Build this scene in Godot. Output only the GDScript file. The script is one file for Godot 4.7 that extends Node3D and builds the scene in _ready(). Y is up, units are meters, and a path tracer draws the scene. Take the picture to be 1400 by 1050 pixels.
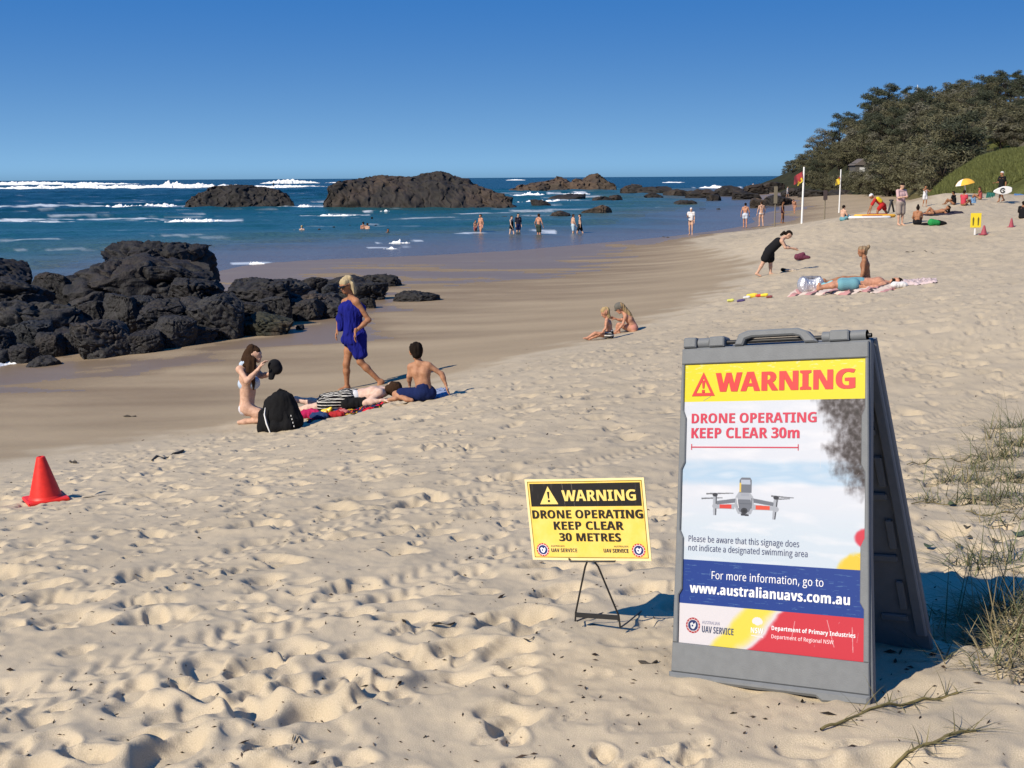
extends Node3D

# ------------------------------------------------------------------ camera model: pixel (1400 x 1050) -> direction
const FOCAL := 1650.0
const EYE := Vector3(0, 3.85, 0)
var cam_right := Vector3.RIGHT
var cam_up := Vector3.UP
var cam_fwd := Vector3.FORWARD

var rng := RandomNumberGenerator.new()
var M := {}
var taken := {}


func ray(px: float, py: float) -> Vector3:
	return cam_right * ((px - 700.0) / FOCAL) - cam_up * ((py - 525.0) / FOCAL) + cam_fwd


## the point that pixel sees at a horizontal distance (along -z) of dist metres
func pd(px: float, py: float, dist: float) -> Vector3:
	var d := ray(px, py)
	return EYE + d * (dist / -d.z)


## the point that pixel sees at a height
func ph(px: float, py: float, h: float) -> Vector3:
	var d := ray(px, py)
	return EYE + d * ((h - EYE.y) / d.y)


## the point of the sand that pixel sees
func gp(px: float, py: float, detail := true) -> Vector3:
	var d := ray(px, py)
	var t := 1.5
	var last := t
	while t < 420.0:
		var p := EYE + d * t
		if p.y < (sand_y(p.x, p.z) if detail else gy(p.x, p.z)):
			break
		last = t
		t *= 1.01
	for k in 12:
		var m := (t + last) * 0.5
		var p := EYE + d * m
		if p.y < (sand_y(p.x, p.z) if detail else gy(p.x, p.z)):
			t = m
		else:
			last = m
	return EYE + d * t


# ------------------------------------------------------------------ names, things, meshes
func numbered(called: String) -> String:
	var n: int = taken.get(called, 0)
	taken[called] = n + 1
	return called if n == 0 else "%s_%03d" % [called, n]


func meta(o: Node, label: String, category: String, group := "", kind := "") -> Node:
	if label:
		o.set_meta("label", label)
	if category:
		o.set_meta("category", category)
	if group:
		o.set_meta("group", group)
	if kind:
		o.set_meta("kind", kind)
	return o


func thing(called: String, label: String, category: String, at: Vector3, group := "") -> Node3D:
	var o := Node3D.new()
	o.name = numbered(called)
	add_child(o)
	o.position = at
	meta(o, label, category, group)
	return o


func structure(called: String, mesh: Mesh, m: Material) -> MeshInstance3D:
	var o := MeshInstance3D.new()
	o.name = numbered(called)
	o.mesh = mesh
	o.material_override = m
	add_child(o)
	o.set_meta("kind", "structure")
	return o


func part(called: String, mesh: Mesh, m: Material, parent: Node, at := Vector3.ZERO, turn := Vector3.ZERO) -> MeshInstance3D:
	var o := MeshInstance3D.new()
	o.name = called
	o.mesh = mesh
	o.material_override = m
	parent.add_child(o, true)
	o.position = at
	o.rotation = turn
	return o


func buf() -> Dictionary:
	return {"v": PackedVector3Array(), "n": PackedVector3Array(), "i": PackedInt32Array(), "c": PackedColorArray(), "u": PackedVector2Array()}


func to_mesh(b: Dictionary) -> ArrayMesh:
	var a := []
	a.resize(Mesh.ARRAY_MAX)
	a[Mesh.ARRAY_VERTEX] = b.v
	if b.n.size() == b.v.size():
		a[Mesh.ARRAY_NORMAL] = b.n
	if b.c.size() == b.v.size():
		a[Mesh.ARRAY_COLOR] = b.c
	if b.u.size() == b.v.size():
		a[Mesh.ARRAY_TEX_UV] = b.u
	a[Mesh.ARRAY_INDEX] = b.i
	var m := ArrayMesh.new()
	m.add_surface_from_arrays(Mesh.PRIMITIVE_TRIANGLES, a)
	return m


## flat-shaded triangle, seen from the side where a, b, c run clockwise
func tri(b: Dictionary, p: Vector3, q: Vector3, r: Vector3, c := Color.WHITE) -> void:
	var n := (r - p).cross(q - p).normalized()
	var k: int = b.v.size()
	for x in [p, q, r]:
		b.v.append(x)
		b.n.append(n)
		b.c.append(c)
	b.i.append_array([k, k + 1, k + 2])


func quad(b: Dictionary, p: Vector3, q: Vector3, r: Vector3, s: Vector3, c := Color.WHITE) -> void:
	tri(b, p, q, r, c)
	tri(b, p, r, s, c)


## box with chamfered edges, centred at o
func box(b: Dictionary, o: Vector3, size: Vector3, ch := 0.0, basis := Basis(), c := Color.WHITE) -> void:
	var h := size * 0.5
	ch = minf(ch, minf(h.x, minf(h.y, h.z)) * 0.9)
	var axes := [Vector3.RIGHT, Vector3.UP, Vector3.BACK]
	var P := func(v: Vector3) -> Vector3: return o + basis * v
	for ax in 3:
		var a: Vector3 = axes[ax]
		var u: Vector3 = axes[(ax + 1) % 3]
		var w: Vector3 = axes[(ax + 2) % 3]
		var hu: float = h[(ax + 1) % 3] - ch
		var hw: float = h[(ax + 2) % 3] - ch
		for s in [-1.0, 1.0]:
			var k: Vector3 = a * (h[ax] * s)
			var e: float = hu * s
			quad(b, P.call(k - u * e - w * hw), P.call(k - u * e + w * hw), P.call(k + u * e + w * hw), P.call(k + u * e - w * hw), c)
		if ch > 0.0:
			for su in [-1.0, 1.0]:
				for sw in [-1.0, 1.0]:
					var la: float = h[ax] - ch
					var p1: Vector3 = u * (h[(ax + 1) % 3] * su) + w * (hw * sw)
					var p2: Vector3 = u * (hu * su) + w * (h[(ax + 2) % 3] * sw)
					if su * sw > 0:
						quad(b, P.call(p1 - a * la), P.call(p2 - a * la), P.call(p2 + a * la), P.call(p1 + a * la), c)
					else:
						quad(b, P.call(p2 - a * la), P.call(p1 - a * la), P.call(p1 + a * la), P.call(p2 + a * la), c)


## round tube through points; radii may vary
func tube(b: Dictionary, pts: PackedVector3Array, radii, sides := 8, c := Color.WHITE, cap := true) -> void:
	var n := pts.size()
	var base: int = b.v.size()
	var prev := Vector3.UP
	for i in n:
		var t := (pts[mini(i + 1, n - 1)] - pts[maxi(i - 1, 0)]).normalized()
		var s := t.cross(prev)
		if s.length() < 0.05:
			s = t.cross(Vector3.RIGHT if absf(t.x) < 0.8 else Vector3.BACK)
		s = s.normalized()
		var w := s.cross(t).normalized()
		prev = w
		var r: float = radii[i] if radii is Array or radii is PackedFloat32Array else radii
		for k in sides:
			var a := TAU * k / sides
			var d := s * cos(a) + w * sin(a)
			b.v.append(pts[i] + d * r)
			b.n.append(d)
			b.c.append(c)
	for i in n - 1:
		for k in sides:
			var p := base + i * sides + k
			var q := base + i * sides + (k + 1) % sides
			b.i.append_array([p, q, p + sides, q, q + sides, p + sides])
	if cap:
		for e in [0, n - 1]:
			var k0: int = b.v.size()
			var t := (pts[1] - pts[0]).normalized() * -1.0 if e == 0 else (pts[n - 1] - pts[n - 2]).normalized()
			b.v.append(pts[e])
			b.n.append(t)
			b.c.append(c)
			for k in sides:
				b.v.append(b.v[base + e * sides + k])
				b.n.append(t)
				b.c.append(c)
			for k in sides:
				if e == 0:
					b.i.append_array([k0, k0 + 1 + k, k0 + 1 + (k + 1) % sides])
				else:
					b.i.append_array([k0, k0 + 1 + (k + 1) % sides, k0 + 1 + k])


## solid of revolution about y: profile of (radius, height)
func lathe(b: Dictionary, prof: PackedVector2Array, sides := 24, c := Color.WHITE, o := Vector3.ZERO) -> void:
	for i in prof.size() - 1:
		var d := prof[i + 1] - prof[i]
		if d.length() < 1e-6:
			continue
		var nn := Vector2(d.y, -d.x).normalized()
		var base: int = b.v.size()
		for k in sides + 1:
			var a := TAU * k / sides
			var e := Vector3(cos(a), 0, sin(a))
			for q in [prof[i], prof[i + 1]]:
				b.v.append(o + e * q.x + Vector3(0, q.y, 0))
				b.n.append((e * nn.x + Vector3(0, nn.y, 0)).normalized())
				b.c.append(c)
		for k in sides:
			var p := base + k * 2
			b.i.append_array([p, p + 2, p + 1, p + 1, p + 2, p + 3])


## outline in the xy plane (counter-clockwise) given thickness from z0 (back) to z1 (front), edges chamfered by ch
func slab(b: Dictionary, poly: PackedVector2Array, z0: float, z1: float, ch := 0.0, c := Color.WHITE) -> void:
	var area := 0.0
	for i in poly.size():
		area += poly[i].cross(poly[(i + 1) % poly.size()])
	if area < 0.0:
		poly = poly.duplicate()
		poly.reverse()
	var n := poly.size()
	var ins := PackedVector2Array()
	for i in n:
		var a := (poly[i] - poly[(i + n - 1) % n]).normalized()
		var d := (poly[(i + 1) % n] - poly[i]).normalized()
		var m := (Vector2(-a.y, a.x) + Vector2(-d.y, d.x))
		m = m.normalized() / maxf(0.4, m.normalized().dot(Vector2(-a.y, a.x))) if m.length() > 0.01 else Vector2.ZERO
		ins.append(poly[i] + m * ch)
	var V := func(p: Vector2, z: float) -> Vector3: return Vector3(p.x, p.y, z)
	var t := Geometry2D.triangulate_polygon(ins)
	for k in range(0, t.size(), 3):
		var p0 := ins[t[k]]
		var p1 := ins[t[k + 1]]
		var p2 := ins[t[k + 2]]
		if (p1 - p0).cross(p2 - p0) > 0:
			var s := p1
			p1 = p2
			p2 = s
		tri(b, V.call(p0, z1), V.call(p1, z1), V.call(p2, z1), c)
		tri(b, V.call(p0, z0), V.call(p2, z0), V.call(p1, z0), c)
	for i in n:
		var j := (i + 1) % n
		if ch > 0:
			quad(b, V.call(poly[i], z1 - ch), V.call(ins[i], z1), V.call(ins[j], z1), V.call(poly[j], z1 - ch), c)
			quad(b, V.call(ins[i], z0), V.call(poly[i], z0 + ch), V.call(poly[j], z0 + ch), V.call(ins[j], z0), c)
		quad(b, V.call(poly[i], z0 + ch), V.call(poly[i], z1 - ch), V.call(poly[j], z1 - ch), V.call(poly[j], z0 + ch), c)


# ------------------------------------------------------------------ materials
func lin(r: float, g: float, b: float) -> Color:
	return Color(r, g, b).linear_to_srgb()


func mat(r: float, g: float, b: float, rough := 0.8, spec := 0.5, metal := 0.0) -> StandardMaterial3D:
	var m := StandardMaterial3D.new()
	m.albedo_color = lin(r, g, b)
	m.roughness = rough
	m.metallic_specular = spec
	m.metallic = metal
	m.cull_mode = BaseMaterial3D.CULL_DISABLED
	return m


func vmat(rough := 0.9, spec := 0.5) -> StandardMaterial3D:
	var m := mat(1, 1, 1, rough, spec)
	m.vertex_color_use_as_albedo = true
	return m


func noise(freq: float, sd: int, oct := 4, kind := FastNoiseLite.TYPE_SIMPLEX_SMOOTH) -> FastNoiseLite:
	var n := FastNoiseLite.new()
	n.noise_type = kind
	n.frequency = freq
	n.seed = sd
	n.fractal_type = FastNoiseLite.FRACTAL_FBM
	n.fractal_octaves = oct
	return n


func noise_tex(freq: float, sd: int, lo: Color, hi: Color, oct := 4, size := 512, normal := false, bump := 4.0) -> NoiseTexture2D:
	var t := NoiseTexture2D.new()
	t.width = size
	t.height = size
	t.seamless = true
	t.noise = noise(freq, sd, oct)
	if normal:
		t.as_normal_map = true
		t.bump_strength = bump
	else:
		var g := Gradient.new()
		g.set_color(0, lo)
		g.set_color(1, hi)
		t.color_ramp = g
	return t


func triplanar(m: StandardMaterial3D, scale: float, world := true) -> StandardMaterial3D:
	m.uv1_triplanar = true
	m.uv1_world_triplanar = world
	m.uv1_scale = Vector3.ONE * scale
	m.uv1_triplanar_sharpness = 3.0
	return m


## cloth: weave relief and slightly uneven dye
func cloth(r: float, g: float, b: float) -> StandardMaterial3D:
	var m := mat(r, g, b, 0.95, 0.25)
	m.albedo_texture = M.cloth_tone
	m.normal_enabled = true
	m.normal_texture = M.cloth_relief
	m.normal_scale = 0.5
	return triplanar(m, 4.0, false)


func skin(r: float, g: float, b: float) -> StandardMaterial3D:
	var m := mat(r, g, b, 0.65, 0.32)
	m.albedo_texture = M.skin_tone
	return triplanar(m, 2.0, false)


# ------------------------------------------------------------------ the lie of the sand: a thin-plate surface through surveyed points
var ctrl_u := PackedFloat64Array()
var ctrl_v := PackedFloat64Array()
var ctrl_s := PackedFloat64Array()
const GT := 190
const GR := 170
const TH0 := -1.5
const TH1 := 1.5
const LR0 := 0.0
const LR1 := 6.05
var grid_h := PackedFloat32Array()
var grid_dry := PackedFloat32Array()
var dry_poly := PackedVector2Array()
var buckets := {}
var track_at := Vector2(-1.0, -6.6)
var track_to := Vector2(0.66, -0.75)
var prints: Array[PackedFloat32Array] = []
var n_lump := noise(0.9, 3, 3)
var n_fine := noise(3.4, 4, 4)
var n_far := noise(0.35, 5, 3)
var n_edge := noise(0.5, 6, 3)


func warp(x: float, z: float) -> Vector2:
	var r := sqrt(x * x + (z - 6.0) * (z - 6.0)) + 1e-6
	var k := log(1.0 + r / 8.0) / r
	return Vector2(x * k, (z - 6.0) * k)


func phi(r2: float) -> float:
	return 0.5 * r2 * log(r2) if r2 > 1e-9 else 0.0


func solve_plate(pts: Array) -> Array:
	var n := pts.size()
	var u := PackedFloat64Array()
	var v := PackedFloat64Array()
	for p in pts:
		var w := warp(p.x, p.z)
		u.append(w.x)
		v.append(w.y)
	var N := n + 3
	var A: Array[PackedFloat64Array] = []
	for i in N:
		var row := PackedFloat64Array()
		row.resize(N + 1)
		if i < n:
			for j in n:
				row[j] = phi((u[i] - u[j]) ** 2 + (v[i] - v[j]) ** 2) + (1e-4 if i == j else 0.0)
			row[n] = 1
			row[n + 1] = u[i]
			row[n + 2] = v[i]
			row[N] = pts[i].y
		else:
			for j in n:
				row[j] = [1.0, u[j], v[j]][i - n]
		A.append(row)
	for c in N:
		var best := c
		for r in range(c + 1, N):
			if absf(A[r][c]) > absf(A[best][c]):
				best = r
		var tmp := A[c]
		A[c] = A[best]
		A[best] = tmp
		for r in range(c + 1, N):
			var k := A[r][c] / A[c][c]
			if k != 0.0:
				for j in range(c, N + 1):
					A[r][j] -= k * A[c][j]
	var s := PackedFloat64Array()
	s.resize(N)
	for i in range(N - 1, -1, -1):
		var x := A[i][N]
		for j in range(i + 1, N):
			x -= A[i][j] * s[j]
		s[i] = x / A[i][i]
	return [u, v, s]


func plate(p: Array, x: float, z: float) -> float:
	var u: PackedFloat64Array = p[0]
	var v: PackedFloat64Array = p[1]
	var s: PackedFloat64Array = p[2]
	var w := warp(x, z)
	var n := u.size()
	var h := s[n] + s[n + 1] * w.x + s[n + 2] * w.y
	for i in n:
		var dx := w.x - u[i]
		var dy := w.y - v[i]
		var r2 := dx * dx + dy * dy
		if r2 > 1e-9:
			h += s[i] * 0.5 * r2 * log(r2)
	return h


func polar(x: float, z: float) -> Vector2:
	var th := clampf((atan2(x, -z) - TH0) / (TH1 - TH0) * (GT - 1), 0.0, GT - 1.001)
	var lr := clampf((0.5 * log(x * x + z * z + 1e-9) - LR0) / (LR1 - LR0) * (GR - 1), 0.0, GR - 1.001)
	return Vector2(th, lr)


func sample(g: PackedFloat32Array, q: Vector2) -> float:
	var i := int(q.y)
	var j := int(q.x)
	var fy := q.y - i
	var fx := q.x - j
	var k := i * GT + j
	return lerpf(lerpf(g[k], g[k + 1], fx), lerpf(g[k + GT], g[k + GT + 1], fx), fy)


## height of the sand without its small relief
func gy(x: float, z: float) -> float:
	return sample(grid_h, polar(x, z))


## metres inside the dry, trodden sand (negative: on the tide-smoothed sand)
func dry_at(x: float, z: float) -> float:
	return sample(grid_dry, polar(x, z))


func survey() -> void:
	var pts: Array[Vector3] = []
	for x in [-4.0, 0.0, 4.0, 8.0]:
		for z in [2.0, -4.0]:
			pts.append(Vector3(x, 2.29 + 0.059 * (x - 0.8) + 0.09 * (z + 3.55), z))
	for q in [[4.2, -10.0], [0.0, -9.0]]:
		pts.append(Vector3(q[0], 2.29 + 0.059 * (q[0] - 0.8) + 0.09 * (q[1] + 3.55), q[1]))
	pts.append(Vector3(-3.1, 1.6, -7.9))
	for a in [[345, 580, 0.79], [385, 592, 0.95], [575, 548, 1.19], [495, 530, 0.66], [20, 500, 0.08], [0, 560, 0.4], [0, 622, 0.78], [100, 640, 1.05], [200, 490, 0.25], [400, 450, 0.35], [340, 358, -0.05], [600, 350, 0.03], [800, 335, 0.03], [950, 322, 0.12], [560, 385, 0.2], [600, 410, 0.35], [840, 462, 0.97], [730, 490, 1.05], [1050, 378, 1.0], [1185, 392, 1.59], [1232, 307, 1.92], [1333, 322, 1.9], [1372, 277, 2.5], [1018, 312, 0.1], [1000, 345, 0.75], [1155, 302, 1.95], [1300, 282, 2.4], [1090, 303, 0.3], [980, 298, -0.12], [1050, 285, -0.1], [1200, 292, 1.95], [1295, 265, 2.9], [1100, 268, 0.3], [1000, 270, -0.1], [500, 320, -1.2], [200, 330, -1.5], [1180, 266, 1.0], [1330, 430, 2.1], [1390, 300, 2.3]]:
		pts.append(ph(a[0], a[1], a[2]))
	var p := solve_plate(pts)
	grid_h.resize(GT * GR)
	grid_dry.resize(GT * GR)
	for i in GR:
		var r := exp(LR0 + (LR1 - LR0) * i / (GR - 1.0))
		for j in GT:
			var th := TH0 + (TH1 - TH0) * j / (GT - 1.0)
			var x := r * sin(th)
			var z := -r * cos(th)
			grid_h[i * GT + j] = maxf(plate(p, x, z), -3.0)
	for a in [[-260, 690], [0, 634], [150, 606], [330, 577], [430, 556], [530, 536], [620, 514], [700, 492], [760, 478], [880, 440], [960, 408], [1005, 385], [1025, 365], [1002, 349], [960, 337], [940, 329], [1000, 317], [1090, 306], [1150, 297], [1200, 286], [1262, 273]]:
		var q := gp(a[0], a[1], false)
		dry_poly.append(Vector2(q.x, q.z))
	dry_poly.append_array([Vector2(90, -110), Vector2(120, 30), Vector2(-40, 30), Vector2(-40, -4)])
	for i in GR:
		var r := exp(LR0 + (LR1 - LR0) * i / (GR - 1.0))
		for j in GT:
			var th := TH0 + (TH1 - TH0) * j / (GT - 1.0)
			var q := Vector2(r * sin(th), -r * cos(th))
			var d := 1e9
			for k in 21:
				d = minf(d, q.distance_squared_to(Geometry2D.get_closest_point_to_segment(q, dry_poly[k], dry_poly[k + 1])))
			grid_dry[i * GT + j] = sqrt(d) * (1.0 if Geometry2D.is_point_in_polygon(q, dry_poly) else -1.0)


## footprints: hollows with a thrown-up rim
func tread() -> void:
	rng.seed = 11
	var ways := [0.35, -0.5, 1.2, 2.4]
	for n in 7000:
		var r := 2.2 + 24.0 * pow(rng.randf(), 0.85)
		var th := rng.randf_range(-0.62, 0.62)
		var x := r * sin(th)
		var z := -r * cos(th)
		if dry_at(x, z) < 0.25 or n_edge.get_noise_2d(x * 0.5 + 30.0, z * 0.5) < rng.randf_range(-0.6, 0.0):
			continue
		var a: float = ways[rng.randi() % 4] + rng.randfn(0, 0.4)
		var big := rng.randf()
		var L := rng.randf_range(0.045, 0.115) + 0.10 * pow(big, 5.0)
		var W := L * rng.randf_range(0.45, 0.85)
		var dp := rng.randf_range(0.010, 0.034) * (0.5 + 0.8 * big)
		if absf(x - 0.8) < 0.75 and absf(z + 3.75) < 0.65:
			dp *= 0.25
		dp *= clampf(dry_at(x, z) / 1.5, 0.3, 1.0)
		var k := prints.size()
		prints.append(PackedFloat32Array([x, z, cos(a), sin(a), L, W, dp, rng.randf_range(-0.6, 0.6)]))
		var R := L * 1.8
		for bx in range(floori((x - R) * 2), floori((x + R) * 2) + 1):
			for bz in range(floori((z - R) * 2), floori((z + R) * 2) + 1):
				var key := Vector2i(bx, bz)
				if not buckets.has(key):
					buckets[key] = PackedInt32Array()
				buckets[key].append(k)


## the tread marks of a beach buggy: two bands of fine ridges
func tracks(x: float, z: float) -> float:
	var t := 0.0
	for w in 2:
		var d := (x - track_at.x) * track_to.y - (z - track_at.y) * track_to.x + 1.35 * w
		if absf(d) < 0.17:
			var a := (x - track_at.x) * track_to.x + (z - track_at.y) * track_to.y
			t += (0.005 * sin(a * 70.0 + 2.5 * sin(d * 30.0)) - 0.010) * smoothstep(0.17, 0.12, absf(d))
	return t


func relief(x: float, z: float, dry: float) -> float:
	var wob := n_edge.get_noise_2d(x, z)
	var d := clampf((dry + wob * 0.6) / 1.4 + 0.1, 0.0, 1.0)
	var r2 := x * x + z * z
	if d <= 0.0:
		return n_fine.get_noise_2d(x * 0.25, z * 0.8) * 0.006
	var h := n_lump.get_noise_2d(x, z) * 0.024 + n_fine.get_noise_2d(x, z) * 0.012
	h += (0.5 - absf(n_lump.get_noise_2d(x * 1.9 + 40.0, z * 1.9))) * 0.010 + tracks(x, z)
	if r2 > 260.0:
		var f2 := clampf((r2 - 260.0) / 500.0, 0.0, 1.0)
		h += (n_far.get_noise_2d(x * 2.4, z * 2.4) * 0.06 + (0.35 - absf(n_lump.get_noise_2d(x * 1.3 + 9.0, z * 1.3))) * 0.075) * f2
	if r2 < 640.0:
		var key := Vector2i(floori(x * 2), floori(z * 2))
		if buckets.has(key):
			var list: PackedInt32Array = buckets[key]
			for k in list:
				var f := prints[k]
				var dx := x - f[0]
				var dz := z - f[1]
				var u := (dx * f[2] + dz * f[3]) / f[4]
				var v := (dz * f[2] - dx * f[3]) / f[5]
				var q := u * u + v * v
				if q < 3.2:
					var s := sqrt(q)
					if s < 1.05:
						h -= f[6] * (1.0 - smoothstep(0.62, 1.03, s)) * (1.0 + f[7] * u)
					h += f[6] * 0.24 * exp(-((s - 1.2) / 0.26) ** 2)
	return h * d + wob * 0.01


func sand_y(x: float, z: float) -> float:
	var q := polar(x, z)
	return sample(grid_h, q) + relief(x, z, sample(grid_dry, q))


func on_sand(x: float, z: float, dy := 0.0) -> Vector3:
	return Vector3(x, sand_y(x, z) + dy, z)


func spread(lo: float, hi: float, ratio: float) -> PackedFloat32Array:
	var a := PackedFloat32Array()
	while lo < hi:
		a.append(lo)
		lo *= 1.0 + ratio
	return a


func build_sand() -> void:
	var rows := spread(1.2, 14.0, 0.0052)
	rows.append_array(spread(14.0, 62.0, 0.009))
	rows.append_array(spread(62.0, 340.0, 0.022))
	var cols := PackedFloat32Array()
	for k in 34:
		cols.append(-1.45 + (1.45 - 0.47) * k / 34.0)
	for k in 690:
		cols.append(-0.47 + 0.94 * k / 690.0)
	for k in 35:
		cols.append(0.47 + (1.45 - 0.47) * k / 34.0)
	var nr := rows.size()
	var nc := cols.size()
	var V := PackedVector3Array()
	var N := PackedVector3Array()
	var C := PackedColorArray()
	V.resize(nr * nc)
	N.resize(nr * nc)
	C.resize(nr * nc)
	var wet_of := PackedFloat32Array()
	wet_of.resize(nr * nc)
	var dry_c := Vector3(0.56, 0.472, 0.342)
	var damp_c := Vector3(0.425, 0.335, 0.222)
	var wet_c := Vector3(0.265, 0.196, 0.13)
	var n_streak := noise(0.22, 21, 4)
	var n_tone := noise(0.7, 22, 4)
	var n_big := noise(0.09, 23, 3)
	var stream := PackedVector2Array()
	for a in [[200, 505], [300, 478], [420, 462], [462, 440], [478, 415], [515, 398]]:
		var q := gp(a[0], a[1], false)
		stream.append(Vector2(q.x, q.z))
	for i in nr:
		var r := rows[i]
		for j in nc:
			var th := cols[j]
			var x := r * sin(th)
			var z := -r * cos(th)
			var q := polar(x, z)
			var dry := sample(grid_dry, q)
			var g := sample(grid_h, q)
			var y := g + relief(x, z, dry)
			var k := i * nc + j
			V[k] = Vector3(x, y, z)
			# colour of the sand itself: bleached and dry, damp, or soaked
			var st := n_streak.get_noise_2d(x * 0.5 + z * 0.35, z * 2.2 - x * 0.5)
			var d := smoothstep(-0.7, 0.5, dry + n_tone.get_noise_2d(x, z) * 0.9 + st * 0.9)
			var big := n_big.get_noise_2d(x, z)
			var wet := smoothstep(0.62, 0.06, g + st * 0.28 + big * 0.12) * (1.0 - d)
			if r > 14.0 and r < 60.0 and x < 3.0:
				var p2 := Vector2(x, z)
				var sd := 1e9
				for e in 5:
					sd = minf(sd, p2.distance_squared_to(Geometry2D.get_closest_point_to_segment(p2, stream[e], stream[e + 1])))
				sd = sqrt(sd)
				wet = maxf(wet, smoothstep(2.2, 0.3, sd + st * 1.8 + big * 1.2) * (1.0 - d))
			wet_of[k] = wet
			var c := damp_c.lerp(wet_c, wet) * (1.0 + 0.17 * st * (1.0 - wet))
			c = c.lerp(dry_c * (1.0 + 0.10 * n_tone.get_noise_2d(x * 2.0, z * 2.0) + 0.12 * big), d)
			C[k] = Color(c.x, c.y, c.z)
	for i in nr:
		for j in nc:
			var k := i * nc + j
			var du := V[i * nc + mini(j + 1, nc - 1)] - V[i * nc + maxi(j - 1, 0)]
			var dv := V[mini(i + 1, nr - 1) * nc + j] - V[maxi(i - 1, 0) * nc + j]
			N[k] = du.cross(dv).normalized()
			if N[k].y < 0:
				N[k] = -N[k]
	var dry_i := PackedInt32Array()
	var wet_i := PackedInt32Array()
	for i in nr - 1:
		for j in nc - 1:
			var k := i * nc + j
			if V[k].y < -0.75 and V[k + nc].y < -0.75 and rows[i] > 20.0:
				continue
			var t := PackedInt32Array([k, k + nc, k + 1, k + 1, k + nc, k + nc + 1])
			if wet_of[k] + wet_of[k + 1] + wet_of[k + nc] + wet_of[k + nc + 1] > 3.3:
				wet_i.append_array(t)
			else:
				dry_i.append_array(t)
	for w in 2:
		var idx: PackedInt32Array = [dry_i, wet_i][w]
		var map := PackedInt32Array()
		map.resize(nr * nc)
		map.fill(-1)
		var b := buf()
		var v := PackedVector3Array()
		var n := PackedVector3Array()
		var c := PackedColorArray()
		var ii := PackedInt32Array()
		ii.resize(idx.size())
		for e in idx.size():
			var k := idx[e]
			if map[k] < 0:
				map[k] = v.size()
				v.append(V[k])
				n.append(N[k])
				c.append(C[k])
			ii[e] = map[k]
		b.v = v
		b.n = n
		b.c = c
		b.i = ii
		structure("beach_sand" if w == 0 else "wet_sand", to_mesh(b), M.sand if w == 0 else M.wet_sand)


# ------------------------------------------------------------------ the sea
# breaking waves: [x0, x1, base y, crest y at the middle, ragged, tail metres]
const BREAKERS := [
[-120, 485, 257.5, 248.5, 0.35, 9.0], [-90, 200, 253, 246.5, 0.5, 14.0], [215, 262, 256, 245.0, 0.7, 5.0], [355, 440, 251, 243.5, 0.5, 6.0], [-30, 90, 251, 246.5, 0.5, 14.0], [440, 560, 250, 245.5, 0.5, 8.0],
	[18, 140, 283.5, 279, 0.5, 4.0], [110, 262, 285.5, 276.5, 0.8, 4.0], [205, 250, 283, 274.5, 0.7, 2.5],
	[-20, 92, 304.5, 300.5, 0.5, 3.0], [128, 208, 301.5, 296.5, 0.6, 2.5], [216, 322, 303.5, 295.5, 0.7, 2.5], [34, 92, 335, 329.5, 0.6, 1.2],
	[395, 445, 285, 277, 0.8, 3.0], [424, 496, 296.5, 289, 0.7, 2.2], [510, 540, 290, 285, 0.7, 2.0], [528, 566, 333, 325, 0.9, 1.0], [518, 552, 340, 335, 0.8, 0.8], [332, 372, 361, 353, 0.9, 0.8],
	[690, 812, 277.5, 271, 0.8, 4.0], [696, 760, 268, 261.5, 0.8, 6.0], [760, 812, 266, 262, 0.7, 6.0], [832, 858, 272, 266, 0.8, 3.0], [838, 902, 286.5, 283.5, 0.5, 2.0], [955, 1000, 257, 252, 0.7, 8.0], [900, 940, 250, 247.5, 0.5, 8.0],
	[636, 658, 322.5, 319.5, 0.6, 0.7], [692, 720, 319.5, 316.5, 0.6, 0.7], [722, 748, 319.5, 315.5, 0.6, 0.7], [640, 662, 296, 293, 0.6, 1.0], [574, 604, 284.5, 281.5, 0.6, 2.0], [1010, 1045, 255, 252, 0.5, 5.0], [690, 720, 246.5, 244.5, 0.4, 10.0],
]
var breaker_z := {}


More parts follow.
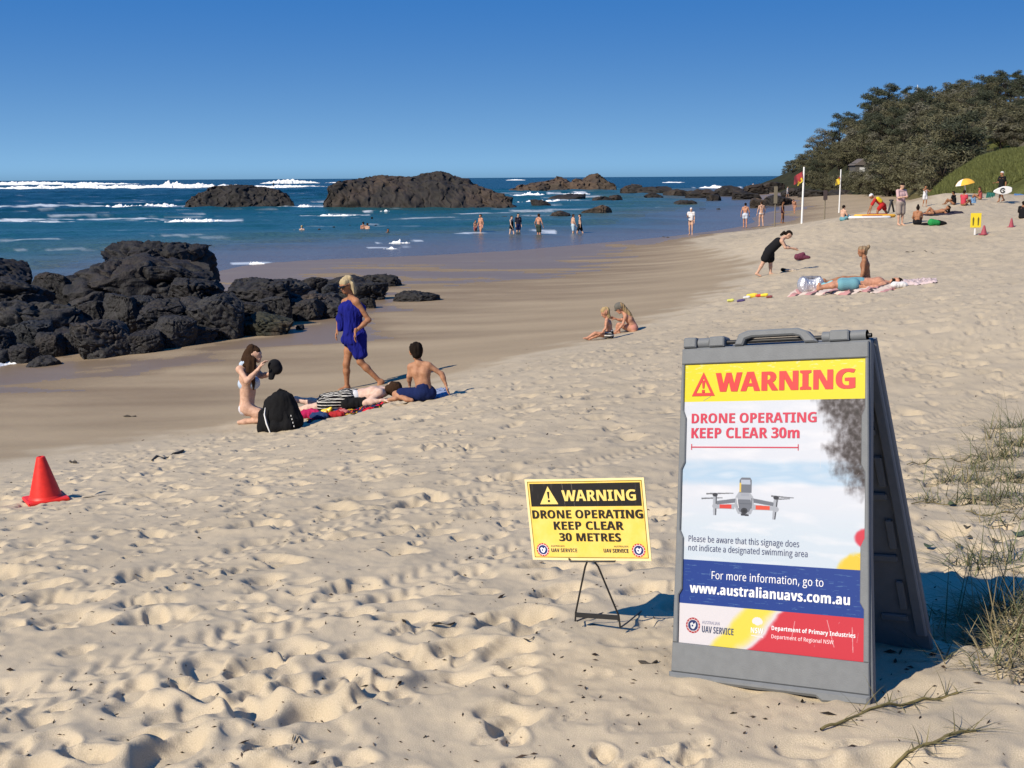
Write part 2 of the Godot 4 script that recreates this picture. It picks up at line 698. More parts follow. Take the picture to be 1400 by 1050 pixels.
func build_sea() -> void:
	var rows := spread(13.0, 420.0, 0.0125)
	rows.append_array(spread(420.0, 16000.0, 0.06))
	var cols := PackedFloat32Array()
	for k in 521:
		var t := k / 260.0 - 1.0
		cols.append(0.62 * t + 0.75 * t * t * t * t * t)
	var nr := rows.size()
	var nc := cols.size()
	var V := PackedVector3Array()
	var N := PackedVector3Array()
	var C := PackedColorArray()
	V.resize(nr * nc)
	N.resize(nr * nc)
	C.resize(nr * nc)
	var keep := PackedByteArray()
	keep.resize(nr * nc)
	var n_swell := noise(0.03, 31, 2)
	var n_chop := noise(0.22, 32, 4)
	var n_patch := noise(0.012, 33, 4)
	var n_foam := noise(0.16, 34, 5)
	for w in BREAKERS:
		breaker_z[w] = ph((w[0] + w[1]) * 0.5, w[2], 0.0).z
	var deep := Vector3(0.007, 0.037, 0.050)
	var mid := Vector3(0.012, 0.072, 0.082)
	var green := Vector3(0.045, 0.095, 0.085)
	var silt := Vector3(0.13, 0.108, 0.085)
	for i in nr:
		var r := rows[i]
		for j in nc:
			var x := r * sin(cols[j])
			var z := -r * cos(cols[j])
			var g := sample(grid_h, polar(x, z)) if r < 400.0 else -3.0
			var depth := maxf(-g, 0.0)
			var off := clampf((r - 60.0) / 200.0, 0.0, 1.0)
			var amp := clampf(depth * 0.7, 0.012, 0.22 + 0.42 * off)
			var s := n_swell.get_noise_2d(x * 0.45 + 0.2 * z, z * 2.8 - 0.3 * x)
			var y := amp * (s * 1.3 + 0.6 * (1.0 - 2.0 * absf(n_chop.get_noise_2d(x * 0.35, z * 1.0))) * 0.5 + 0.28 * n_chop.get_noise_2d(x, z * 2.0))
			if r > 1500.0:
				y *= 0.5
			var k := i * nc + j
			V[k] = Vector3(x, y, z)
			keep[k] = 1 if g < 0.22 else 0
			var pt := n_patch.get_noise_2d(x + 0.3 * z, z * 2.2) * 0.5
			var c := green.lerp(mid, smoothstep(0.5, 1.3, depth + pt * 1.4))
			c = c.lerp(deep, smoothstep(1.6, 2.9, depth + pt))
			c = silt.lerp(c, smoothstep(0.0, 0.75, depth + pt * 0.35 + s * 0.1))
			# lace of old foam drifting behind the breakers
			var fo := n_foam.get_noise_2d(x * 0.45, z * 1.6)
			var zone := smoothstep(0.02, 0.3, n_patch.get_noise_2d(x * 0.8 + 90.0, z * 1.7) + 0.12) * smoothstep(0.5, 1.0, depth) * (1.0 - smoothstep(200.0, 380.0, r))
			c = c.lerp(Vector3(0.55, 0.58, 0.58), smoothstep(0.30, 0.42, fo) * zone * 0.75)
			if r < 560.0:
				for w in BREAKERS:
					var sc := r / FOCAL
					var px := x / -z * FOCAL + 700.0
					if px > w[0] - 12 and px < w[1] + 12:
						var dz: float = (breaker_z[w] - z) / w[5]
						if dz > -0.6 and dz < 3.2:
							var lace := n_foam.get_noise_2d(x * 0.9, z * 2.4) + 0.25 - 0.16 * maxf(dz, -dz * 2.0)
							c = c.lerp(Vector3(0.66, 0.69, 0.69), smoothstep(0.12, 0.3, lace))
			C[k] = Color(c.x, c.y, c.z)
	for i in nr:
		for j in nc:
			var du := V[i * nc + mini(j + 1, nc - 1)] - V[i * nc + maxi(j - 1, 0)]
			var dv := V[mini(i + 1, nr - 1) * nc + j] - V[maxi(i - 1, 0) * nc + j]
			var n := du.cross(dv).normalized()
			N[i * nc + j] = n if n.y > 0 else -n
	var idx := PackedInt32Array()
	for i in nr - 1:
		for j in nc - 1:
			var k := i * nc + j
			if keep[k] + keep[k + 1] + keep[k + nc] + keep[k + nc + 1] > 0:
				idx.append_array([k, k + nc, k + 1, k + 1, k + nc, k + nc + 1])
	var b := buf()
	b.v = V
	b.n = N
	b.c = C
	b.i = idx
	var sea := Node3D.new()
	sea.name = "sea"
	add_child(sea)
	sea.set_meta("kind", "structure")
	# open water, ruffled, and the smoother film of the shallows
	var open := PackedInt32Array()
	var thin := PackedInt32Array()
	for e in range(0, idx.size(), 6):
		var far_v := V[idx[e]]
		(thin if sample(grid_h, polar(far_v.x, far_v.z)) > -0.42 and far_v.length() < 300.0 else open).append_array(idx.slice(e, e + 6))
	b.i = open
	part("water_surface", to_mesh(b), M.sea, sea)
	b.i = thin
	part("shallow_water", to_mesh(b), M.shallows, sea)
	for w in BREAKERS:
		whitewater(sea, w[0], w[1], w[2], w[3], w[4], w[5])
	# the lip of foam running up the sand beside the rocks
	var lip := buf()
	var nf := noise(1.4, 77, 4)
	for row in 26:
		for e in 90:
			var p := gp(-60 + 120.0 * e / 89.0, 511 - row * 0.95 - e * 0.22, false)
			var lace := nf.get_noise_2d(p.x, p.z * 1.5)
			lip.v.append(Vector3(p.x, gy(p.x, p.z) + 0.008 + (0.05 if row > 0 and row < 25 else -0.04) * clampf(0.35 + lace * 2.2 + (0.9 if row < 4 else 0.0), -0.6, 1.0), p.z))
	for row in 25:
		for e in 89:
			var k := row * 90 + e
			lip.i.append_array([k, k + 90, k + 1, k + 1, k + 90, k + 91])
	shade_smooth(lip)
	part("swash_foam", to_mesh(lip), M.foam, sea)


func shade_smooth(b: Dictionary) -> void:
	var n := PackedVector3Array()
	n.resize(b.v.size())
	var v: PackedVector3Array = b.v
	var idx: PackedInt32Array = b.i
	for k in range(0, idx.size(), 3):
		var f := (v[idx[k + 2]] - v[idx[k]]).cross(v[idx[k + 1]] - v[idx[k]])
		for e in 3:
			n[idx[k + e]] += f
	for k in n.size():
		n[k] = n[k].normalized()
	b.n = n


func whitewater(sea: Node3D, x0: float, x1: float, by: float, cy: float, rag: float, tail: float) -> void:
	var a := ph((x0 + x1) * 0.5, by, 0.0)
	var dist := -a.z
	var crest := absf(by - cy) * dist / FOCAL * 0.82
	var nf := noise(1.0, int(x0 * 3 + by), 4)
	var b := buf()
	var w := (x1 - x0) * dist / FOCAL
	var n := clampi(int(w / maxf(0.06, dist * 0.0009)), 20, 520)
	var rows := 20
	var f1 := 2.2 / maxf(crest, 0.25)
	for i in n + 1:
		var t := float(i) / n
		var px := lerpf(x0, x1, t)
		var p := pd(px, by + 1.5 * sin(t * 5.0 + x0), dist)
		p.y = 0.0
		var env := pow(sin(PI * clampf(t, 0.0, 1.0)), 0.75)
		var along := nf.get_noise_2d(p.x * f1 * 0.22, 3.0)
		if w > 60.0:
			env *= 0.72 + 0.28 * smoothstep(-0.3, 0.2, nf.get_noise_2d(p.x * 0.035, 40.0)) + 0.15 * along
		var hgt := crest * env * (0.85 + rag * 0.7 * along + 0.5 * rag * nf.get_noise_2d(p.x * f1 * 0.7, 70.0))
		for k in rows + 1:
			var s := float(k) / rows
			var prof := sin(PI * pow(s, 0.55)) if s > 0.0 and s < 1.0 else 0.0
			prof *= 1.0 - 0.45 * s
			var z := p.z + crest * 0.9 - s * tail * (0.75 + 0.5 * along)
			var lump := nf.get_noise_2d(p.x * f1 * 0.9, z * f1 * 1.5) * 0.45 + nf.get_noise_2d(p.x * f1 * 3.2, z * f1 * 4.4) * 0.5
			var y := hgt * prof * (1.0 + (0.3 + 0.5 * rag) * lump) - 0.10 - clampf((s - 0.3) * 1.6, 0.0, 1.0) * crest * (0.22 + 0.5 * absf(lump)) - (0.25 * clampf(absf(lump) * 2.0, 0.0, 1.0) * rag if s > 0.55 else 0.0)
			if k == 0 or k == rows:
				y = -0.2
			b.v.append(Vector3(p.x + lump * crest * 0.25, y, z + lump * crest * 0.35))
	for i in n:
		for k in rows:
			var q := i * (rows + 1) + k
			b.i.append_array([q, q + 1, q + rows + 1, q + 1, q + rows + 2, q + rows + 1])
	shade_smooth(b)
	var o := part("whitewater", to_mesh(b), M.foam, sea)
	o.set_meta("kind", "stuff")


# ------------------------------------------------------------------ rocks
func ball_mesh(n: int) -> Array:
	var v := PackedVector3Array()
	var idx := PackedInt32Array()
	var axes := [[Vector3.RIGHT, Vector3.UP, Vector3.BACK], [Vector3.LEFT, Vector3.UP, Vector3.FORWARD], [Vector3.UP, Vector3.BACK, Vector3.RIGHT], [Vector3.DOWN, Vector3.FORWARD, Vector3.RIGHT], [Vector3.BACK, Vector3.RIGHT, Vector3.UP], [Vector3.FORWARD, Vector3.LEFT, Vector3.UP]]
	var seen := {}
	for f in axes:
		var ids := PackedInt32Array()
		for i in n + 1:
			for j in n + 1:
				var a := tan((2.0 * i / n - 1.0) * PI / 4)
				var b := tan((2.0 * j / n - 1.0) * PI / 4)
				var p: Vector3 = (f[0] + f[1] * a + f[2] * b).normalized()
				var key := Vector3i((p * 20000.0).round())
				if not seen.has(key):
					seen[key] = v.size()
					v.append(p)
				ids.append(seen[key])
		for i in n:
			for j in n:
				var k := i * (n + 1) + j
				idx.append_array([ids[k], ids[k + 1], ids[k + n + 1], ids[k + 1], ids[k + n + 2], ids[k + n + 1]])
	# make the faces look outwards
	var c := v[idx[0]] + v[idx[1]] + v[idx[2]]
	var out := PackedInt32Array()
	for k in range(0, idx.size(), 3):
		var p := v[idx[k]]
		var q := v[idx[k + 1]]
		var r := v[idx[k + 2]]
		if (r - p).cross(q - p).dot(p + q + r) > 0:
			out.append_array([idx[k], idx[k + 1], idx[k + 2]])
		else:
			out.append_array([idx[k], idx[k + 2], idx[k + 1]])
	return [v, out]


var balls := {}
var n_rock_big := noise(0.55, 41, 3)
var n_rock_cell := noise(0.9, 42, 2, FastNoiseLite.TYPE_CELLULAR)
var n_rock_mid := noise(1.5, 43, 4)
var n_rock_fine := noise(5.5, 44, 3)
var n_rock_hue := noise(0.8, 45, 4)


## craggy boulder; size is its half extents, grain the size of its crags in metres
func boulder(size: Vector3, sd: int, res: int, grain: float, tint: Vector3, rust := 0.25, flat := 0.6) -> ArrayMesh:
	if not balls.has(res):
		balls[res] = ball_mesh(res)
	var src: PackedVector3Array = balls[res][0]
	var b := buf()
	var v := PackedVector3Array()
	var c := PackedColorArray()
	var o := Vector3(sd * 7.13, sd * 3.7, sd * 1.9)
	var rr := RandomNumberGenerator.new()
	rr.seed = sd * 31 + 5
	# broken faces: planes that shear the lump off
	var cut: Array[Plane] = []
	for k in 16:
		var n := Vector3(rr.randfn(), rr.randfn() * 0.28, rr.randfn()).normalized()
		if k < 6:
			n = Vector3(rr.randfn() * 0.35, 1.0, rr.randfn() * 0.35).normalized()
		cut.append(Plane(n, (size * n).length() * rr.randf_range(0.58, 0.95)))
	var tilt := Vector3(rr.randfn() * 0.35, 1.0, rr.randfn() * 0.35).normalized()
	for p in src:
		# blocky: pull the ball towards a rounded box
		var m := maxf(absf(p.x), maxf(absf(p.y), absf(p.z)))
		var q := p.lerp(p / m * 0.9, flat) * size
		var e := q / grain + o
		q += Vector3(n_rock_big.get_noise_3dv(e * 0.7 + Vector3(5, 0, 0)), n_rock_big.get_noise_3dv(e * 0.7 + Vector3(0, 5, 0)), n_rock_big.get_noise_3dv(e * 0.7 + Vector3(0, 0, 5))) * size * 0.34
		for c_ in cut:
			var over := c_.distance_to(q)
			if over > 0.0:
				q -= c_.normal * over * 0.92
		e = q / grain + o
		var d := n_rock_big.get_noise_3dv(e * 0.8) * 0.55 + (n_rock_cell.get_noise_3dv(e * 0.7) + 0.55) * 0.38
		d *= 0.55
		d += (0.3 - absf(n_rock_mid.get_noise_3dv(e * 1.2))) * 0.5
		# joints between the layers
		var lay := q.dot(tilt) / grain * 2.6 + n_rock_mid.get_noise_3dv(e * 0.6) * 1.6
		d -= 0.30 * pow(1.0 - absf(fposmod(lay, 1.0) - 0.5) * 2.0, 5.0)
		var crack := absf(n_rock_big.get_noise_3dv(e * 1.5 + Vector3(70, 0, 0)))
		d -= 0.55 * (1.0 - smoothstep(0.0, 0.07, crack))
		var fine := n_rock_fine.get_noise_3dv(e)
		d += fine * 0.13
		q += (p * Vector3(1, 0.8, 1)).normalized() * d * grain * 0.27
		v.append(q)
		var hue := n_rock_hue.get_noise_3dv(e * 0.9)
		var col := tint * (1.0 + 0.45 * hue + 0.5 * fine)
		col = col.lerp(Vector3(0.085, 0.058, 0.038) * (tint.x / 0.032), rust * smoothstep(0.05, 0.4, n_rock_hue.get_noise_3dv(e * 0.5 + Vector3(40, 0, 0)) + 0.15 * p.y))
		c.append(Color(col.x, col.y, col.z))
	b.v = v
	b.c = c
	b.i = balls[res][1]
	shade_smooth(b)
	return to_mesh(b)


func rock_at(l: float, r: float, top: float, base: float, dist: float, sd: int, label: String, group: String, res := 30, deep := 0.8, tint := Vector3(0.032, 0.031, 0.033), rust := 0.2, sit := -100.0) -> void:
	var mid := (l + r) * 0.5
	var a := pd(l, base, dist)
	var c := pd(r, base, dist)
	var w := a.distance_to(c) * 0.5
	var p := pd(mid, base, dist)
	var up := pd(mid, top, dist).y
	var g := gy(p.x, p.z) if sit < -50.0 else sit
	var low := minf(g - 0.15, p.y - 0.05)
	var h := (up - low) * 0.5
	var o := MeshInstance3D.new()
	o.name = numbered("rock")
	o.mesh = boulder(Vector3(w * 1.12, h * 1.0, w * deep * 1.2), sd, res, clampf(w * 0.75, 0.25, 2.4), tint, rust)
	o.material_override = M.rock
	add_child(o)
	o.position = Vector3(p.x, low + h, p.z)
	meta(o, label, "rock", group)


## a craggy ridge of rock in the sea: outline of its crest as pixels, its foot on the water
func reef(outline: Array, base: float, thick: float, sd: int, called: String, label: String, tint: Vector3, rust: float) -> void:
	var foot := ph((outline[0][0] + outline[-1][0]) * 0.5, base, 0.0)
	var dist := -foot.z
	var b := buf()
	var n := 190
	var rows := 64
	var grain := dist / 70.0
	var curve := PackedVector2Array()
	for q in outline:
		var p := pd(q[0], q[1], dist)
		curve.append(Vector2(p.x, p.y))
	var x0 := curve[0].x
	var x1 := curve[-1].x
	var e := 0
	for i in n + 1:
		var x := lerpf(x0, x1, float(i) / n)
		while e < curve.size() - 2 and curve[e + 1].x < x:
			e += 1
		var t := clampf((x - curve[e].x) / maxf(curve[e + 1].x - curve[e].x, 0.01), 0, 1)
		var top := lerpf(curve[e].y, curve[e + 1].y, t)
		var edge := clampf(minf(x - x0, x1 - x) / (thick * 0.35), 0.15, 1.0)
		for k in rows + 1:
			var s := float(k) / rows
			# front foot -> crest at 0.45 -> back foot
			var prof := (1.0 - pow(1.0 - s / 0.45, 2.2)) if s < 0.45 else 1.0 - pow((s - 0.45) / 0.55, 2.0)
			var z := -dist - (s - 0.1) * thick * edge
			var p := Vector3(x, top * prof - 0.4 * (1.0 - prof), z)
			var w := p / grain + Vector3(sd, 0, 0)
			var d := n_rock_big.get_noise_3dv(w * 0.9) * 0.5 + (n_rock_cell.get_noise_3dv(w * Vector3(1.5, 0.8, 1.5)) + 0.6) * 0.5 + (0.3 - absf(n_rock_mid.get_noise_3dv(w))) * 0.5 + n_rock_fine.get_noise_3dv(w) * 0.12
			var out := Vector3(0, 0.3 + 0.4 * prof, 1.0 if s < 0.45 else -1.0).normalized()
			p += out * (d - 0.35) * grain * 0.62 * clampf(top / 2.0, 0.25, 1.0)
			p.x += n_rock_mid.get_noise_3dv(w * 1.3 + Vector3(9, 9, 9)) * grain * 0.3
			b.v.append(p)
			var hue := n_rock_hue.get_noise_3dv(w * 0.7)
			var col := tint * (1.0 + 0.5 * hue + 0.4 * n_rock_fine.get_noise_3dv(w))
			col = col.lerp(Vector3(0.15, 0.10, 0.068), rust * smoothstep(-0.1, 0.4, n_rock_hue.get_noise_3dv(w * 0.35 + Vector3(40, 0, 0)) + 0.25 * (p.y / maxf(top, 1.0) - 0.5)))
			b.c.append(Color(col.x, col.y, col.z))
	for i in n:
		for k in rows:
			var q := i * (rows + 1) + k
			b.i.append_array([q, q + 1, q + rows + 1, q + 1, q + rows + 2, q + rows + 1])
	shade_smooth(b)
	var o := MeshInstance3D.new()
	o.name = numbered(called)
	o.mesh = to_mesh(b)
	o.material_override = M.rock
	add_child(o)
	meta(o, label, "rock")


func build_rocks() -> void:
	var B := "dark boulders of the outcrop at the tide line"
	var dk := Vector3(0.030, 0.029, 0.031)
	var gr := Vector3(0.042, 0.041, 0.042)
	var bl := Vector3(0.034, 0.037, 0.043)
	# l, r, top, base, distance, label, resolution, depth, tint, rust
	var list := [
		[150, 292, 311, 392, 37.5, "tall square-topped black rock, the highest of the tide-line outcrop, with brown stained top", 56, 0.8, dk, 0.55],
		[92, 300, 346, 408, 35.0, "wide layered black rock below the tall square-topped one", 52, 0.6, dk, 0.2],
		[-70, 58, 341, 410, 36.5, "rounded black dome rock at the seaward end of the outcrop", 44, 0.8, dk, 0.1],
		[-60, 68, 362, 424, 32.5, "big blunt black boulder in front of the rounded dome rock", 44, 0.7, dk, 0.05],
		[44, 108, 359, 408, 34.5, "knobbly dark boulder wedged between dome rock and layered rock", 34, 0.8, dk, 0.3],
		[-40, 118, 402, 452, 29.0, "long pale-grey slanting slab of rock below the blunt boulder", 44, 0.55, gr, 0.3],
		[10, 68, 428, 476, 26.6, "smooth bluish-grey rounded boulder", 36, 0.8, bl, 0.0],
		[-30, 24, 436, 488, 25.6, "black boulder beside the foam of the swash", 36, 0.8, dk, 0.0],
		[12, 58, 466, 492, 25.2, "low dark rock lying at the edge of the swash foam", 30, 0.7, dk, 0.1],
		[36, 84, 484, 498, 24.4, "flat wet ledge of rock in the swash", 26, 0.6, dk, 0.1],
		[54, 92, 446, 484, 25.9, "dark lumpy boulder next to the bluish boulder", 32, 0.8, dk, 0.2],
		[84, 114, 444, 478, 26.2, "narrow dark boulder with a sandy top", 28, 0.8, gr, 0.4],
		[98, 188, 432, 487, 25.4, "large split boulder at the foot of the outcrop, dark hollow at its side", 48, 0.75, gr, 0.15],
		[172, 230, 446, 484, 25.6, "rough boulder standing on the wet sand by the split boulder", 38, 0.8, dk, 0.15],
		[144, 192, 388, 436, 29.0, "upright smooth grey boulder under the layered rock", 36, 0.8, gr, 0.0],
		[182, 218, 394, 428, 29.2, "rounded boulder beside the upright grey one", 30, 0.8, gr, 0.0],
		[184, 272, 398, 466, 27.2, "broad cracked black boulder in the middle of the outcrop", 46, 0.8, dk, 0.15],
		[212, 268, 424, 470, 26.2, "smaller boulder leaning on the broad cracked one", 34, 0.8, gr, 0.1],
		[252, 338, 396, 460, 27.4, "steep smooth-faced boulder above the wet sand", 46, 0.8, gr, 0.1],
		[222, 316, 370, 410, 33.0, "sloping black ledge below the tall square-topped rock", 42, 0.7, dk, 0.15],
		[296, 398, 372, 426, 31.0, "ridged black rock sloping down behind the smooth-faced boulder", 46, 0.8, dk, 0.1],
		[318, 374, 404, 440, 28.6, "knuckle-shaped black boulder behind the mossy rock", 34, 0.8, dk, 0.1],
		[352, 402, 397, 436, 29.2, "round-faced boulder casting a shadow on the sand", 36, 0.8, gr, 0.05],
		[322, 407, 427, 455, 27.6, "low mossy green-brown rock on the wet sand", 40, 0.6, Vector3(0.045, 0.046, 0.030), 0.5],
		[404, 417, 441, 449, 28.2, "tiny stone at the tip of the mossy rock", 14, 0.8, dk, 0.1],
		[356, 434, 374, 404, 34.5, "smooth low dome of grey rock", 36, 0.8, gr, 0.1],
		[398, 448, 374, 406, 35.5, "dark rock behind the sandy low ledge", 30, 0.7, dk, 0.1],
		[392, 458, 397, 427, 31.2, "low ledge of rock with sand lying on it", 34, 0.7, gr, 0.5],
		[424, 524, 376, 403, 37.5, "long low black rock reaching out along the sand", 38, 0.5, dk, 0.1],
		[452, 538, 384, 407, 35.8, "low dark hump of rock beside the shallow channel", 34, 0.5, dk, 0.05],
		[478, 560, 375, 392, 41.5, "flat rock at the outer tip of the sand spit", 32, 0.5, dk, 0.1],
		[488, 516, 403, 421, 33.0, "small dark rock beside the shallow channel", 24, 0.7, dk, 0.1],
		[536, 602, 394, 418, 35.0, "lone flat black rock lying out on the open sand", 34, 0.6, dk, 0.05],
		[2, 60, 392, 420, 31.0, "dark block of rock above the slanting slab", 30, 0.7, dk, 0.1],
		[230, 300, 440, 466, 26.6, "low rubbly rock at the foot of the smooth-faced boulder", 30, 0.6, dk, 0.3],
		[110, 150, 400, 430, 29.6, "small shadowed rock in the hollow under the layered rock", 26, 0.7, dk, 0.4],
	]
	for k in list.size():
		var a: Array = list[k]
		rock_at(a[0], a[1], a[2], a[3], a[4] * 1.0, k + 1, a[5], B, a[6], a[7], a[8], a[9])
	# broken pieces lodged among the big ones
	rng.seed = 303
	var lump: Array[ArrayMesh] = []
	for k in 7:
		lump.append(boulder(Vector3(0.5, 0.36, 0.45), 60 + k, 16, 0.42, [dk, gr, bl][k % 3], 0.2))
	for k in 95:
		var px := rng.randf_range(-30, 470)
		var lo := lerpf(492.0, 420.0, clampf(px / 420.0, 0, 1)) if px > 0 else 490.0
		var py := lo - rng.randf() * rng.randf() * (70.0 if px < 330 else 34.0) - 2.0
		var dist := lerpf(25.0, 33.0, clampf((lo - py) / 70.0, 0, 1)) + px * 0.012
		var q := pd(px, py, dist)
		var r := RandomNumberGenerator.new()
		var o := MeshInstance3D.new()
		o.name = numbered("broken_rock")
		o.mesh = lump[k % 7]
		o.material_override = M.rock
		add_child(o)
		var size := rng.randf_range(0.35, 1.05)
		o.position = Vector3(q.x, maxf(gy(q.x, q.z) + 0.1 * size, q.y - 0.1), q.z)
		o.rotation = Vector3(rng.randf_range(-0.4, 0.4), rng.randf() * TAU, rng.randf_range(-0.4, 0.4))
		o.scale = Vector3.ONE * size
		meta(o, "small broken dark rock lodged among the tide-line boulders", "rock", "broken rocks among the tide-line boulders")
	reef([[250, 283], [256, 274], [262, 268], [278, 258], [292, 253], [318, 250.5], [345, 253], [368, 258], [385, 265], [398, 274], [405, 284]], 284.5, 11.0, 100, "sea_rock", "long low black rock in the sea with surf on both ends", Vector3(0.034, 0.031, 0.030), 0.15)
	reef([[441, 284], [445, 266], [451, 251], [470, 246.5], [487, 243], [500, 240], [520, 239.5], [545, 240], [565, 240], [578, 236], [590, 234], [600, 233.5], [608, 237], [620, 242], [637, 242.5], [645, 249], [660, 255], [672, 261], [690, 265], [698, 274], [706, 284]], 284.5, 16.0, 200, "sea_rock", "largest dark craggy rock in the sea, brownish at its peak", Vector3(0.042, 0.037, 0.034), 0.4)
	reef([[692, 262], [703, 256], [712, 250], [735, 247], [755, 245.5], [765, 240], [772, 243.5], [782, 247], [790, 242], [800, 246], [808, 239], [818, 237], [828, 240.5], [835, 247], [842, 252], [848, 262]], 262.5, 22.0, 300, "sea_rock", "far tawny-brown rock ridge with rounded knobs", Vector3(0.085, 0.065, 0.048), 0.75)
	var R := "low rocks scattered in the shallows before the headland"
	var far := Vector3(0.040, 0.036, 0.034)
	for a in [
		[680, 702, 265, 283, "black rock at the tail of the largest sea rock"], [724, 753, 271, 282, "dark pointed rock standing in white surf"], [740, 812, 265, 274, "long low reef rock with surf on both sides"], [806, 834, 267, 277, ""], [832, 852, 264, 276, ""],
		[796, 837, 280, 295, "brown-topped rock in the shallows behind the two waders"], [750, 779, 286, 298, "dark peaked rock in the shallows beside the two waders"], [680, 698, 294, 299, ""], [706, 740, 294, 298, ""], [862, 878, 249, 264, "pale knob of rock standing above the low reef"],
		[846, 876, 252, 265, ""], [872, 922, 253, 265, ""], [904, 946, 257, 269, ""], [934, 982, 258, 271, ""], [962, 988, 264, 275, ""], [918, 958, 273, 280, "flat wet rock awash in the glassy shallows"], [978, 1022, 252, 268, ""], [1012, 1050, 250, 266, ""], [1036, 1072, 248, 264, ""],
		[1022, 1050, 268, 283, "brown rock beyond the two walkers"], [1044, 1082, 266, 281, ""], [954, 966, 284, 288, ""], [979, 986, 283, 288, ""], [1066, 1100, 256, 270, ""], [1092, 1140, 258, 272, ""], [1126, 1176, 258, 272, ""], [1160, 1204, 260, 273, ""], [1000, 1040, 260, 272, ""], [880, 905, 262, 271, ""], [1186, 1236, 262, 271, ""],
	]:
		var z := -ph((a[0] + a[1]) * 0.5, a[3], 0.05).z
		var brown: float = 0.75 if a[4].contains("brown") or a[4].contains("pale") else 0.35
		rock_at(a[0], a[1], a[2], a[3], z + 2.0, int(a[0]), a[4] if a[4] else "low dark reef rock in the shallows near the headland", R, 20, 0.6, Vector3(0.075, 0.06, 0.047) if brown > 0.5 else far, brown, -0.35)


# ------------------------------------------------------------------ headland
var hill_plate: Array
var hill_h := PackedFloat32Array()


func hill_y(x: float, z: float) -> float:
	return plate(hill_plate, x, z)


func build_headland() -> void:
	var pts: Array[Vector3] = []
	for a in [[1068, 249, 300], [1100, 254, 260], [1150, 258, 215], [1200, 262, 175], [1250, 263, 130], [1285, 264, 88], [1340, 262, 74], [1400, 257, 68], [1490, 250, 62]]:
		pts.append(pd(a[0], a[1], a[2]))
		var q := pd(a[0], a[1], a[2] * 0.86)
		q.y = pts[-1].y - 2.5
		pts.append(q)
	for a in [[1066, 244, 340], [1100, 226, 320], [1145, 199, 290], [1190, 178, 265], [1230, 170, 245], [1300, 158, 215], [1400, 140, 190], [1500, 120, 180]]:
		pts.append(pd(a[0], a[1], a[2]))
		var q := pd(a[0], a[1], a[2] + 70.0)
		q.y = pts[-1].y - 14.0
		pts.append(q)
	for a in [[1312, 236, 96], [1340, 225, 102], [1400, 221, 102], [1490, 222, 98], [1340, 224, 116], [1400, 221, 116], [1255, 246, 140], [1480, 219, 112]]:
		pts.append(pd(a[0], a[1], a[2]))
	pts.append(Vector3(20, -4, -330))
	pts.append(Vector3(40, -4, -400))
	hill_plate = solve_plate(pts)
	var b := buf()
	var rows := spread(58.0, 430.0, 0.011)
	var nc := 150
	var nt := noise(0.25, 61, 4)
	var nt2 := noise(0.06, 62, 3)
	for r in rows:
		for j in nc:
			var th := 0.16 + 0.5 * j / (nc - 1.0)
			var x := r * sin(th)
			var z := -r * cos(th)
			var y := hill_y(x, z) + nt.get_noise_2d(x, z) * 0.25
			b.v.append(Vector3(x, y, z))
			var t := nt.get_noise_2d(x * 1.7, z * 1.7)
			var big := nt2.get_noise_2d(x, z)
			var grass := Vector3(0.125, 0.135, 0.045) * (1.0 + 0.7 * t)
			grass = grass.lerp(Vector3(0.17, 0.145, 0.07), smoothstep(0.05, 0.4, big + 0.4 * t))
			var soil := Vector3(0.05, 0.052, 0.03) * (1.0 + 0.5 * t)
			var c := soil.lerp(grass, smoothstep(190.0, 130.0, r + 20.0 * big))
			b.c.append(Color(c.x, c.y, c.z))
	for i in rows.size() - 1:
		for j in nc - 1:
			var k := i * nc + j
			b.i.append_array([k, k + nc, k + 1, k + 1, k + nc, k + nc + 1])
	shade_smooth(b)
	structure("hill", to_mesh(b), M.turf)
	# tufts that roughen the grassy slope
	var blades := buf()
	rng.seed = 91
	for k in 60:
		var a := rng.randf() * TAU
		var o := Vector3(cos(a), 0, sin(a)) * rng.randf() * 0.22
		var d := Vector3(rng.randfn(0, 0.1), rng.randf_range(0.12, 0.3), rng.randfn(0, 0.1))
		var s := Vector3(-sin(a), 0, cos(a)) * 0.02
		tri(blades, o - s, o + d, o + s, Color(0.12, 0.132, 0.045) * rng.randf_range(0.6, 1.5))
	var mm := MultiMesh.new()
	mm.transform_format = MultiMesh.TRANSFORM_3D
	mm.mesh = to_mesh(blades)
	var spots: Array[Transform3D] = []
	while spots.size() < 9000:
		var p := Vector2(rng.randf_range(1225, 1440), rng.randf_range(70, 118))
		var q := pd(p.x, 240, p.y)
		var y := hill_y(q.x, q.z)
		if y < gy(q.x, q.z) + 0.05:
			continue
		spots.append(Transform3D(Basis(Vector3.UP, rng.randf() * TAU).scaled(Vector3.ONE * rng.randf_range(0.6, 1.5)), Vector3(q.x, y + nt.get_noise_2d(q.x, q.z) * 0.25, q.z)))
	mm.instance_count = spots.size()
	for k in spots.size():
		mm.set_instance_transform(k, spots[k])
	var g := MultiMeshInstance3D.new()
	g.name = "grass"
	g.multimesh = mm
	g.material_override = M.leaf
	add_child(g)
	meta(g, "short green grass covering the slope above the beach", "grass", "", "stuff")
	build_trees()
	build_house()


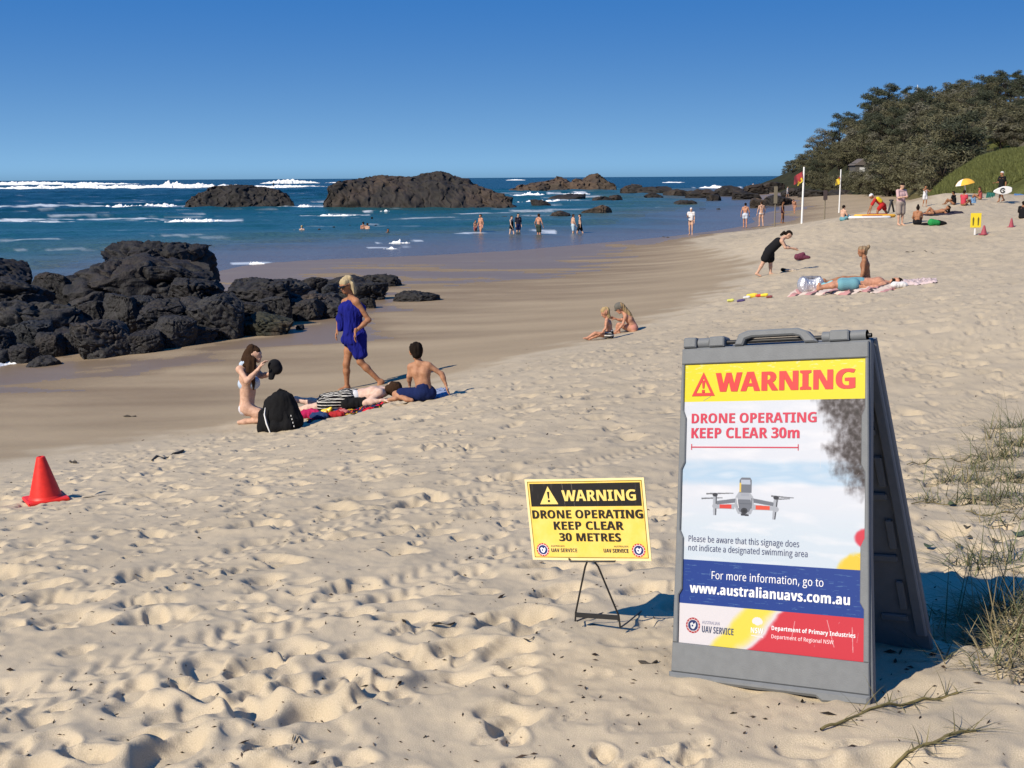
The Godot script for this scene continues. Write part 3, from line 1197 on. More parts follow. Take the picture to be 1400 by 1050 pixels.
## crown: leaf sprays spread through clumps; returns [trunk mesh, crown mesh]
func tree_kind(sd: int, h: float, spread_r: float, clumps: int, leaf: float, col: Vector3, lean: float, low: float) -> Array:
	rng.seed = sd
	var tr := buf()
	var top := Vector3(lean * h, h * 0.72, rng.randfn(0, 0.2))
	var bark := Color(0.075, 0.062, 0.05)
	var pts := PackedVector3Array()
	for k in 6:
		var t := k / 5.0
		pts.append(Vector3(top.x * t * t + 0.12 * sin(t * 5.0 + sd), top.y * t - 0.3 * (1.0 - t), top.z * t))
	tube(tr, pts, [0.2, 0.17, 0.14, 0.11, 0.08, 0.04], 7, bark)
	var cr := buf()
	for c in clumps:
		var a := TAU * c / clumps * 2.4 + rng.randf() * 0.8
		var hh := lerpf(low, 1.0, pow((c + 0.5) / clumps, 0.9))
		var rr := spread_r * (0.35 + 0.65 * sin(PI * clampf(0.15 + 0.75 * (hh - low) / (1.0 - low), 0, 1))) * rng.randf_range(0.35, 0.95)
		var o := Vector3(cos(a) * rr + lean * h * hh, h * hh * 0.93, sin(a) * rr)
		var from := pts[clampi(int(hh * 4.0), 1, 4)]
		tube(tr, PackedVector3Array([from, from.lerp(o, 0.55) + Vector3(0, -0.15, 0), o]), [0.06, 0.04, 0.015], 5, bark)
		var size := Vector3(rng.randf_range(0.55, 1.0), rng.randf_range(0.32, 0.55), rng.randf_range(0.55, 1.0)) * spread_r * 0.5
		var tone := rng.randf_range(0.7, 1.3)
		for n in 95:
			var d := Vector3(rng.randfn(), rng.randfn(), rng.randfn()).normalized() * pow(rng.randf(), 0.4)
			var p := o + d * size
			var u := Vector3(rng.randfn(), rng.randfn() * 0.6, rng.randfn()).normalized() * leaf * rng.randf_range(0.5, 1.3)
			var w := u.cross(Vector3(rng.randfn(), rng.randfn(), rng.randfn())).normalized() * leaf * rng.randf_range(0.15, 0.4)
			var q := col * tone * rng.randf_range(0.6, 1.4)
			tri(cr, p - u, p + w, p + u * 0.9, Color(q.x, q.y, q.z))
	return [to_mesh(tr), to_mesh(cr)]


func build_trees() -> void:
	var dark := Vector3(0.060, 0.068, 0.043)
	var olive := Vector3(0.110, 0.105, 0.062)
	var grey := Vector3(0.118, 0.112, 0.082)
	var kinds := [
		["windswept_tree", "wind-leaning dark tree with layered crown on the headland", tree_kind(1, 7.5, 2.3, 22, 0.34, dark, 0.14, 0.5)],
		["spreading_tree", "broad olive-green spreading tree on the headland", tree_kind(2, 6.5, 3.0, 30, 0.34, olive, 0.03, 0.22)],
		["dense_tree", "dense dark round-headed tree on the headland", tree_kind(3, 7.0, 2.6, 30, 0.32, dark, 0.0, 0.25)],
		["upright_tree", "tall narrow dark tree rising above the headland crown line", tree_kind(4, 9.0, 1.9, 24, 0.32, dark, 0.05, 0.35)],
		["grey_tree", "bushy grey-green tree with bare limbs showing", tree_kind(5, 6.0, 2.8, 22, 0.36, grey, -0.05, 0.3)],
		["coastal_shrub", "low dense coastal shrub at the foot of the headland", tree_kind(6, 2.6, 1.7, 14, 0.26, olive, 0.05, 0.12)],
	]
	var first := {}
	var place := func(k: int, px: float, dist: float, size: float, turn: float) -> void:
		var q := pd(px, 240, dist)
		var o: Node3D
		if not first.has(k):
			o = thing(kinds[k][0], kinds[k][1], "shrub" if k == 5 else "tree", Vector3.ZERO, "coastal shrubs below the headland" if k == 5 else "trees on the headland")
			part("trunk", kinds[k][2][0], M.bark, o)
			part("crown", kinds[k][2][1], M.leaf, o)
			first[k] = o
		else:
			o = first[k].duplicate()
			o.name = numbered(kinds[k][0])
			add_child(o)
		o.position = Vector3(q.x, hill_y(q.x, q.z) - 0.15, q.z)
		o.rotation.y = turn
		o.scale = Vector3.ONE * size
	rng.seed = 7
	# the crown line, tree by tree
	for a in [[0, 1183, 262, 1.25], [0, 1203, 258, 1.25], [2, 1195, 255, 0.95], [4, 1112, 300, 0.9], [4, 1126, 296, 1.0], [2, 1146, 285, 1.05], [5, 1096, 310, 1.2], [5, 1088, 318, 1.0], [2, 1160, 275, 0.9], [3, 1238, 240, 0.85], [3, 1246, 236, 0.8], [2, 1262, 232, 0.85], [5, 1252, 238, 1.2], [0, 1284, 215, 0.65], [0, 1300, 208, 0.8], [2, 1222, 245, 0.8], [1, 1318, 200, 0.8], [2, 1335, 195, 0.8], [0, 1350, 180, 0.75], [2, 1368, 170, 0.65], [3, 1385, 160, 0.55], [2, 1400, 150, 0.65], [3, 1415, 150, 0.6], [5, 1078, 325, 0.8], [4, 1137, 288, 0.7], [5, 1072, 330, 0.6]]:
		place.call(a[0], a[1], a[2], a[3], rng.randf_range(-0.3, 0.3) if a[0] == 0 else rng.randf() * TAU)
	# the wooded face below it
	for row in 8:
		var t := row / 7.0
		var px := 1100.0 + row * 3
		while px < 1430:
			var f := (px - 1100.0) / 330.0
			var ridge := lerpf(300.0, 175.0, f)
			var foot := lerpf(262.0, 122.0, clampf(f * 1.25, 0, 1))
			var dist := lerpf(foot + 1.0, ridge - 10.0, pow(t, 1.25)) + rng.randf_range(-5, 5)
			var k: int = [1, 2, 4, 1, 2, 5][rng.randi() % 6] if row < 5 else [2, 1, 2, 0, 4, 2][rng.randi() % 6]
			if px > 1150 or row < 5:
				place.call(k, px + rng.randf_range(-5, 5), dist, rng.randf_range(0.62, 0.95) * (0.7 if px < 1160 else 1.0 if px < 1300 else 0.72), rng.randf() * TAU)
			px += lerpf(15.0, 26.0, f) * (1.35 if row > 5 else 1.0)
	for k in 15:
		var px := 1198.0 + k * 8.5 + rng.randf_range(-3, 3)
		place.call([1, 4, 2, 1][k % 4], px, lerpf(168.0, 106.0, clampf(k / 13.0, 0, 1)) + rng.randf_range(-4, 6), rng.randf_range(0.6, 0.9), rng.randf() * TAU)
		place.call([2, 1, 5, 4][k % 4], px + 4.0, lerpf(182.0, 120.0, clampf(k / 13.0, 0, 1)) + rng.randf_range(-4, 6), rng.randf_range(0.7, 1.0), rng.randf() * TAU)
	for a in [[1168, 198], [1193, 199], [1180, 190], [1084, 305], [1098, 296], [1112, 284], [1124, 272], [1138, 262], [1150, 250]]:
		place.call(4 if a[1] < 200 else 5, a[0], a[1], 0.5 if a[1] < 200 else 1.3, rng.randf() * TAU)
	# shrubs along the foot
	for k in 30:
		var px := 1112.0 + k * 6.2 + rng.randf_range(-4, 4)
		place.call(5, px, lerpf(238.0, 106.0, clampf((px - 1112.0) / 178.0, 0, 1)) + rng.randf_range(-4, 4), rng.randf_range(0.7, 1.3), rng.randf() * TAU)


func build_house() -> void:
	var p := pd(1180, 228, 205)
	p.y = hill_y(p.x, p.z) - 2.4
	var o := thing("house", "small house with brown roof half hidden among the headland trees", "house", p)
	var b := buf()
	box(b, Vector3(0, 2.4, 0), Vector3(3.6, 4.8, 3.4), 0.0)
	part("wall", to_mesh(b), mat(0.085, 0.08, 0.07), o)
	b = buf()
	slab(b, PackedVector2Array([Vector2(-2.1, 4.4), Vector2(2.1, 4.4), Vector2(0.3, 5.5), Vector2(-0.5, 5.5)]), -1.9, 1.9, 0.04)
	part("roof", to_mesh(b), mat(0.12, 0.10, 0.085), o)
	b = buf()
	box(b, Vector3(-0.6, 3.7, 1.74), Vector3(0.9, 0.7, 0.08), 0.01)
	part("window", to_mesh(b), mat(0.6, 0.6, 0.58, 0.3), o)
	p = pd(1253, 150, 262)
	p.y = hill_y(p.x, p.z)
	var m := thing("signal_mast", "slim white mast with crossbars rising above the headland trees", "mast", p)
	var top := pd(1253, 116, 262).y - p.y
	b = buf()
	tube(b, PackedVector3Array([Vector3(0, -0.5, 0), Vector3(0, top, 0)]), [0.16, 0.07], 8)
	part("pole", to_mesh(b), M.white, m)
	b = buf()
	box(b, Vector3(0, top - 2.4, 0), Vector3(2.2, 0.12, 0.12), 0.02)
	part("crossbar", to_mesh(b), M.white, m)
	b = buf()
	box(b, Vector3(0, top - 1.2, 0), Vector3(1.1, 0.1, 0.1), 0.02)
	part("crossbar", to_mesh(b), M.white, m)
	# pale rock face above the grass
	var c := pd(1392, 214, 118)
	var cl := MeshInstance3D.new()
	cl.name = "cliff_rock"
	cl.mesh = boulder(Vector3(2.4, 2.6, 2.2), 51, 40, 1.3, Vector3(0.13, 0.115, 0.075), 0.2)
	cl.material_override = M.rock
	add_child(cl)
	cl.position = Vector3(c.x + 1.9, hill_y(c.x, c.z) + 0.5, c.z)
	meta(cl, "pale tan rock face above the grassy slope", "rock")


# ------------------------------------------------------------------ lettering
var fonts := {}


func font(weight := 700, family := "Droid Sans") -> SystemFont:
	var key := "%s%d" % [family, weight]
	if not fonts.has(key):
		var f := SystemFont.new()
		f.font_names = PackedStringArray([family])
		f.font_weight = weight
		fonts[key] = f
	return fonts[key]


## flat print: the words fitted into a box of w x h metres with its left middle at (x, y)
func words(parent: Node3D, s: String, x: float, y: float, w: float, h: float, m: Material, z := 0.0012, weight := 700, thick := 1.0) -> void:
	var t := TextMesh.new()
	t.text = s
	t.font = font(weight)
	t.font_size = 64
	t.pixel_size = 0.01
	t.depth = 0.02
	t.curve_step = 2.0
	t.horizontal_alignment = HORIZONTAL_ALIGNMENT_CENTER
	var box_ := t.get_aabb()
	var k := Vector3(w / box_.size.x, h / box_.size.y, 0.02)
	var o := part("lettering", t, m, parent)
	o.scale = k
	var c := box_.get_center()
	o.position = Vector3(x + w * 0.5 - c.x * k.x, y - c.y * k.y, z)
	if thick > 1.0:
		# heavier face: the same words laid once more, a hair's breadth aside
		var o2 := part("lettering", t, m, parent)
		o2.scale = k
		o2.position = o.position + Vector3((thick - 1.0) * h * 0.05, 0, 0.0004)
		o.position.x -= (thick - 1.0) * h * 0.05


# ------------------------------------------------------------------ printed pictures
func in_disc(x: float, y: float, cx: float, cy: float, r: float) -> bool:
	return (x - cx) * (x - cx) + (y - cy) * (y - cy) < r * r


func draw_poly(im: Image, poly: PackedVector2Array, c: Color, a := 1.0) -> void:
	var lo := poly[0]
	var hi := poly[0]
	for p in poly:
		lo = lo.min(p)
		hi = hi.max(p)
	for y in range(maxi(0, int(lo.y)), mini(im.get_height(), int(hi.y) + 2)):
		for x in range(maxi(0, int(lo.x)), mini(im.get_width(), int(hi.x) + 2)):
			if Geometry2D.is_point_in_polygon(Vector2(x + 0.5, y + 0.5), poly):
				im.set_pixel(x, y, im.get_pixel(x, y).lerp(c, a))


func draw_oval(im: Image, cx: float, cy: float, rx: float, ry: float, c: Color, a := 1.0) -> void:
	var p := PackedVector2Array()
	for k in 40:
		p.append(Vector2(cx + rx * cos(TAU * k / 40), cy + ry * sin(TAU * k / 40)))
	draw_poly(im, p, c, a)


func draw_bar(im: Image, p: Vector2, q: Vector2, w0: float, w1: float, c: Color, a := 1.0) -> void:
	var d := (q - p).normalized().orthogonal()
	draw_poly(im, PackedVector2Array([p + d * w0, q + d * w1, q - d * w1, p - d * w0]), c, a)


## round badge: red ring, blue ring, white bird-like shape on blue
func draw_badge(im: Image, cx: float, cy: float, r: float) -> void:
	draw_oval(im, cx, cy, r, r, Color(0.72, 0.12, 0.18))
	draw_oval(im, cx, cy, r * 0.80, r * 0.80, Color(0.93, 0.90, 0.88))
	for k in 14:
		var a := TAU * k / 14
		draw_bar(im, Vector2(cx + r * 0.84 * cos(a), cy + r * 0.84 * sin(a)), Vector2(cx + r * 0.96 * cos(a), cy + r * 0.96 * sin(a)), r * 0.05, r * 0.05, Color(0.95, 0.93, 0.9))
	draw_oval(im, cx, cy, r * 0.70, r * 0.70, Color(0.12, 0.18, 0.42))
	draw_poly(im, PackedVector2Array([Vector2(cx - r * 0.42, cy - r * 0.22), Vector2(cx - r * 0.1, cy - r * 0.42), Vector2(cx + r * 0.05, cy - r * 0.15), Vector2(cx + r * 0.35, cy - r * 0.4), Vector2(cx + r * 0.42, cy), Vector2(cx + r * 0.22, cy + r * 0.36), Vector2(cx, cy + r * 0.5), Vector2(cx - r * 0.3, cy + r * 0.32)]), Color(0.95, 0.95, 0.95))
	draw_oval(im, cx - r * 0.08, cy + r * 0.05, r * 0.13, r * 0.13, Color(0.12, 0.18, 0.42))


func poster_image() -> Image:
	var W := 610
	var H := 914
	var im := Image.create(W, H, false, Image.FORMAT_RGBA8)
	var nb := noise(0.012, 71, 3)
	var nd := noise(0.02, 72, 4)
	var ns := noise(0.004, 73, 2)
	var yellow := Color(0.985, 0.91, 0.10)
	var blue := Color(0.03, 0.235, 0.58)
	var red := Color(0.86, 0.20, 0.26)
	for y in H:
		var v := float(y) / H
		for x in W:
			var u := float(x) / W
			var c: Color
			if v < 0.136:
				c = yellow
				var fade := smoothstep(0.25, 0.5, nd.get_noise_2d(x * 1.3, y * 5.0 + 300.0)) * (1.0 - v / 0.136)
				c = c.lerp(Color(0.97, 0.95, 0.75), fade * 0.8)
			elif v < 0.704:
				var n := nb.get_noise_2d(x * 0.35, y * 1.5)
				c = Color(0.90, 0.92, 0.95)
				# out-of-focus sea behind the aircraft
				var band := smoothstep(0.335, 0.365, v) * (1.0 - smoothstep(0.415, 0.445, v + 0.01 * n))
				c = c.lerp(Color(0.70, 0.83, 0.93), band * (0.8 + 0.5 * n))
				c = c.lerp(Color(0.84, 0.90, 0.94), smoothstep(0.45, 0.62, v) * 0.8)
				c = c.lerp(Color(0.97, 0.97, 0.98), clampf(n * 0.9, 0.0, 0.6))
				# out-of-focus dark tree
				var e := nd.get_noise_2d(x * 0.8, y * 0.8) * 0.10 + nd.get_noise_2d(x * 3.0, y * 0.8) * 0.03
				var lip_u := 0.80 + 0.05 * sin(v * 31.0) if v < 0.30 else 0.80 + (v - 0.30) * 0.95
				var d1 := smoothstep(lip_u - 0.05, lip_u + 0.09, u - e * 0.7) * (1.0 - smoothstep(0.40, 0.48, v + e * 0.3))
				c = c.lerp(Color(0.25, 0.215, 0.215), d1 * (0.9 + 0.5 * nd.get_noise_2d(x * 2.0, y * 2.0)))
				# corner of a red and yellow flag
				var f := 1.0 - smoothstep(0.85, 1.1, sqrt(pow((u - 1.02) / 0.15, 2) + pow((v - 0.71) / 0.07, 2)) + e)
				c = c.lerp(Color(0.98, 0.83, 0.25), f)
				var f2 := 1.0 - smoothstep(0.8, 1.1, sqrt(pow((u - 1.01) / 0.06, 2) + pow((v - 0.60) / 0.035, 2)) + e)
				c = c.lerp(Color(0.88, 0.22, 0.30), f2)
			elif v < 0.859:
				c = blue
				if nd.get_noise_2d(x * 0.6, y * 9.0) > 0.46:
					c = c.lerp(Color(0.55, 0.63, 0.75), 0.55)
			else:
				var t := (v - 0.859) / 0.141
				c = Color(0.93, 0.91, 0.92)
				var s := u + 0.20 * t + nd.get_noise_2d(x * 0.4, y * 0.4) * 0.03
				var yb := smoothstep(0.36, 0.42, s) * (1.0 - smoothstep(0.50, 0.585, s))
				c = c.lerp(Color(0.98, 0.90, 0.32), yb)
				c = c.lerp(red, smoothstep(0.575, 0.61, s))
			im.set_pixel(x, y, c)
	# scuffs and scratches in the print
	rng.seed = 5
	for k in 46:
		var p := Vector2(rng.randf() * W, rng.randf() * H)
		draw_bar(im, p, p + Vector2(rng.randfn(0, 9), rng.randfn(0, 22)), 0.8, 0.5, Color(0.93, 0.92, 0.92), 0.45)
	for a in [[395, 812, 385, 868], [497, 800, 520, 880], [575, 815, 578, 890], [70, 122, 96, 108]]:
		draw_bar(im, Vector2(a[0], a[1]), Vector2(a[2], a[3]), 1.2, 1.2, Color(0.95, 0.75, 0.75) if a[1] > 700 else Color(0.6, 0.6, 0.6), 0.8)
	# the aircraft
	var gl := Color(0.70, 0.72, 0.75)
	var gm := Color(0.46, 0.48, 0.52)
	var gd := Color(0.20, 0.21, 0.24)
	var air := Image.create(W, H, false, Image.FORMAT_RGBA8)
	for a in [[60, 418, 175, 413], [40, 437, 130, 432], [330, 420, 420, 425], [345, 432, 405, 428]]:
		draw_bar(air, Vector2(a[0], a[1]), Vector2(a[2], a[3]), 3.0, 1.5, gd, 0.55)
	draw_bar(air, Vector2(105, 452), Vector2(195, 440), 7, 8, gm)
	draw_bar(air, Vector2(250, 438), Vector2(345, 452), 8, 7, gm)
	draw_bar(air, Vector2(100, 467), Vector2(180, 465), 8, 10, gl)
	draw_bar(air, Vector2(118, 466), Vector2(168, 465), 7.5, 8.5, Color(0.90, 0.27, 0.22))
	draw_bar(air, Vector2(258, 465), Vector2(345, 467), 10, 8, gl)
	draw_bar(air, Vector2(268, 465), Vector2(325, 466), 8.5, 7.5, Color(0.93, 0.33, 0.22))
	for a in [[98, 425, 98, 500], [350, 430, 342, 508]]:
		draw_bar(air, Vector2(a[0], a[1]), Vector2(a[2], a[3]), 9, 6, gl)
		draw_bar(air, Vector2(a[0] + 5, a[1]), Vector2(a[2] + 4, a[3]), 2, 2, gd)
		draw_oval(air, a[0], a[1] - 4, 11, 7, gd)
		draw_oval(air, a[0], a[1] + 40, 11, 10, gl)
	draw_poly(air, PackedVector2Array([Vector2(186, 425), Vector2(200, 405), Vector2(240, 405), Vector2(256, 425), Vector2(262, 462), Vector2(248, 492), Vector2(196, 492), Vector2(180, 462)]), gl)
	draw_poly(air, PackedVector2Array([Vector2(196, 436), Vector2(246, 436), Vector2(252, 462), Vector2(240, 484), Vector2(202, 484), Vector2(190, 462)]), gm)
	draw_poly(air, PackedVector2Array([Vector2(200, 362), Vector2(208, 352), Vector2(244, 352), Vector2(250, 362), Vector2(250, 410), Vector2(200, 410)]), gm)
	draw_poly(air, PackedVector2Array([Vector2(206, 360), Vector2(244, 360), Vector2(245, 378), Vector2(206, 378)]), Color(0.74, 0.78, 0.84))
	draw_poly(air, PackedVector2Array([Vector2(200, 372), Vector2(207, 372), Vector2(207, 408), Vector2(200, 408)]), Color(0.95, 0.80, 0.35))
	draw_oval(air, 221, 480, 14, 12, gd)
	draw_oval(air, 221, 480, 7, 6, Color(0.12, 0.13, 0.16))
	draw_bar(air, Vector2(200, 452), Vector2(248, 452), 2.0, 2.0, Color(0.40, 0.42, 0.46))
	draw_bar(air, Vector2(206, 418), Vector2(240, 418), 5.0, 5.0, Color(0.66, 0.68, 0.72))
	draw_bar(air, Vector2(190, 430), Vector2(197, 470), 2.0, 2.0, Color(0.93, 0.94, 0.95))
	draw_bar(air, Vector2(252, 430), Vector2(250, 470), 2.0, 2.0, Color(0.45, 0.47, 0.5))
	draw_bar(air, Vector2(208, 494), Vector2(240, 496), 4, 3, gd)
	var crop := air.get_region(Rect2i(30, 344, 400, 172))
	crop.resize(332, 143, Image.INTERPOLATE_LANCZOS)
	im.blend_rect(crop, Rect2i(0, 0, 332, 143), Vector2i(62, 366))
	# badges
	draw_badge(im, 50, 855, 25)
	for k in 7:
		var a := PI * (0.08 + 0.84 * k / 6.0)
		draw_oval(im, 272 - cos(a) * 12, 826 - sin(a) * 8, 6, 8, Color(0.97, 0.95, 0.95))
	draw_oval(im, 272, 828, 11, 8, Color(0.97, 0.95, 0.95))
	draw_bar(im, Vector2(252, 868), Vector2(292, 871), 1.6, 1.6, Color(0.97, 0.95, 0.95))
	return im


func build_aframe() -> void:
	var x := Vector3(0.8197, 0.1175, 0.5607)
	var z := Vector3(-0.5712, 0.2426, 0.7842)
	x = x.normalized()
	z = (z - x * z.dot(x)).normalized()
	var o := thing("sandwich_board", "grey plastic folding sandwich board with a red and yellow drone warning poster", "sign board", Vector3(0.803, 2.841, -3.658))
	o.basis = Basis(x, z.cross(x), z)
	# front leaf
	var outline := PackedVector2Array([Vector2(-0.329, -0.583), Vector2(-0.20, -0.585), Vector2(-0.185, -0.572), Vector2(0.165, -0.572), Vector2(0.185, -0.587), Vector2(0.325, -0.587), Vector2(0.331, -0.57), Vector2(0.318, -0.1), Vector2(0.315, 0.5), Vector2(0.313, 0.508), Vector2(-0.313, 0.508), Vector2(-0.315, 0.5), Vector2(-0.318, -0.1), Vector2(-0.331, -0.57)])
	var b := buf()
	slab(b, outline, -0.036, -0.003, 0.004)
	part("front_leaf", to_mesh(b), M.grey_plastic, o)
	# raised border round the poster, its inner edge stepping in and out
	var wig := PackedVector2Array()
	for s in [[0.452, 0.010], [0.30, 0.010], [0.275, 0.0], [0.13, 0.0], [0.105, 0.012], [-0.09, 0.012], [-0.115, 0.0], [-0.28, 0.0], [-0.30, 0.012], [-0.452, 0.012]]:
		wig.append(Vector2(0.2925 + s[1], s[0]))
	for sx in [-1.0, 1.0]:
		var p := PackedVector2Array()
		for q in wig:
			p.append(Vector2(q.x * sx, q.y))
		p.append(Vector2(0.322 * sx, -0.452))
		p.append(Vector2(0.3125 * sx, 0.452))
		b = buf()
		slab(b, p, -0.003, 0.009, 0.003)
		part("border_rail", to_mesh(b), M.grey_plastic, o)
	b = buf()
	slab(b, PackedVector2Array([Vector2(-0.3125, 0.4525), Vector2(0.3125, 0.4525), Vector2(0.312, 0.503), Vector2(-0.312, 0.503)]), -0.003, 0.009, 0.003)
	part("border_rail", to_mesh(b), M.grey_plastic, o)
	b = buf()
	slab(b, PackedVector2Array([Vector2(-0.322, -0.4525), Vector2(0.322, -0.4525), Vector2(0.3245, -0.545), Vector2(-0.3245, -0.545)]), -0.003, 0.010, 0.003)
	part("border_rail", to_mesh(b), M.grey_plastic, o)
	b = buf()
	slab(b, PackedVector2Array([Vector2(-0.328, -0.5455), Vector2(0.328, -0.5455), Vector2(0.3275, -0.575), Vector2(0.185, -0.581), Vector2(0.165, -0.568), Vector2(-0.185, -0.568), Vector2(-0.20, -0.580), Vector2(-0.3275, -0.578)]), -0.003, 0.024, 0.008)
	part("skirting_lip", to_mesh(b), M.grey_plastic, o)
	# carrying handle
	b = buf()
	var hp := PackedVector2Array([Vector2(-0.13, 0.5085), Vector2(-0.115, 0.545), Vector2(-0.085, 0.556), Vector2(0.085, 0.556), Vector2(0.115, 0.545), Vector2(0.15, 0.5085), Vector2(0.108, 0.5085), Vector2(0.092, 0.528), Vector2(0.07, 0.534), Vector2(-0.07, 0.534), Vector2(-0.092, 0.528), Vector2(-0.1, 0.5085)])
	slab(b, hp, -0.034, 0.004, 0.005)
	part("carrying_handle", to_mesh(b), M.grey_plastic, o)
	# hinge knuckles
	for a in [[-0.288, 0.046], [-0.192, 0.054], [0.218, 0.062]]:
		b = buf()
		slab(b, PackedVector2Array([Vector2(a[0] - a[1] * 0.5, 0.5085), Vector2(a[0] + a[1] * 0.5, 0.5085), Vector2(a[0] + a[1] * 0.5, 0.536), Vector2(a[0] + a[1] * 0.42, 0.542), Vector2(a[0] - a[1] * 0.42, 0.542), Vector2(a[0] - a[1] * 0.5, 0.536)]), -0.05, 0.004, 0.004)
		part("hinge_tab", to_mesh(b), M.grey_plastic, o)
	for a in [[-0.241, 0.042, 0.017], [0.174, 0.026, 0.017], [0.276, 0.05, 0.017]]:
		b = buf()
		var hb := PackedVector3Array([Vector3(a[0] - a[1] * 0.48, 0.524, -0.018), Vector3(a[0] + a[1] * 0.48, 0.524, -0.018)])
		tube(b, hb, a[2], 14)
		part("hinge_knuckle", to_mesh(b), M.grey_plastic, o)
	b = buf()
	tube(b, PackedVector3Array([Vector3(-0.310, 0.524, -0.022), Vector3(0.312, 0.524, -0.022)]), 0.007, 10)
	part("hinge_pin", to_mesh(b), M.black, o)
	# rear leaf
	var back := Node3D.new()
	back.name = "rear_leaf"
	o.add_child(back)
	back.position = Vector3(0, 0.527, -0.03)
	back.rotation.x = deg_to_rad(30.0)
	b = buf()
	slab(b, PackedVector2Array([Vector2(-0.33, -1.15), Vector2(0.33, -1.15), Vector2(0.315, -0.02), Vector2(-0.315, -0.02)]), -0.03, -0.006, 0.004)
	part("rear_panel", to_mesh(b), M.grey_plastic, back)
	for sx in [-1.0, 1.0]:
		b = buf()
		slab(b, PackedVector2Array([Vector2(0.29 * sx, -1.08), Vector2(0.325 * sx, -1.08), Vector2(0.311 * sx, -0.03), Vector2(0.28 * sx, -0.03)]), -0.006, 0.014, 0.004)
		part("stiffening_rib", to_mesh(b), M.grey_plastic, back)
		for k in 4:
			b = buf()
			box(b, Vector3(0.262 * sx, -0.24 - k * 0.23, 0.001), Vector3(0.026, 0.11, 0.012), 0.004)
			part("moulded_slot", to_mesh(b), M.grey_plastic, back)
			b = buf()
			box(b, Vector3(0.225 * sx, -0.33 - k * 0.23, 0.001), Vector3(0.09, 0.026, 0.012), 0.004)
			part("moulded_slot", to_mesh(b), M.grey_plastic, back)
	# poster
	var pm := mat(0.58, 0.585, 0.60, 0.45, 0.45)
	pm.albedo_texture = ImageTexture.create_from_image(poster_image())
	pm.texture_repeat = false
	pm.normal_enabled = true
	b = buf()
	b.v = PackedVector3Array([Vector3(-0.303, -0.452, 0.001), Vector3(-0.303, 0.452, 0.001), Vector3(0.303, 0.452, 0.001), Vector3(0.303, -0.452, 0.001)])
	b.n = PackedVector3Array([Vector3.BACK, Vector3.BACK, Vector3.BACK, Vector3.BACK])
	b.u = PackedVector2Array([Vector2(0, 1), Vector2(0, 0), Vector2(1, 0), Vector2(1, 1)])
	b.i = PackedInt32Array([0, 1, 2, 0, 2, 3])
	pm.normal_enabled = false
	var poster := part("poster", to_mesh(b), pm, o)
	poster.set_meta("label", "drone warning poster with yellow header, blue web address band and red foot")
	var U := func(f: float) -> float: return -0.303 + 0.606 * f
	var Y := func(f: float) -> float: return 0.452 - 0.904 * f
	var red := mat(0.55, 0.022, 0.018, 0.42)
	var pink := mat(0.46, 0.018, 0.05, 0.42)
	var navy := mat(0.035, 0.05, 0.11, 0.42)
	var wh := mat(0.68, 0.68, 0.70, 0.42)
	var dark := mat(0.04, 0.05, 0.12, 0.42)
	words(poster, "WARNING", U.call(0.188), Y.call(0.068), 0.606 * 0.755, 0.062, red, 0.0022, 700, 1.9)
	words(poster, "DRONE OPERATING", U.call(0.048), Y.call(0.197), 0.606 * 0.70, 0.032, pink, 0.0022, 700, 1.4)
	words(poster, "KEEP CLEAR 30m", U.call(0.048), Y.call(0.250), 0.606 * 0.61, 0.034, pink, 0.0022, 700, 1.4)
	words(poster, "Please be aware that this signage does", U.call(0.045), Y.call(0.632), 0.606 * 0.62, 0.027, dark, 0.0022, 400)
	words(poster, "not indicate a designated swimming area", U.call(0.045), Y.call(0.664), 0.606 * 0.665, 0.027, dark, 0.0022, 400)
	words(poster, "For more information, go to", U.call(0.185), Y.call(0.757), 0.606 * 0.61, 0.034, wh, 0.0022, 400)
	words(poster, "www.australianuavs.com.au", U.call(0.06), Y.call(0.803), 0.606 * 0.87, 0.034, wh, 0.0022, 700, 1.4)
	words(poster, "AUSTRALIAN", U.call(0.135), Y.call(0.921), 0.606 * 0.10, 0.010, mat(0.3, 0.3, 0.4, 0.42), 0.0022, 400)
	words(poster, "UAV SERVICE", U.call(0.135), Y.call(0.945), 0.606 * 0.18, 0.021, navy, 0.0022)
	words(poster, "NSW", U.call(0.412), Y.call(0.932), 0.606 * 0.068, 0.017, wh, 0.0022)
	words(poster, "Department of Primary Industries", U.call(0.525), Y.call(0.920), 0.606 * 0.435, 0.018, wh, 0.0022)
	words(poster, "Department of Regional NSW", U.call(0.525), Y.call(0.948), 0.606 * 0.325, 0.016, mat(0.8, 0.6, 0.62, 0.42), 0.0022, 400)
	var mark := buf()
	for q in [[Vector2(0.048, 0.299), Vector2(0.655, 0.303)], [Vector2(0.048, 0.290), Vector2(0.0525, 0.311)], [Vector2(0.6505, 0.290), Vector2(0.655, 0.311)]]:
		var c := Vector3((U.call(q[0].x) + U.call(q[1].x)) * 0.5, (Y.call(q[0].y) + Y.call(q[1].y)) * 0.5, 0.0022)
		box(mark, c, Vector3((q[1].x - q[0].x) * 0.606, (q[1].y - q[0].y) * 0.904, 0.0006))
	part("distance_mark", to_mesh(mark), pink, poster)
	warning_triangle(poster, Vector2(U.call(0.113), Y.call(0.073)), 0.082, 0.078, 0.007, red)
	# sand thrown up against the foot
	o.position.y -= 0.006


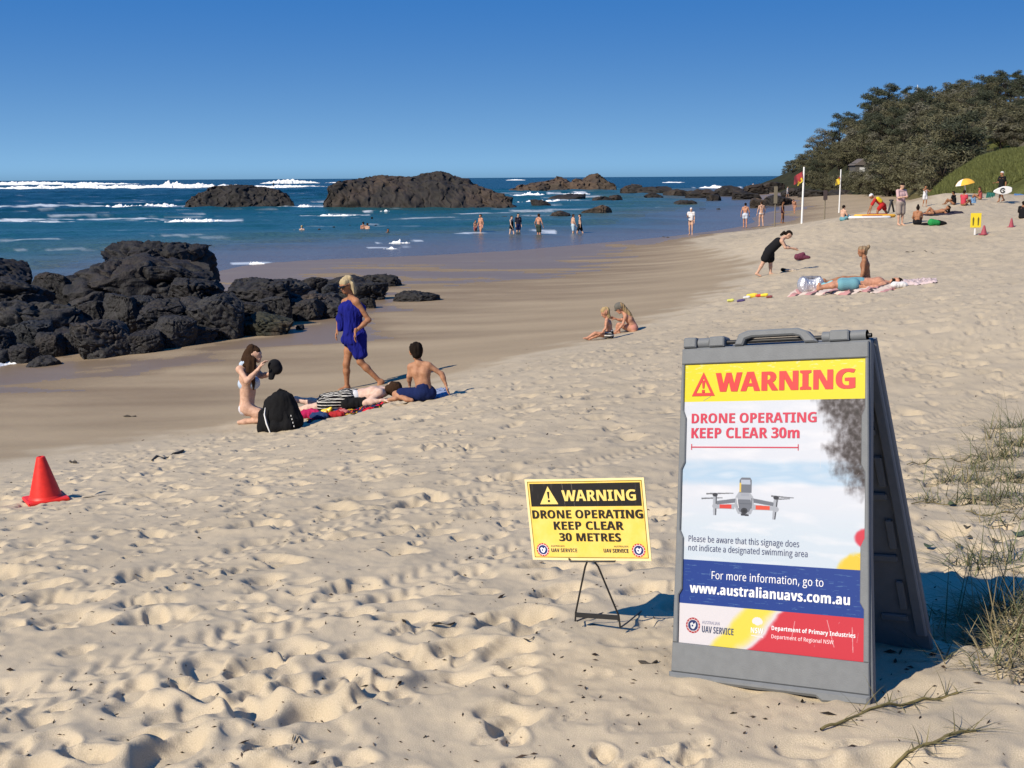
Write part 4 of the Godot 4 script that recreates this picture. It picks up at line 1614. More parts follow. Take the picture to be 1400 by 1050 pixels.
func warning_triangle(parent: Node3D, c: Vector2, w: float, h: float, t: float, m: Material, z := 0.0024) -> void:
	var b := buf()
	var A := Vector2(c.x - w * 0.5, c.y - h * 0.5)
	var B := Vector2(c.x + w * 0.5, c.y - h * 0.5)
	var C := Vector2(c.x, c.y + h * 0.5)
	var g := (A + B + C) / 3.0
	var k := 1.0 - t / (h * 0.24)
	for e in [[A, B], [B, C], [C, A]]:
		slab(b, PackedVector2Array([e[0], e[1], g + (e[1] - g) * k, g + (e[0] - g) * k]), z, z + 0.0005)
	slab(b, PackedVector2Array([c + Vector2(-0.006, 0.012), c + Vector2(0.006, 0.012), c + Vector2(0.003, -0.014), c + Vector2(-0.003, -0.014)]), z, z + 0.0005)
	slab(b, PackedVector2Array([c + Vector2(-0.005, -0.019), c + Vector2(0.005, -0.019), c + Vector2(0.005, -0.028), c + Vector2(-0.005, -0.028)]), z, z + 0.0005)
	part("warning_symbol", to_mesh(b), m, parent)


func build_small_sign() -> void:
	var x := Vector3(0.9178, 0.1069, 0.3823).normalized()
	var z := Vector3(-0.3846, 0.0006, 0.9231)
	z = (z - x * z.dot(x)).normalized()
	var o := thing("warning_sign", "small yellow and black drone warning sign on a thin black wire stand", "sign", Vector3(0.264, 2.646, -4.158))
	o.basis = Basis(x, z.cross(x), z)
	var im := Image.create(675, 450, false, Image.FORMAT_RGB8)
	var nd := noise(0.01, 75, 4)
	var yl := Color(0.95, 0.80, 0.36)
	for py in 450:
		for px in 675:
			var c := yl.lerp(Color(0.96, 0.86, 0.55), clampf(0.35 + nd.get_noise_2d(px, py), 0, 1) * 0.5)
			var ex := minf(px, 674 - px)
			var ey := minf(py, 449 - py)
			if minf(ex, ey) < 12:
				c = Color(0.95, 0.88, 0.66)
			if (ex >= 14 and ey >= 14) and (ex < 17 or ey < 17):
				c = Color(0.16, 0.14, 0.12)
			if px > 24 and px < 651 and py > 24 and py < 152:
				c = Color(0.115, 0.105, 0.10).lerp(Color(0.3, 0.28, 0.26), smoothstep(0.35, 0.6, nd.get_noise_2d(px * 3.0, py * 0.4)) * 0.5)
			im.set_pixel(px, py, c)
	for a in [[215, 24, 222, 152], [268, 20, 276, 150], [310, 60, 322, 75]]:
		draw_bar(im, Vector2(a[0], a[1]), Vector2(a[2], a[3]), 1.0, 0.7, Color(0.75, 0.7, 0.6), 0.6)
	draw_badge(im, 66, 393, 37)
	draw_badge(im, 610, 393, 37)
	var sm := mat(1, 1, 1, 0.5)
	sm.albedo_texture = ImageTexture.create_from_image(im)
	sm.texture_repeat = false
	# slightly bowed corrugated sheet with thickness
	var b := buf()
	var n := 12
	for s in 2:
		for i in n + 1:
			var t := float(i) / n
			var zz := 0.0012 * sin(t * PI * 1.6 - 0.6) - (0.004 if s == 1 else 0.0)
			for v in 2:
				b.v.append(Vector3(-0.225 + 0.45 * t, 0.15 - 0.3 * v, zz))
				b.u.append(Vector2(t, v) if s == 0 else Vector2(0.01, 0.01))
		for i in n:
			var k := s * (n + 1) * 2 + i * 2
			b.i.append_array([k, k + 2, k + 1, k + 1, k + 2, k + 3] if s == 0 else [k, k + 1, k + 2, k + 1, k + 3, k + 2])
	var m2 := (n + 1) * 2
	for i in n:
		for v in 2:
			var k := i * 2 + v
			b.i.append_array([k, k + m2, k + 2, k + 2, k + m2, k + m2 + 2])
	for i in [0, n]:
		b.i.append_array([i * 2, i * 2 + 1, i * 2 + m2, i * 2 + 1, i * 2 + m2 + 1, i * 2 + m2])
	b.n = PackedVector3Array()
	for k in b.v.size():
		b.n.append(Vector3.BACK if k < m2 else Vector3.FORWARD)
	var panel := part("sign_panel", to_mesh(b), sm, o)
	var ink := mat(0.018, 0.014, 0.012, 0.5)
	var ye := mat(0.86, 0.66, 0.19, 0.5)
	var zf := 0.0019
	words(panel, "WARNING", -0.085, 0.089, 0.275, 0.040, ye, zf, 700, 1.5)
	words(panel, "DRONE OPERATING", -0.207, 0.021, 0.416, 0.031, ink, zf, 700, 1.5)
	words(panel, "KEEP CLEAR", -0.128, -0.021, 0.262, 0.031, ink, zf, 700, 1.5)
	words(panel, "30 METRES", -0.112, -0.064, 0.232, 0.031, ink, zf, 700, 1.5)
	words(panel, "UAV SERVICE", -0.148, -0.113, 0.100, 0.014, mat(0.03, 0.03, 0.05, 0.5), zf)
	words(panel, "AUSTRALIAN", -0.148, -0.097, 0.052, 0.006, mat(0.15, 0.13, 0.1, 0.5), zf, 400)
	words(panel, "UAV SERVICE", 0.052, -0.113, 0.092, 0.014, mat(0.03, 0.03, 0.05, 0.5), zf)
	words(panel, "AUSTRALIAN", 0.092, -0.097, 0.052, 0.006, mat(0.15, 0.13, 0.1, 0.5), zf, 400)
	var tb := buf()
	slab(tb, PackedVector2Array([Vector2(-0.172, 0.058), Vector2(-0.102, 0.058), Vector2(-0.137, 0.124)]), zf, zf + 0.0005)
	part("warning_symbol", to_mesh(tb), ye, panel)
	tb = buf()
	slab(tb, PackedVector2Array([Vector2(-0.1415, 0.104), Vector2(-0.1325, 0.104), Vector2(-0.1345, 0.079), Vector2(-0.1395, 0.079)]), zf + 0.0006, zf + 0.001)
	slab(tb, PackedVector2Array([Vector2(-0.141, 0.074), Vector2(-0.133, 0.074), Vector2(-0.133, 0.066), Vector2(-0.141, 0.066)]), zf + 0.0006, zf + 0.001)
	part("exclamation_mark", to_mesh(tb), ink, panel)
	# wire stand, in the sign's own frame
	var inv := o.transform.affine_inverse()
	var P := func(px: float, py: float, dz: float) -> Vector3: return inv * (pd(px, py, 4.16 + dz))
	b = buf()
	tube(b, PackedVector3Array([P.call(778, 764, 0.02), P.call(780, 767.5, 0.0), P.call(841, 767.5, -0.05), P.call(841, 765, -0.03)]), 0.0035, 8)
	part("support_bar", to_mesh(b), M.black, o)
	for leg in [[P.call(803, 767, -0.02), P.call(800, 775, 0.0), P.call(787, 838, 0.12), P.call(786.5, 849, 0.13)], [P.call(812, 767, -0.025), P.call(818, 775, 0.0), P.call(846, 842, 0.02), P.call(848, 858.5, 0.02)]]:
		b = buf()
		tube(b, PackedVector3Array(leg), 0.0035, 8)
		part("leg", to_mesh(b), M.black, o)
	b = buf()
	var q0: Vector3 = P.call(787, 840.5, 0.12)
	var q1: Vector3 = P.call(846, 844.5, 0.02)
	var up := (inv.basis * Vector3.UP).normalized() * 0.009
	var th := Vector3(0, 0, 0.002)
	quad(b, q0 - up + th, q0 + up + th, q1 + up + th, q1 - up + th)
	quad(b, q1 - up - th, q1 + up - th, q0 + up - th, q0 - up - th)
	quad(b, q0 + up + th, q0 + up - th, q1 + up - th, q1 + up + th)
	part("foot_plate", to_mesh(b), M.black, o)
	for f in [[P.call(789, 849, 0.12), P.call(796, 846, 0.2), P.call(860, 828, 0.55), P.call(888, 826, 0.66)], [P.call(848, 858, 0.02), P.call(858, 851, 0.10), P.call(876, 836, 0.35), P.call(889, 826, 0.66)]]:
		b = buf()
		tube(b, PackedVector3Array(f), 0.003, 6)
		part("rear_wire", to_mesh(b), M.black, o)


func build_cones() -> void:
	var mk := func(label: String, px: float, py: float, h: float, w: float, m: Material, tilt: Vector3) -> void:
		var p := gp(px, py)
		var o := thing("traffic_cone", label, "traffic cone", p)
		o.rotation = tilt
		var b := buf()
		box(b, Vector3(0, 0.014, 0), Vector3(w, 0.028, w), 0.008, Basis(Vector3.UP, 0.55))
		part("base", to_mesh(b), m, o)
		b = buf()
		var r0 := w * 0.385
		lathe(b, PackedVector2Array([Vector2(r0 * 1.12, 0.026), Vector2(r0 * 1.06, 0.036), Vector2(r0, 0.045), Vector2(r0 * 0.29, h * 0.97), Vector2(r0 * 0.27, h * 0.99), Vector2(r0 * 0.22, h), Vector2(r0 * 0.14, h), Vector2(r0 * 0.12, h * 0.9)]), 40)
		part("body", to_mesh(b), m, o)
	mk.call("bright red-orange traffic cone standing alone on the sand near the wet sand edge", 63, 684, 0.345, 0.30, M.cone, Vector3(0, 0, 0.05))
	mk.call("small faded pink-red cone close to the little yellow beach sign", 1345, 321, 0.30, 0.24, M.old_cone, Vector3.ZERO)
	mk.call("small faded pink-red cone by itself up the beach from the little yellow sign", 1382.5, 311, 0.30, 0.20, M.old_cone, Vector3.ZERO)
	# little yellow beach sign
	var p := gp(1333, 321.5)
	var k := -p.z / FOCAL
	var o := thing("beach_sign", "little yellow sign with two black pictograms on a white post", "sign", p)
	var b := buf()
	box(b, Vector3(0, 14.0 * k, -0.03), Vector3(0.05, 28.0 * k, 0.03), 0.004)
	part("post", to_mesh(b), M.white, o)
	b = buf()
	box(b, Vector3(0, 20.0 * k, 0), Vector3(14.5 * k, 19.5 * k, 0.012), 0.002)
	var pl := part("sign_panel", to_mesh(b), mat(0.80, 0.62, 0.03, 0.5), o)
	for s in [-1.0, 1.0]:
		b = buf()
		slab(b, PackedVector2Array([Vector2(s * 3.4 * k - 0.018, 13 * k), Vector2(s * 3.4 * k + 0.018, 13 * k), Vector2(s * 3.4 * k + 0.03, 22 * k), Vector2(s * 3.4 * k, 25 * k), Vector2(s * 3.4 * k - 0.03, 22 * k)]), 0.0062, 0.007)
		part("pictogram", to_mesh(b), mat(0.12, 0.10, 0.02), pl)
	# patrol flags
	for a in [["red and yellow patrol flag on a white pole, flag hanging low and furled", 1096, 306, 230, true], ["yellow-tipped patrol flag on the shorter white pole", 1147, 291, 233, false]]:
		var g := gp(a[1], a[2])
		var s := -g.z / FOCAL
		var h: float = (a[2] - a[3]) * s
		var f := thing("flag_pole", a[0], "flag", g)
		b = buf()
		tube(b, PackedVector3Array([Vector3(0, -0.3, 0), Vector3(0.03, h, 0)]), [0.062, 0.05], 10)
		part("pole", to_mesh(b), M.white, f)
		for half in 2:
			b = buf()
			var y1: float = h * ([0.93, 0.84][half] if a[4] else [0.84, 0.80][half])
			var y0: float = h * ([0.76, 0.74][half] if a[4] else [0.78, 0.66][half])
			var wd: float = ([0.50, 0.28][half] if a[4] else [0.12, 0.36][half])
			for i in 9:
				var t := i / 8.0
				for v in 5:
					var q := v / 4.0
					b.v.append(Vector3(-0.05 - wd * t, lerpf(y1, y0, q) - 0.35 * t * (1.0 - 0.3 * q) * (1.0 if a[4] else 0.4), 0.10 * sin(t * 7.0 + q * 2.0)))
			for i in 8:
				for v in 4:
					var e := i * 5 + v
					b.i.append_array([e, e + 1, e + 5, e + 1, e + 6, e + 5])
			shade_smooth(b)
			part("flag", to_mesh(b), [M.flag_red, M.flag_yellow][half], f)
	for a in [["thin weathered stake with a small dull plate, near the water", 1059, 310, 256, Vector3(0.16, 0.14, 0.10), 0.7], ["thin weathered stake with a small dark box on top", 1127, 300, 261, Vector3(0.05, 0.035, 0.035), 0.35]]:
		var g := gp(a[1], a[2])
		var s := -g.z / FOCAL
		var h: float = (a[2] - a[3]) * s
		var f := thing("marker_stake", a[0], "stake", g)
		b = buf()
		tube(b, PackedVector3Array([Vector3(0, -0.3, 0), Vector3(0, h * 0.95, 0)]), [0.045, 0.035], 8)
		part("pole", to_mesh(b), mat(0.20, 0.17, 0.12), f)
		b = buf()
		box(b, Vector3(0, h - a[5] * 0.8, 0.06), Vector3(0.24, a[5] * 1.6, 0.05), 0.01)
		part("plate", to_mesh(b), mat(a[4].x, a[4].y, a[4].z), f)


# ------------------------------------------------------------------ bodies: one smooth surface round a skeleton of tapered bones
func nets(b: Dictionary, bones: Array, cell: float, k: float) -> void:
	var lo := Vector3.ONE * 1e9
	var hi := -lo
	for q in bones:
		var r: float = maxf(q[2], q[3])
		lo = lo.min((q[0] as Vector3).min(q[1]) - Vector3.ONE * r)
		hi = hi.max((q[0] as Vector3).max(q[1]) + Vector3.ONE * r)
	lo -= Vector3.ONE * cell * 2.6
	hi += Vector3.ONE * cell * 2.6
	var nx := int((hi.x - lo.x) / cell) + 2
	var ny := int((hi.y - lo.y) / cell) + 2
	var nz := int((hi.z - lo.z) / cell) + 2
	var sy := nx
	var sz := nx * ny
	var f := PackedFloat32Array()
	f.resize(nx * ny * nz)
	f.fill(1.0)
	for q in bones:
		var a: Vector3 = q[0]
		var ba: Vector3 = q[1] - a
		var ra: float = q[2]
		var dr: float = q[3] - ra
		var l2 := maxf(ba.length_squared(), 1e-9)
		var m := Vector3.ONE * (maxf(ra, ra + dr) + k + cell * 2.0)
		var i0 := ((a.min(q[1]) - m - lo) / cell).floor()
		var i1 := ((a.max(q[1]) + m - lo) / cell).ceil()
		var x0 := maxi(int(i0.x), 0)
		var x1 := mini(int(i1.x), nx - 1)
		for z in range(maxi(int(i0.z), 0), mini(int(i1.z), nz - 1) + 1):
			for y in range(maxi(int(i0.y), 0), mini(int(i1.y), ny - 1) + 1):
				var id := z * sz + y * sy + x0
				var p := lo + Vector3(x0, y, z) * cell - a
				for x in range(x0, x1 + 1):
					var t := clampf(p.dot(ba) / l2, 0.0, 1.0)
					var d := (p - ba * t).length() - ra - dr * t
					var o := f[id]
					var h := k - absf(o - d)
					f[id] = (minf(o, d) - h * h / (4.0 * k)) if h > 0.0 else minf(o, d)
					id += 1
					p.x += cell
	var vid := PackedInt32Array()
	vid.resize(f.size())
	vid.fill(-1)
	var off := PackedInt32Array([0, 1, sy, sy + 1, sz, sz + 1, sz + sy, sz + sy + 1])
	var cor := PackedVector3Array([Vector3(0, 0, 0), Vector3(1, 0, 0), Vector3(0, 1, 0), Vector3(1, 1, 0), Vector3(0, 0, 1), Vector3(1, 0, 1), Vector3(0, 1, 1), Vector3(1, 1, 1)])
	var ea := PackedInt32Array([0, 2, 4, 6, 0, 1, 4, 5, 0, 1, 2, 3])
	var eb := PackedInt32Array([1, 3, 5, 7, 2, 3, 6, 7, 4, 5, 6, 7])
	var V: PackedVector3Array = b.v
	var N: PackedVector3Array = b.n
	var I: PackedInt32Array = b.i
	var lim := cell * 1.9
	for z in nz - 1:
		for y in ny - 1:
			var id := z * sz + y * sy - 1
			for x in nx - 1:
				id += 1
				if absf(f[id]) > lim:
					continue
				var neg := 0
				for c in 8:
					if f[id + off[c]] < 0.0:
						neg += 1
				if neg == 0 or neg == 8:
					continue
				var s := Vector3.ZERO
				var cnt := 0
				for e in 12:
					var da := f[id + off[ea[e]]]
					var db := f[id + off[eb[e]]]
					if (da < 0.0) != (db < 0.0):
						s += cor[ea[e]].lerp(cor[eb[e]], da / (da - db))
						cnt += 1
				var g := Vector3.ZERO
				for c in 8:
					g += (cor[c] * 2.0 - Vector3.ONE) * f[id + off[c]]
				vid[id] = V.size()
				V.append(lo + (Vector3(x, y, z) + s / cnt) * cell)
				N.append(g.normalized())
				# faces across the three edges that leave this cell's first corner
				var inside := f[id] < 0.0
				if y > 0 and z > 0 and inside != (f[id + 1] < 0.0):
					face(I, vid[id - sy - sz], vid[id - sz], vid[id], vid[id - sy], inside)
				if x > 0 and z > 0 and inside != (f[id + sy] < 0.0):
					face(I, vid[id - sz - 1], vid[id - 1], vid[id], vid[id - sz], inside)
				if x > 0 and y > 0 and inside != (f[id + sz] < 0.0):
					face(I, vid[id - 1 - sy], vid[id - sy], vid[id], vid[id - 1], inside)
	b.v = V
	b.n = N
	b.i = I


func face(I: PackedInt32Array, a: int, bb: int, c: int, d: int, outward: bool) -> void:
	if a < 0 or bb < 0 or c < 0 or d < 0:
		return
	if outward:
		I.append_array([a, c, bb, a, d, c])
	else:
		I.append_array([a, bb, c, a, c, d])


func sdf_mesh(bones: Array, cell: float, k := 0.03, crinkle := 0.0) -> ArrayMesh:
	var b := buf()
	nets(b, bones, cell, k)
	if crinkle > 0.0:
		var nz := noise(9.0, 5, 3)
		for i in b.v.size():
			var p: Vector3 = b.v[i]
			b.v[i] = p + b.n[i] * nz.get_noise_3d(p.x * 1.8, p.y * 0.35 + p.x * 0.5, p.z * 1.8) * crinkle
		shade_smooth(b)
	return to_mesh(b)


func head_bones(hd: Vector3, fc: Vector3, up: Vector3, s: float) -> Array:
	var sd := fc.cross(up).normalized()
	return [
		[hd + up * 0.032 * s - fc * 0.022 * s, hd + up * 0.03 * s + fc * 0.012 * s, 0.083 * s, 0.079 * s],
		[hd + fc * 0.03 * s, hd + fc * 0.042 * s - up * 0.07 * s, 0.066 * s, 0.040 * s],
		[hd + fc * 0.052 * s - up * 0.082 * s, hd + fc * 0.056 * s - up * 0.084 * s, 0.026 * s, 0.026 * s],
		[hd + fc * 0.082 * s + up * 0.012 * s, hd + fc * 0.102 * s - up * 0.026 * s, 0.008 * s, 0.013 * s],
		[hd + fc * 0.072 * s + up * 0.028 * s - sd * 0.03 * s, hd + fc * 0.072 * s + up * 0.028 * s + sd * 0.03 * s, 0.018 * s, 0.018 * s],
		[hd + fc * 0.080 * s - up * 0.054 * s - sd * 0.014 * s, hd + fc * 0.080 * s - up * 0.054 * s + sd * 0.014 * s, 0.011 * s, 0.011 * s],
		[hd + sd * 0.078 * s - fc * 0.008 * s + up * 0.018 * s, hd + sd * 0.076 * s - fc * 0.004 * s - up * 0.022 * s, 0.016 * s, 0.011 * s],
		[hd - sd * 0.078 * s - fc * 0.008 * s + up * 0.018 * s, hd - sd * 0.076 * s - fc * 0.004 * s - up * 0.022 * s, 0.016 * s, 0.011 * s],
	]


## palm and five fingers; out: from wrist to knuckles, pn: the way the palm faces, thumb: towards the thumb
func hand_bones(w: Vector3, out: Vector3, pn: Vector3, thumb: Vector3, s: float, curl: float) -> Array:
	out = out.normalized()
	thumb = (thumb - out * thumb.dot(out)).normalized()
	pn = (pn - out * pn.dot(out) - thumb * pn.dot(thumb)).normalized()
	var q := [[w - out * 0.03 * s, w + out * 0.01 * s, 0.026 * s, 0.025 * s]]
	for k in 4:
		var side := (1.5 - k) * 0.019 * s
		var kn := w + out * (0.088 - absf(k - 1.2) * 0.006) * s + thumb * side
		q.append([w + out * 0.02 * s + thumb * side * 0.7, kn, 0.015 * s, 0.0115 * s])
		var l: float = [0.044, 0.049, 0.045, 0.034][k] * s
		var a := curl * (0.5 + 0.1 * k)
		var d1 := (out * cos(a) + pn * sin(a) + thumb * (1.5 - k) * 0.06).normalized()
		var a2 := a + curl * 0.75
		var d2 := (out * cos(a2) + pn * sin(a2) + thumb * (1.5 - k) * 0.04).normalized()
		q.append([kn, kn + d1 * l, 0.0095 * s, 0.0088 * s])
		q.append([kn + d1 * l, kn + d1 * l + d2 * l * 0.85, 0.0088 * s, 0.0075 * s])
	var t0 := w + out * 0.022 * s + thumb * 0.024 * s
	var t1 := t0 + (out * 0.6 + thumb * 0.7 + pn * 0.25).normalized() * 0.040 * s
	q.append([t0, t1, 0.014 * s, 0.0105 * s])
	q.append([t1, t1 + (out * 0.85 + thumb * 0.25 + pn * 0.4).normalized() * 0.034 * s, 0.0105 * s, 0.008 * s])
	return q


## bones of a body from its joints (any missing joint leaves its limb out)
func body_bones(J: Dictionary, s: float, fat := 1.0) -> Array:
	var q := []
	var pv: Vector3 = J.pv
	var ch: Vector3 = J.ch
	var nk: Vector3 = J.nk
	var sd: Vector3 = ((J.sR as Vector3) - J.sL).normalized()
	var hs: Vector3 = ((J.hR as Vector3) - J.hL).normalized()
	q.append([J.hL + hs * 0.015 * s, J.hR - hs * 0.015 * s, 0.098 * s * fat, 0.098 * s * fat])
	var wa := pv.lerp(ch, 0.5)
	q.append([pv - hs * 0.035 * s, wa - sd * 0.03 * s, 0.10 * s * fat, 0.088 * s * fat])
	q.append([pv + hs * 0.035 * s, wa + sd * 0.03 * s, 0.10 * s * fat, 0.088 * s * fat])
	q.append([wa - sd * 0.03 * s, ch - sd * 0.055 * s, 0.088 * s * fat, 0.098 * s * fat])
	q.append([wa + sd * 0.03 * s, ch + sd * 0.055 * s, 0.088 * s * fat, 0.098 * s * fat])
	q.append([ch - sd * 0.055 * s, J.sL.lerp(nk, 0.35), 0.095 * s * fat, 0.05 * s])
	q.append([ch + sd * 0.055 * s, J.sR.lerp(nk, 0.35), 0.095 * s * fat, 0.05 * s])
	q.append([J.sL, nk, 0.05 * s, 0.05 * s])
	q.append([J.sR, nk, 0.05 * s, 0.05 * s])
	q.append([nk, (J.hd as Vector3) - (J.up as Vector3) * 0.02 * s - (J.fc as Vector3) * 0.015 * s, 0.055 * s, 0.05 * s])
	for e in ["L", "R"]:
		if J.has("e" + e):
			q.append([J["s" + e], J["e" + e], 0.050 * s * sqrt(fat), 0.037 * s * sqrt(fat)])
			if J.has("w" + e):
				q.append([J["e" + e], J["e" + e].lerp(J["w" + e], 0.35), 0.037 * s, 0.037 * s * sqrt(fat)])
				q.append([J["e" + e].lerp(J["w" + e], 0.35), J["w" + e], 0.037 * s * sqrt(fat), 0.025 * s])
		if J.has("k" + e):
			q.append([J["h" + e], J["h" + e].lerp(J["k" + e], 0.5), 0.088 * s * fat, 0.074 * s * fat])
			q.append([J["h" + e].lerp(J["k" + e], 0.5), J["k" + e], 0.074 * s * fat, 0.052 * s])
			if J.has("a" + e):
				var kn: Vector3 = J["k" + e]
				var an: Vector3 = J["a" + e]
				q.append([kn, kn.lerp(an, 0.3), 0.052 * s, 0.053 * s])
				q.append([kn.lerp(an, 0.3), an, 0.053 * s, 0.034 * s])
				if J.has("t" + e):
					var to: Vector3 = J["t" + e]
					q.append([an + (an - to) * 0.12, to, 0.036 * s, 0.024 * s])
					var drop := (an - kn).normalized() * 0.03 * s
					q.append([an + (an - to) * 0.2 + drop, to + drop * 0.3, 0.03 * s, 0.022 * s])
	return q


## J in world coordinates; builds the figure under a node at its base
func figure(label: String, group: String, base: Vector3, J: Dictionary, s: float, cell: float, sk: Material, opt := {}) -> Node3D:
	var o := thing("person", label, "person", base, group)
	for k in J:
		if J[k] is Vector3 and k != "fc" and k != "up":
			J[k] -= base
	J.fc = (J.fc as Vector3).normalized()
	J.up = ((J.up as Vector3) - J.fc * (J.up as Vector3).dot(J.fc)).normalized()
	var fine := cell < 0.02
	var bones := body_bones(J, s, opt.get("fat", 1.0))
	bones.append_array(opt.get("extra", []))
	var b := buf()
	var fl := {}
	for e in ["L", "R"]:
		if J.has("w" + e):
			var w: Vector3 = J["w" + e]
			var dir: Vector3 = (J["f" + e] - w).normalized() if J.has("f" + e) else (w - J["e" + e]).normalized()
			if not fine:
				bones.append([w, w + dir * 0.10 * s, 0.028 * s, 0.028 * s])
				bones.append([w + dir * 0.09 * s, w + dir * 0.16 * s, 0.026 * s, 0.014 * s])
			else:
				fl[e] = dir
	var hs_: float = s * opt.get("head", 1.0)
	if not fine:
		bones.append_array(head_bones(J.hd, J.fc, J.up, hs_))
	nets(b, bones, cell, 0.035 * s)
	if fine:
		var hb := head_bones(J.hd, J.fc, J.up, hs_)
		hb.append([J.nk.lerp(J.hd, 0.3), J.hd - J.up * 0.02 * s - J.fc * 0.015 * s, 0.052 * s, 0.05 * s])
		nets(b, hb, 0.008 * s, 0.022 * s)
		for e in fl:
			var th: Vector3 = J.get("th" + e, J.fc)
			var pn: Vector3 = J.get("pn" + e, (J.pv - J["w" + e]).normalized())
			nets(b, hand_bones(J["w" + e], fl[e], pn, th, s, opt.get("curl", 0.5)), 0.0052, 0.008)
	part("body", to_mesh(b), sk, o)
	if opt.has("eyes"):
		var sd: Vector3 = J.fc.cross(J.up).normalized()
		for e in [-1.0, 1.0]:
			var eye: Vector3 = J.hd + J.fc * 0.082 * hs_ + J.up * 0.008 * hs_ + sd * 0.030 * hs_ * e
			part("eye", sdf_mesh([[eye - sd * 0.006 * hs_, eye + sd * 0.006 * hs_, 0.009 * hs_, 0.009 * hs_]], 0.004, 0.002), M.eye, o)
		var mo: Vector3 = J.hd + J.fc * 0.088 * hs_ - J.up * 0.054 * hs_
		part("mouth", sdf_mesh([[mo - sd * 0.018 * hs_, mo + sd * 0.018 * hs_, 0.006 * hs_, 0.006 * hs_]], 0.004, 0.002), M.lips, o)
	# hair
	if opt.has("hair"):
		var hc: float = 0.010 if fine else cell * 0.8
		var H := []
		var hd: Vector3 = J.hd
		var up: Vector3 = J.up
		var fc: Vector3 = J.fc
		H.append([hd + up * 0.045 * hs_ - fc * 0.032 * hs_, hd + up * 0.055 * hs_ + fc * 0.012 * hs_, 0.086 * hs_, 0.078 * hs_])
		H.append([hd - fc * 0.035 * hs_ + up * 0.03 * hs_, hd - fc * 0.045 * hs_ - up * 0.03 * hs_, 0.080 * hs_, 0.062 * hs_])
		for q in opt.get("locks", []):
			H.append([q[0] - base, q[1] - base, q[2], q[3]])
		part("hair", sdf_mesh(H, hc, 0.02 * hs_, 0.016 if fine else 0.008), opt.hair, o)
	for c in opt.get("clothes", []):
		# [name, material, kind or bones, ...]
		var cb := []
		match c[2]:
			"trunks":
				var grow: float = 0.019 * s
				var hs: Vector3 = (J.hR - J.hL).normalized()
				var f: float = opt.get("fat", 1.0)
				cb.append([J.hL + hs * 0.01, J.hR - hs * 0.01, 0.102 * s * f + grow, 0.102 * s * f + grow])
				cb.append([J.pv, J.pv.lerp(J.ch, 0.22), 0.105 * s * f + grow, 0.10 * s * f + grow])
				for e in ["L", "R"]:
					if J.has("k" + e):
						cb.append([J["h" + e], J["h" + e].lerp(J["k" + e], c[3]), 0.092 * s * f + grow, 0.085 * s * f + grow])
			"brief":
				var hs2: Vector3 = (J.hR - J.hL).normalized()
				cb.append([J.hL + hs2 * 0.012, J.hR - hs2 * 0.012, 0.106 * s * opt.get("fat", 1.0), 0.106 * s * opt.get("fat", 1.0)])
			"band":
				var sd2: Vector3 = (J.sR - J.sL).normalized()
				var m: Vector3 = J.ch + (J.nk - J.ch) * 0.12
				cb.append([m - sd2 * 0.058 * s + J.get("bd", Vector3.ZERO), m + sd2 * 0.058 * s + J.get("bd", Vector3.ZERO), 0.092 * s, 0.092 * s])
			"shirt":
				var g2: float = 0.016 * s
				var sd3: Vector3 = (J.sR - J.sL).normalized()
				var f3: float = opt.get("fat", 1.0)
				for e in [-1.0, 1.0]:
					cb.append([J.pv.lerp(J.ch, 0.12) + sd3 * 0.04 * s * e, J.ch + sd3 * 0.055 * s * e, 0.10 * s * f3 + g2, 0.10 * s * f3 + g2])
				cb.append([J.sL, J.sR, 0.055 * s + g2, 0.055 * s + g2])
				for e in ["L", "R"]:
					if J.has("e" + e):
						cb.append([J["s" + e], J["s" + e].lerp(J["e" + e], c[3]), 0.054 * s + g2, 0.052 * s + g2])
			"dress":
				var g4: float = 0.016 * s
				var sd4: Vector3 = (J.sR - J.sL).normalized()
				var f4: float = opt.get("fat", 1.0)
				for e in [-1.0, 1.0]:
					cb.append([J.pv + sd4 * 0.04 * s * e, J.ch + sd4 * 0.055 * s * e, 0.105 * s * f4 + g4, 0.10 * s * f4 + g4])
				cb.append([J.hL, J.hR, 0.10 * s * f4 + g4, 0.10 * s * f4 + g4])
				for e in ["L", "R"]:
					if J.has("k" + e):
						cb.append([J["h" + e], J["h" + e].lerp(J["k" + e], c[3]), 0.10 * s * f4 + g4, 0.098 * s * f4 + g4])
			_:
				for q in c[2]:
					cb.append([q[0] - base, q[1] - base, q[2], q[3]])
		part(c[0], sdf_mesh(cb, c[4] if c.size() > 4 else cell * 0.9, 0.03 * s, c[5] if c.size() > 5 else 0.0), c[1], o)
	return o


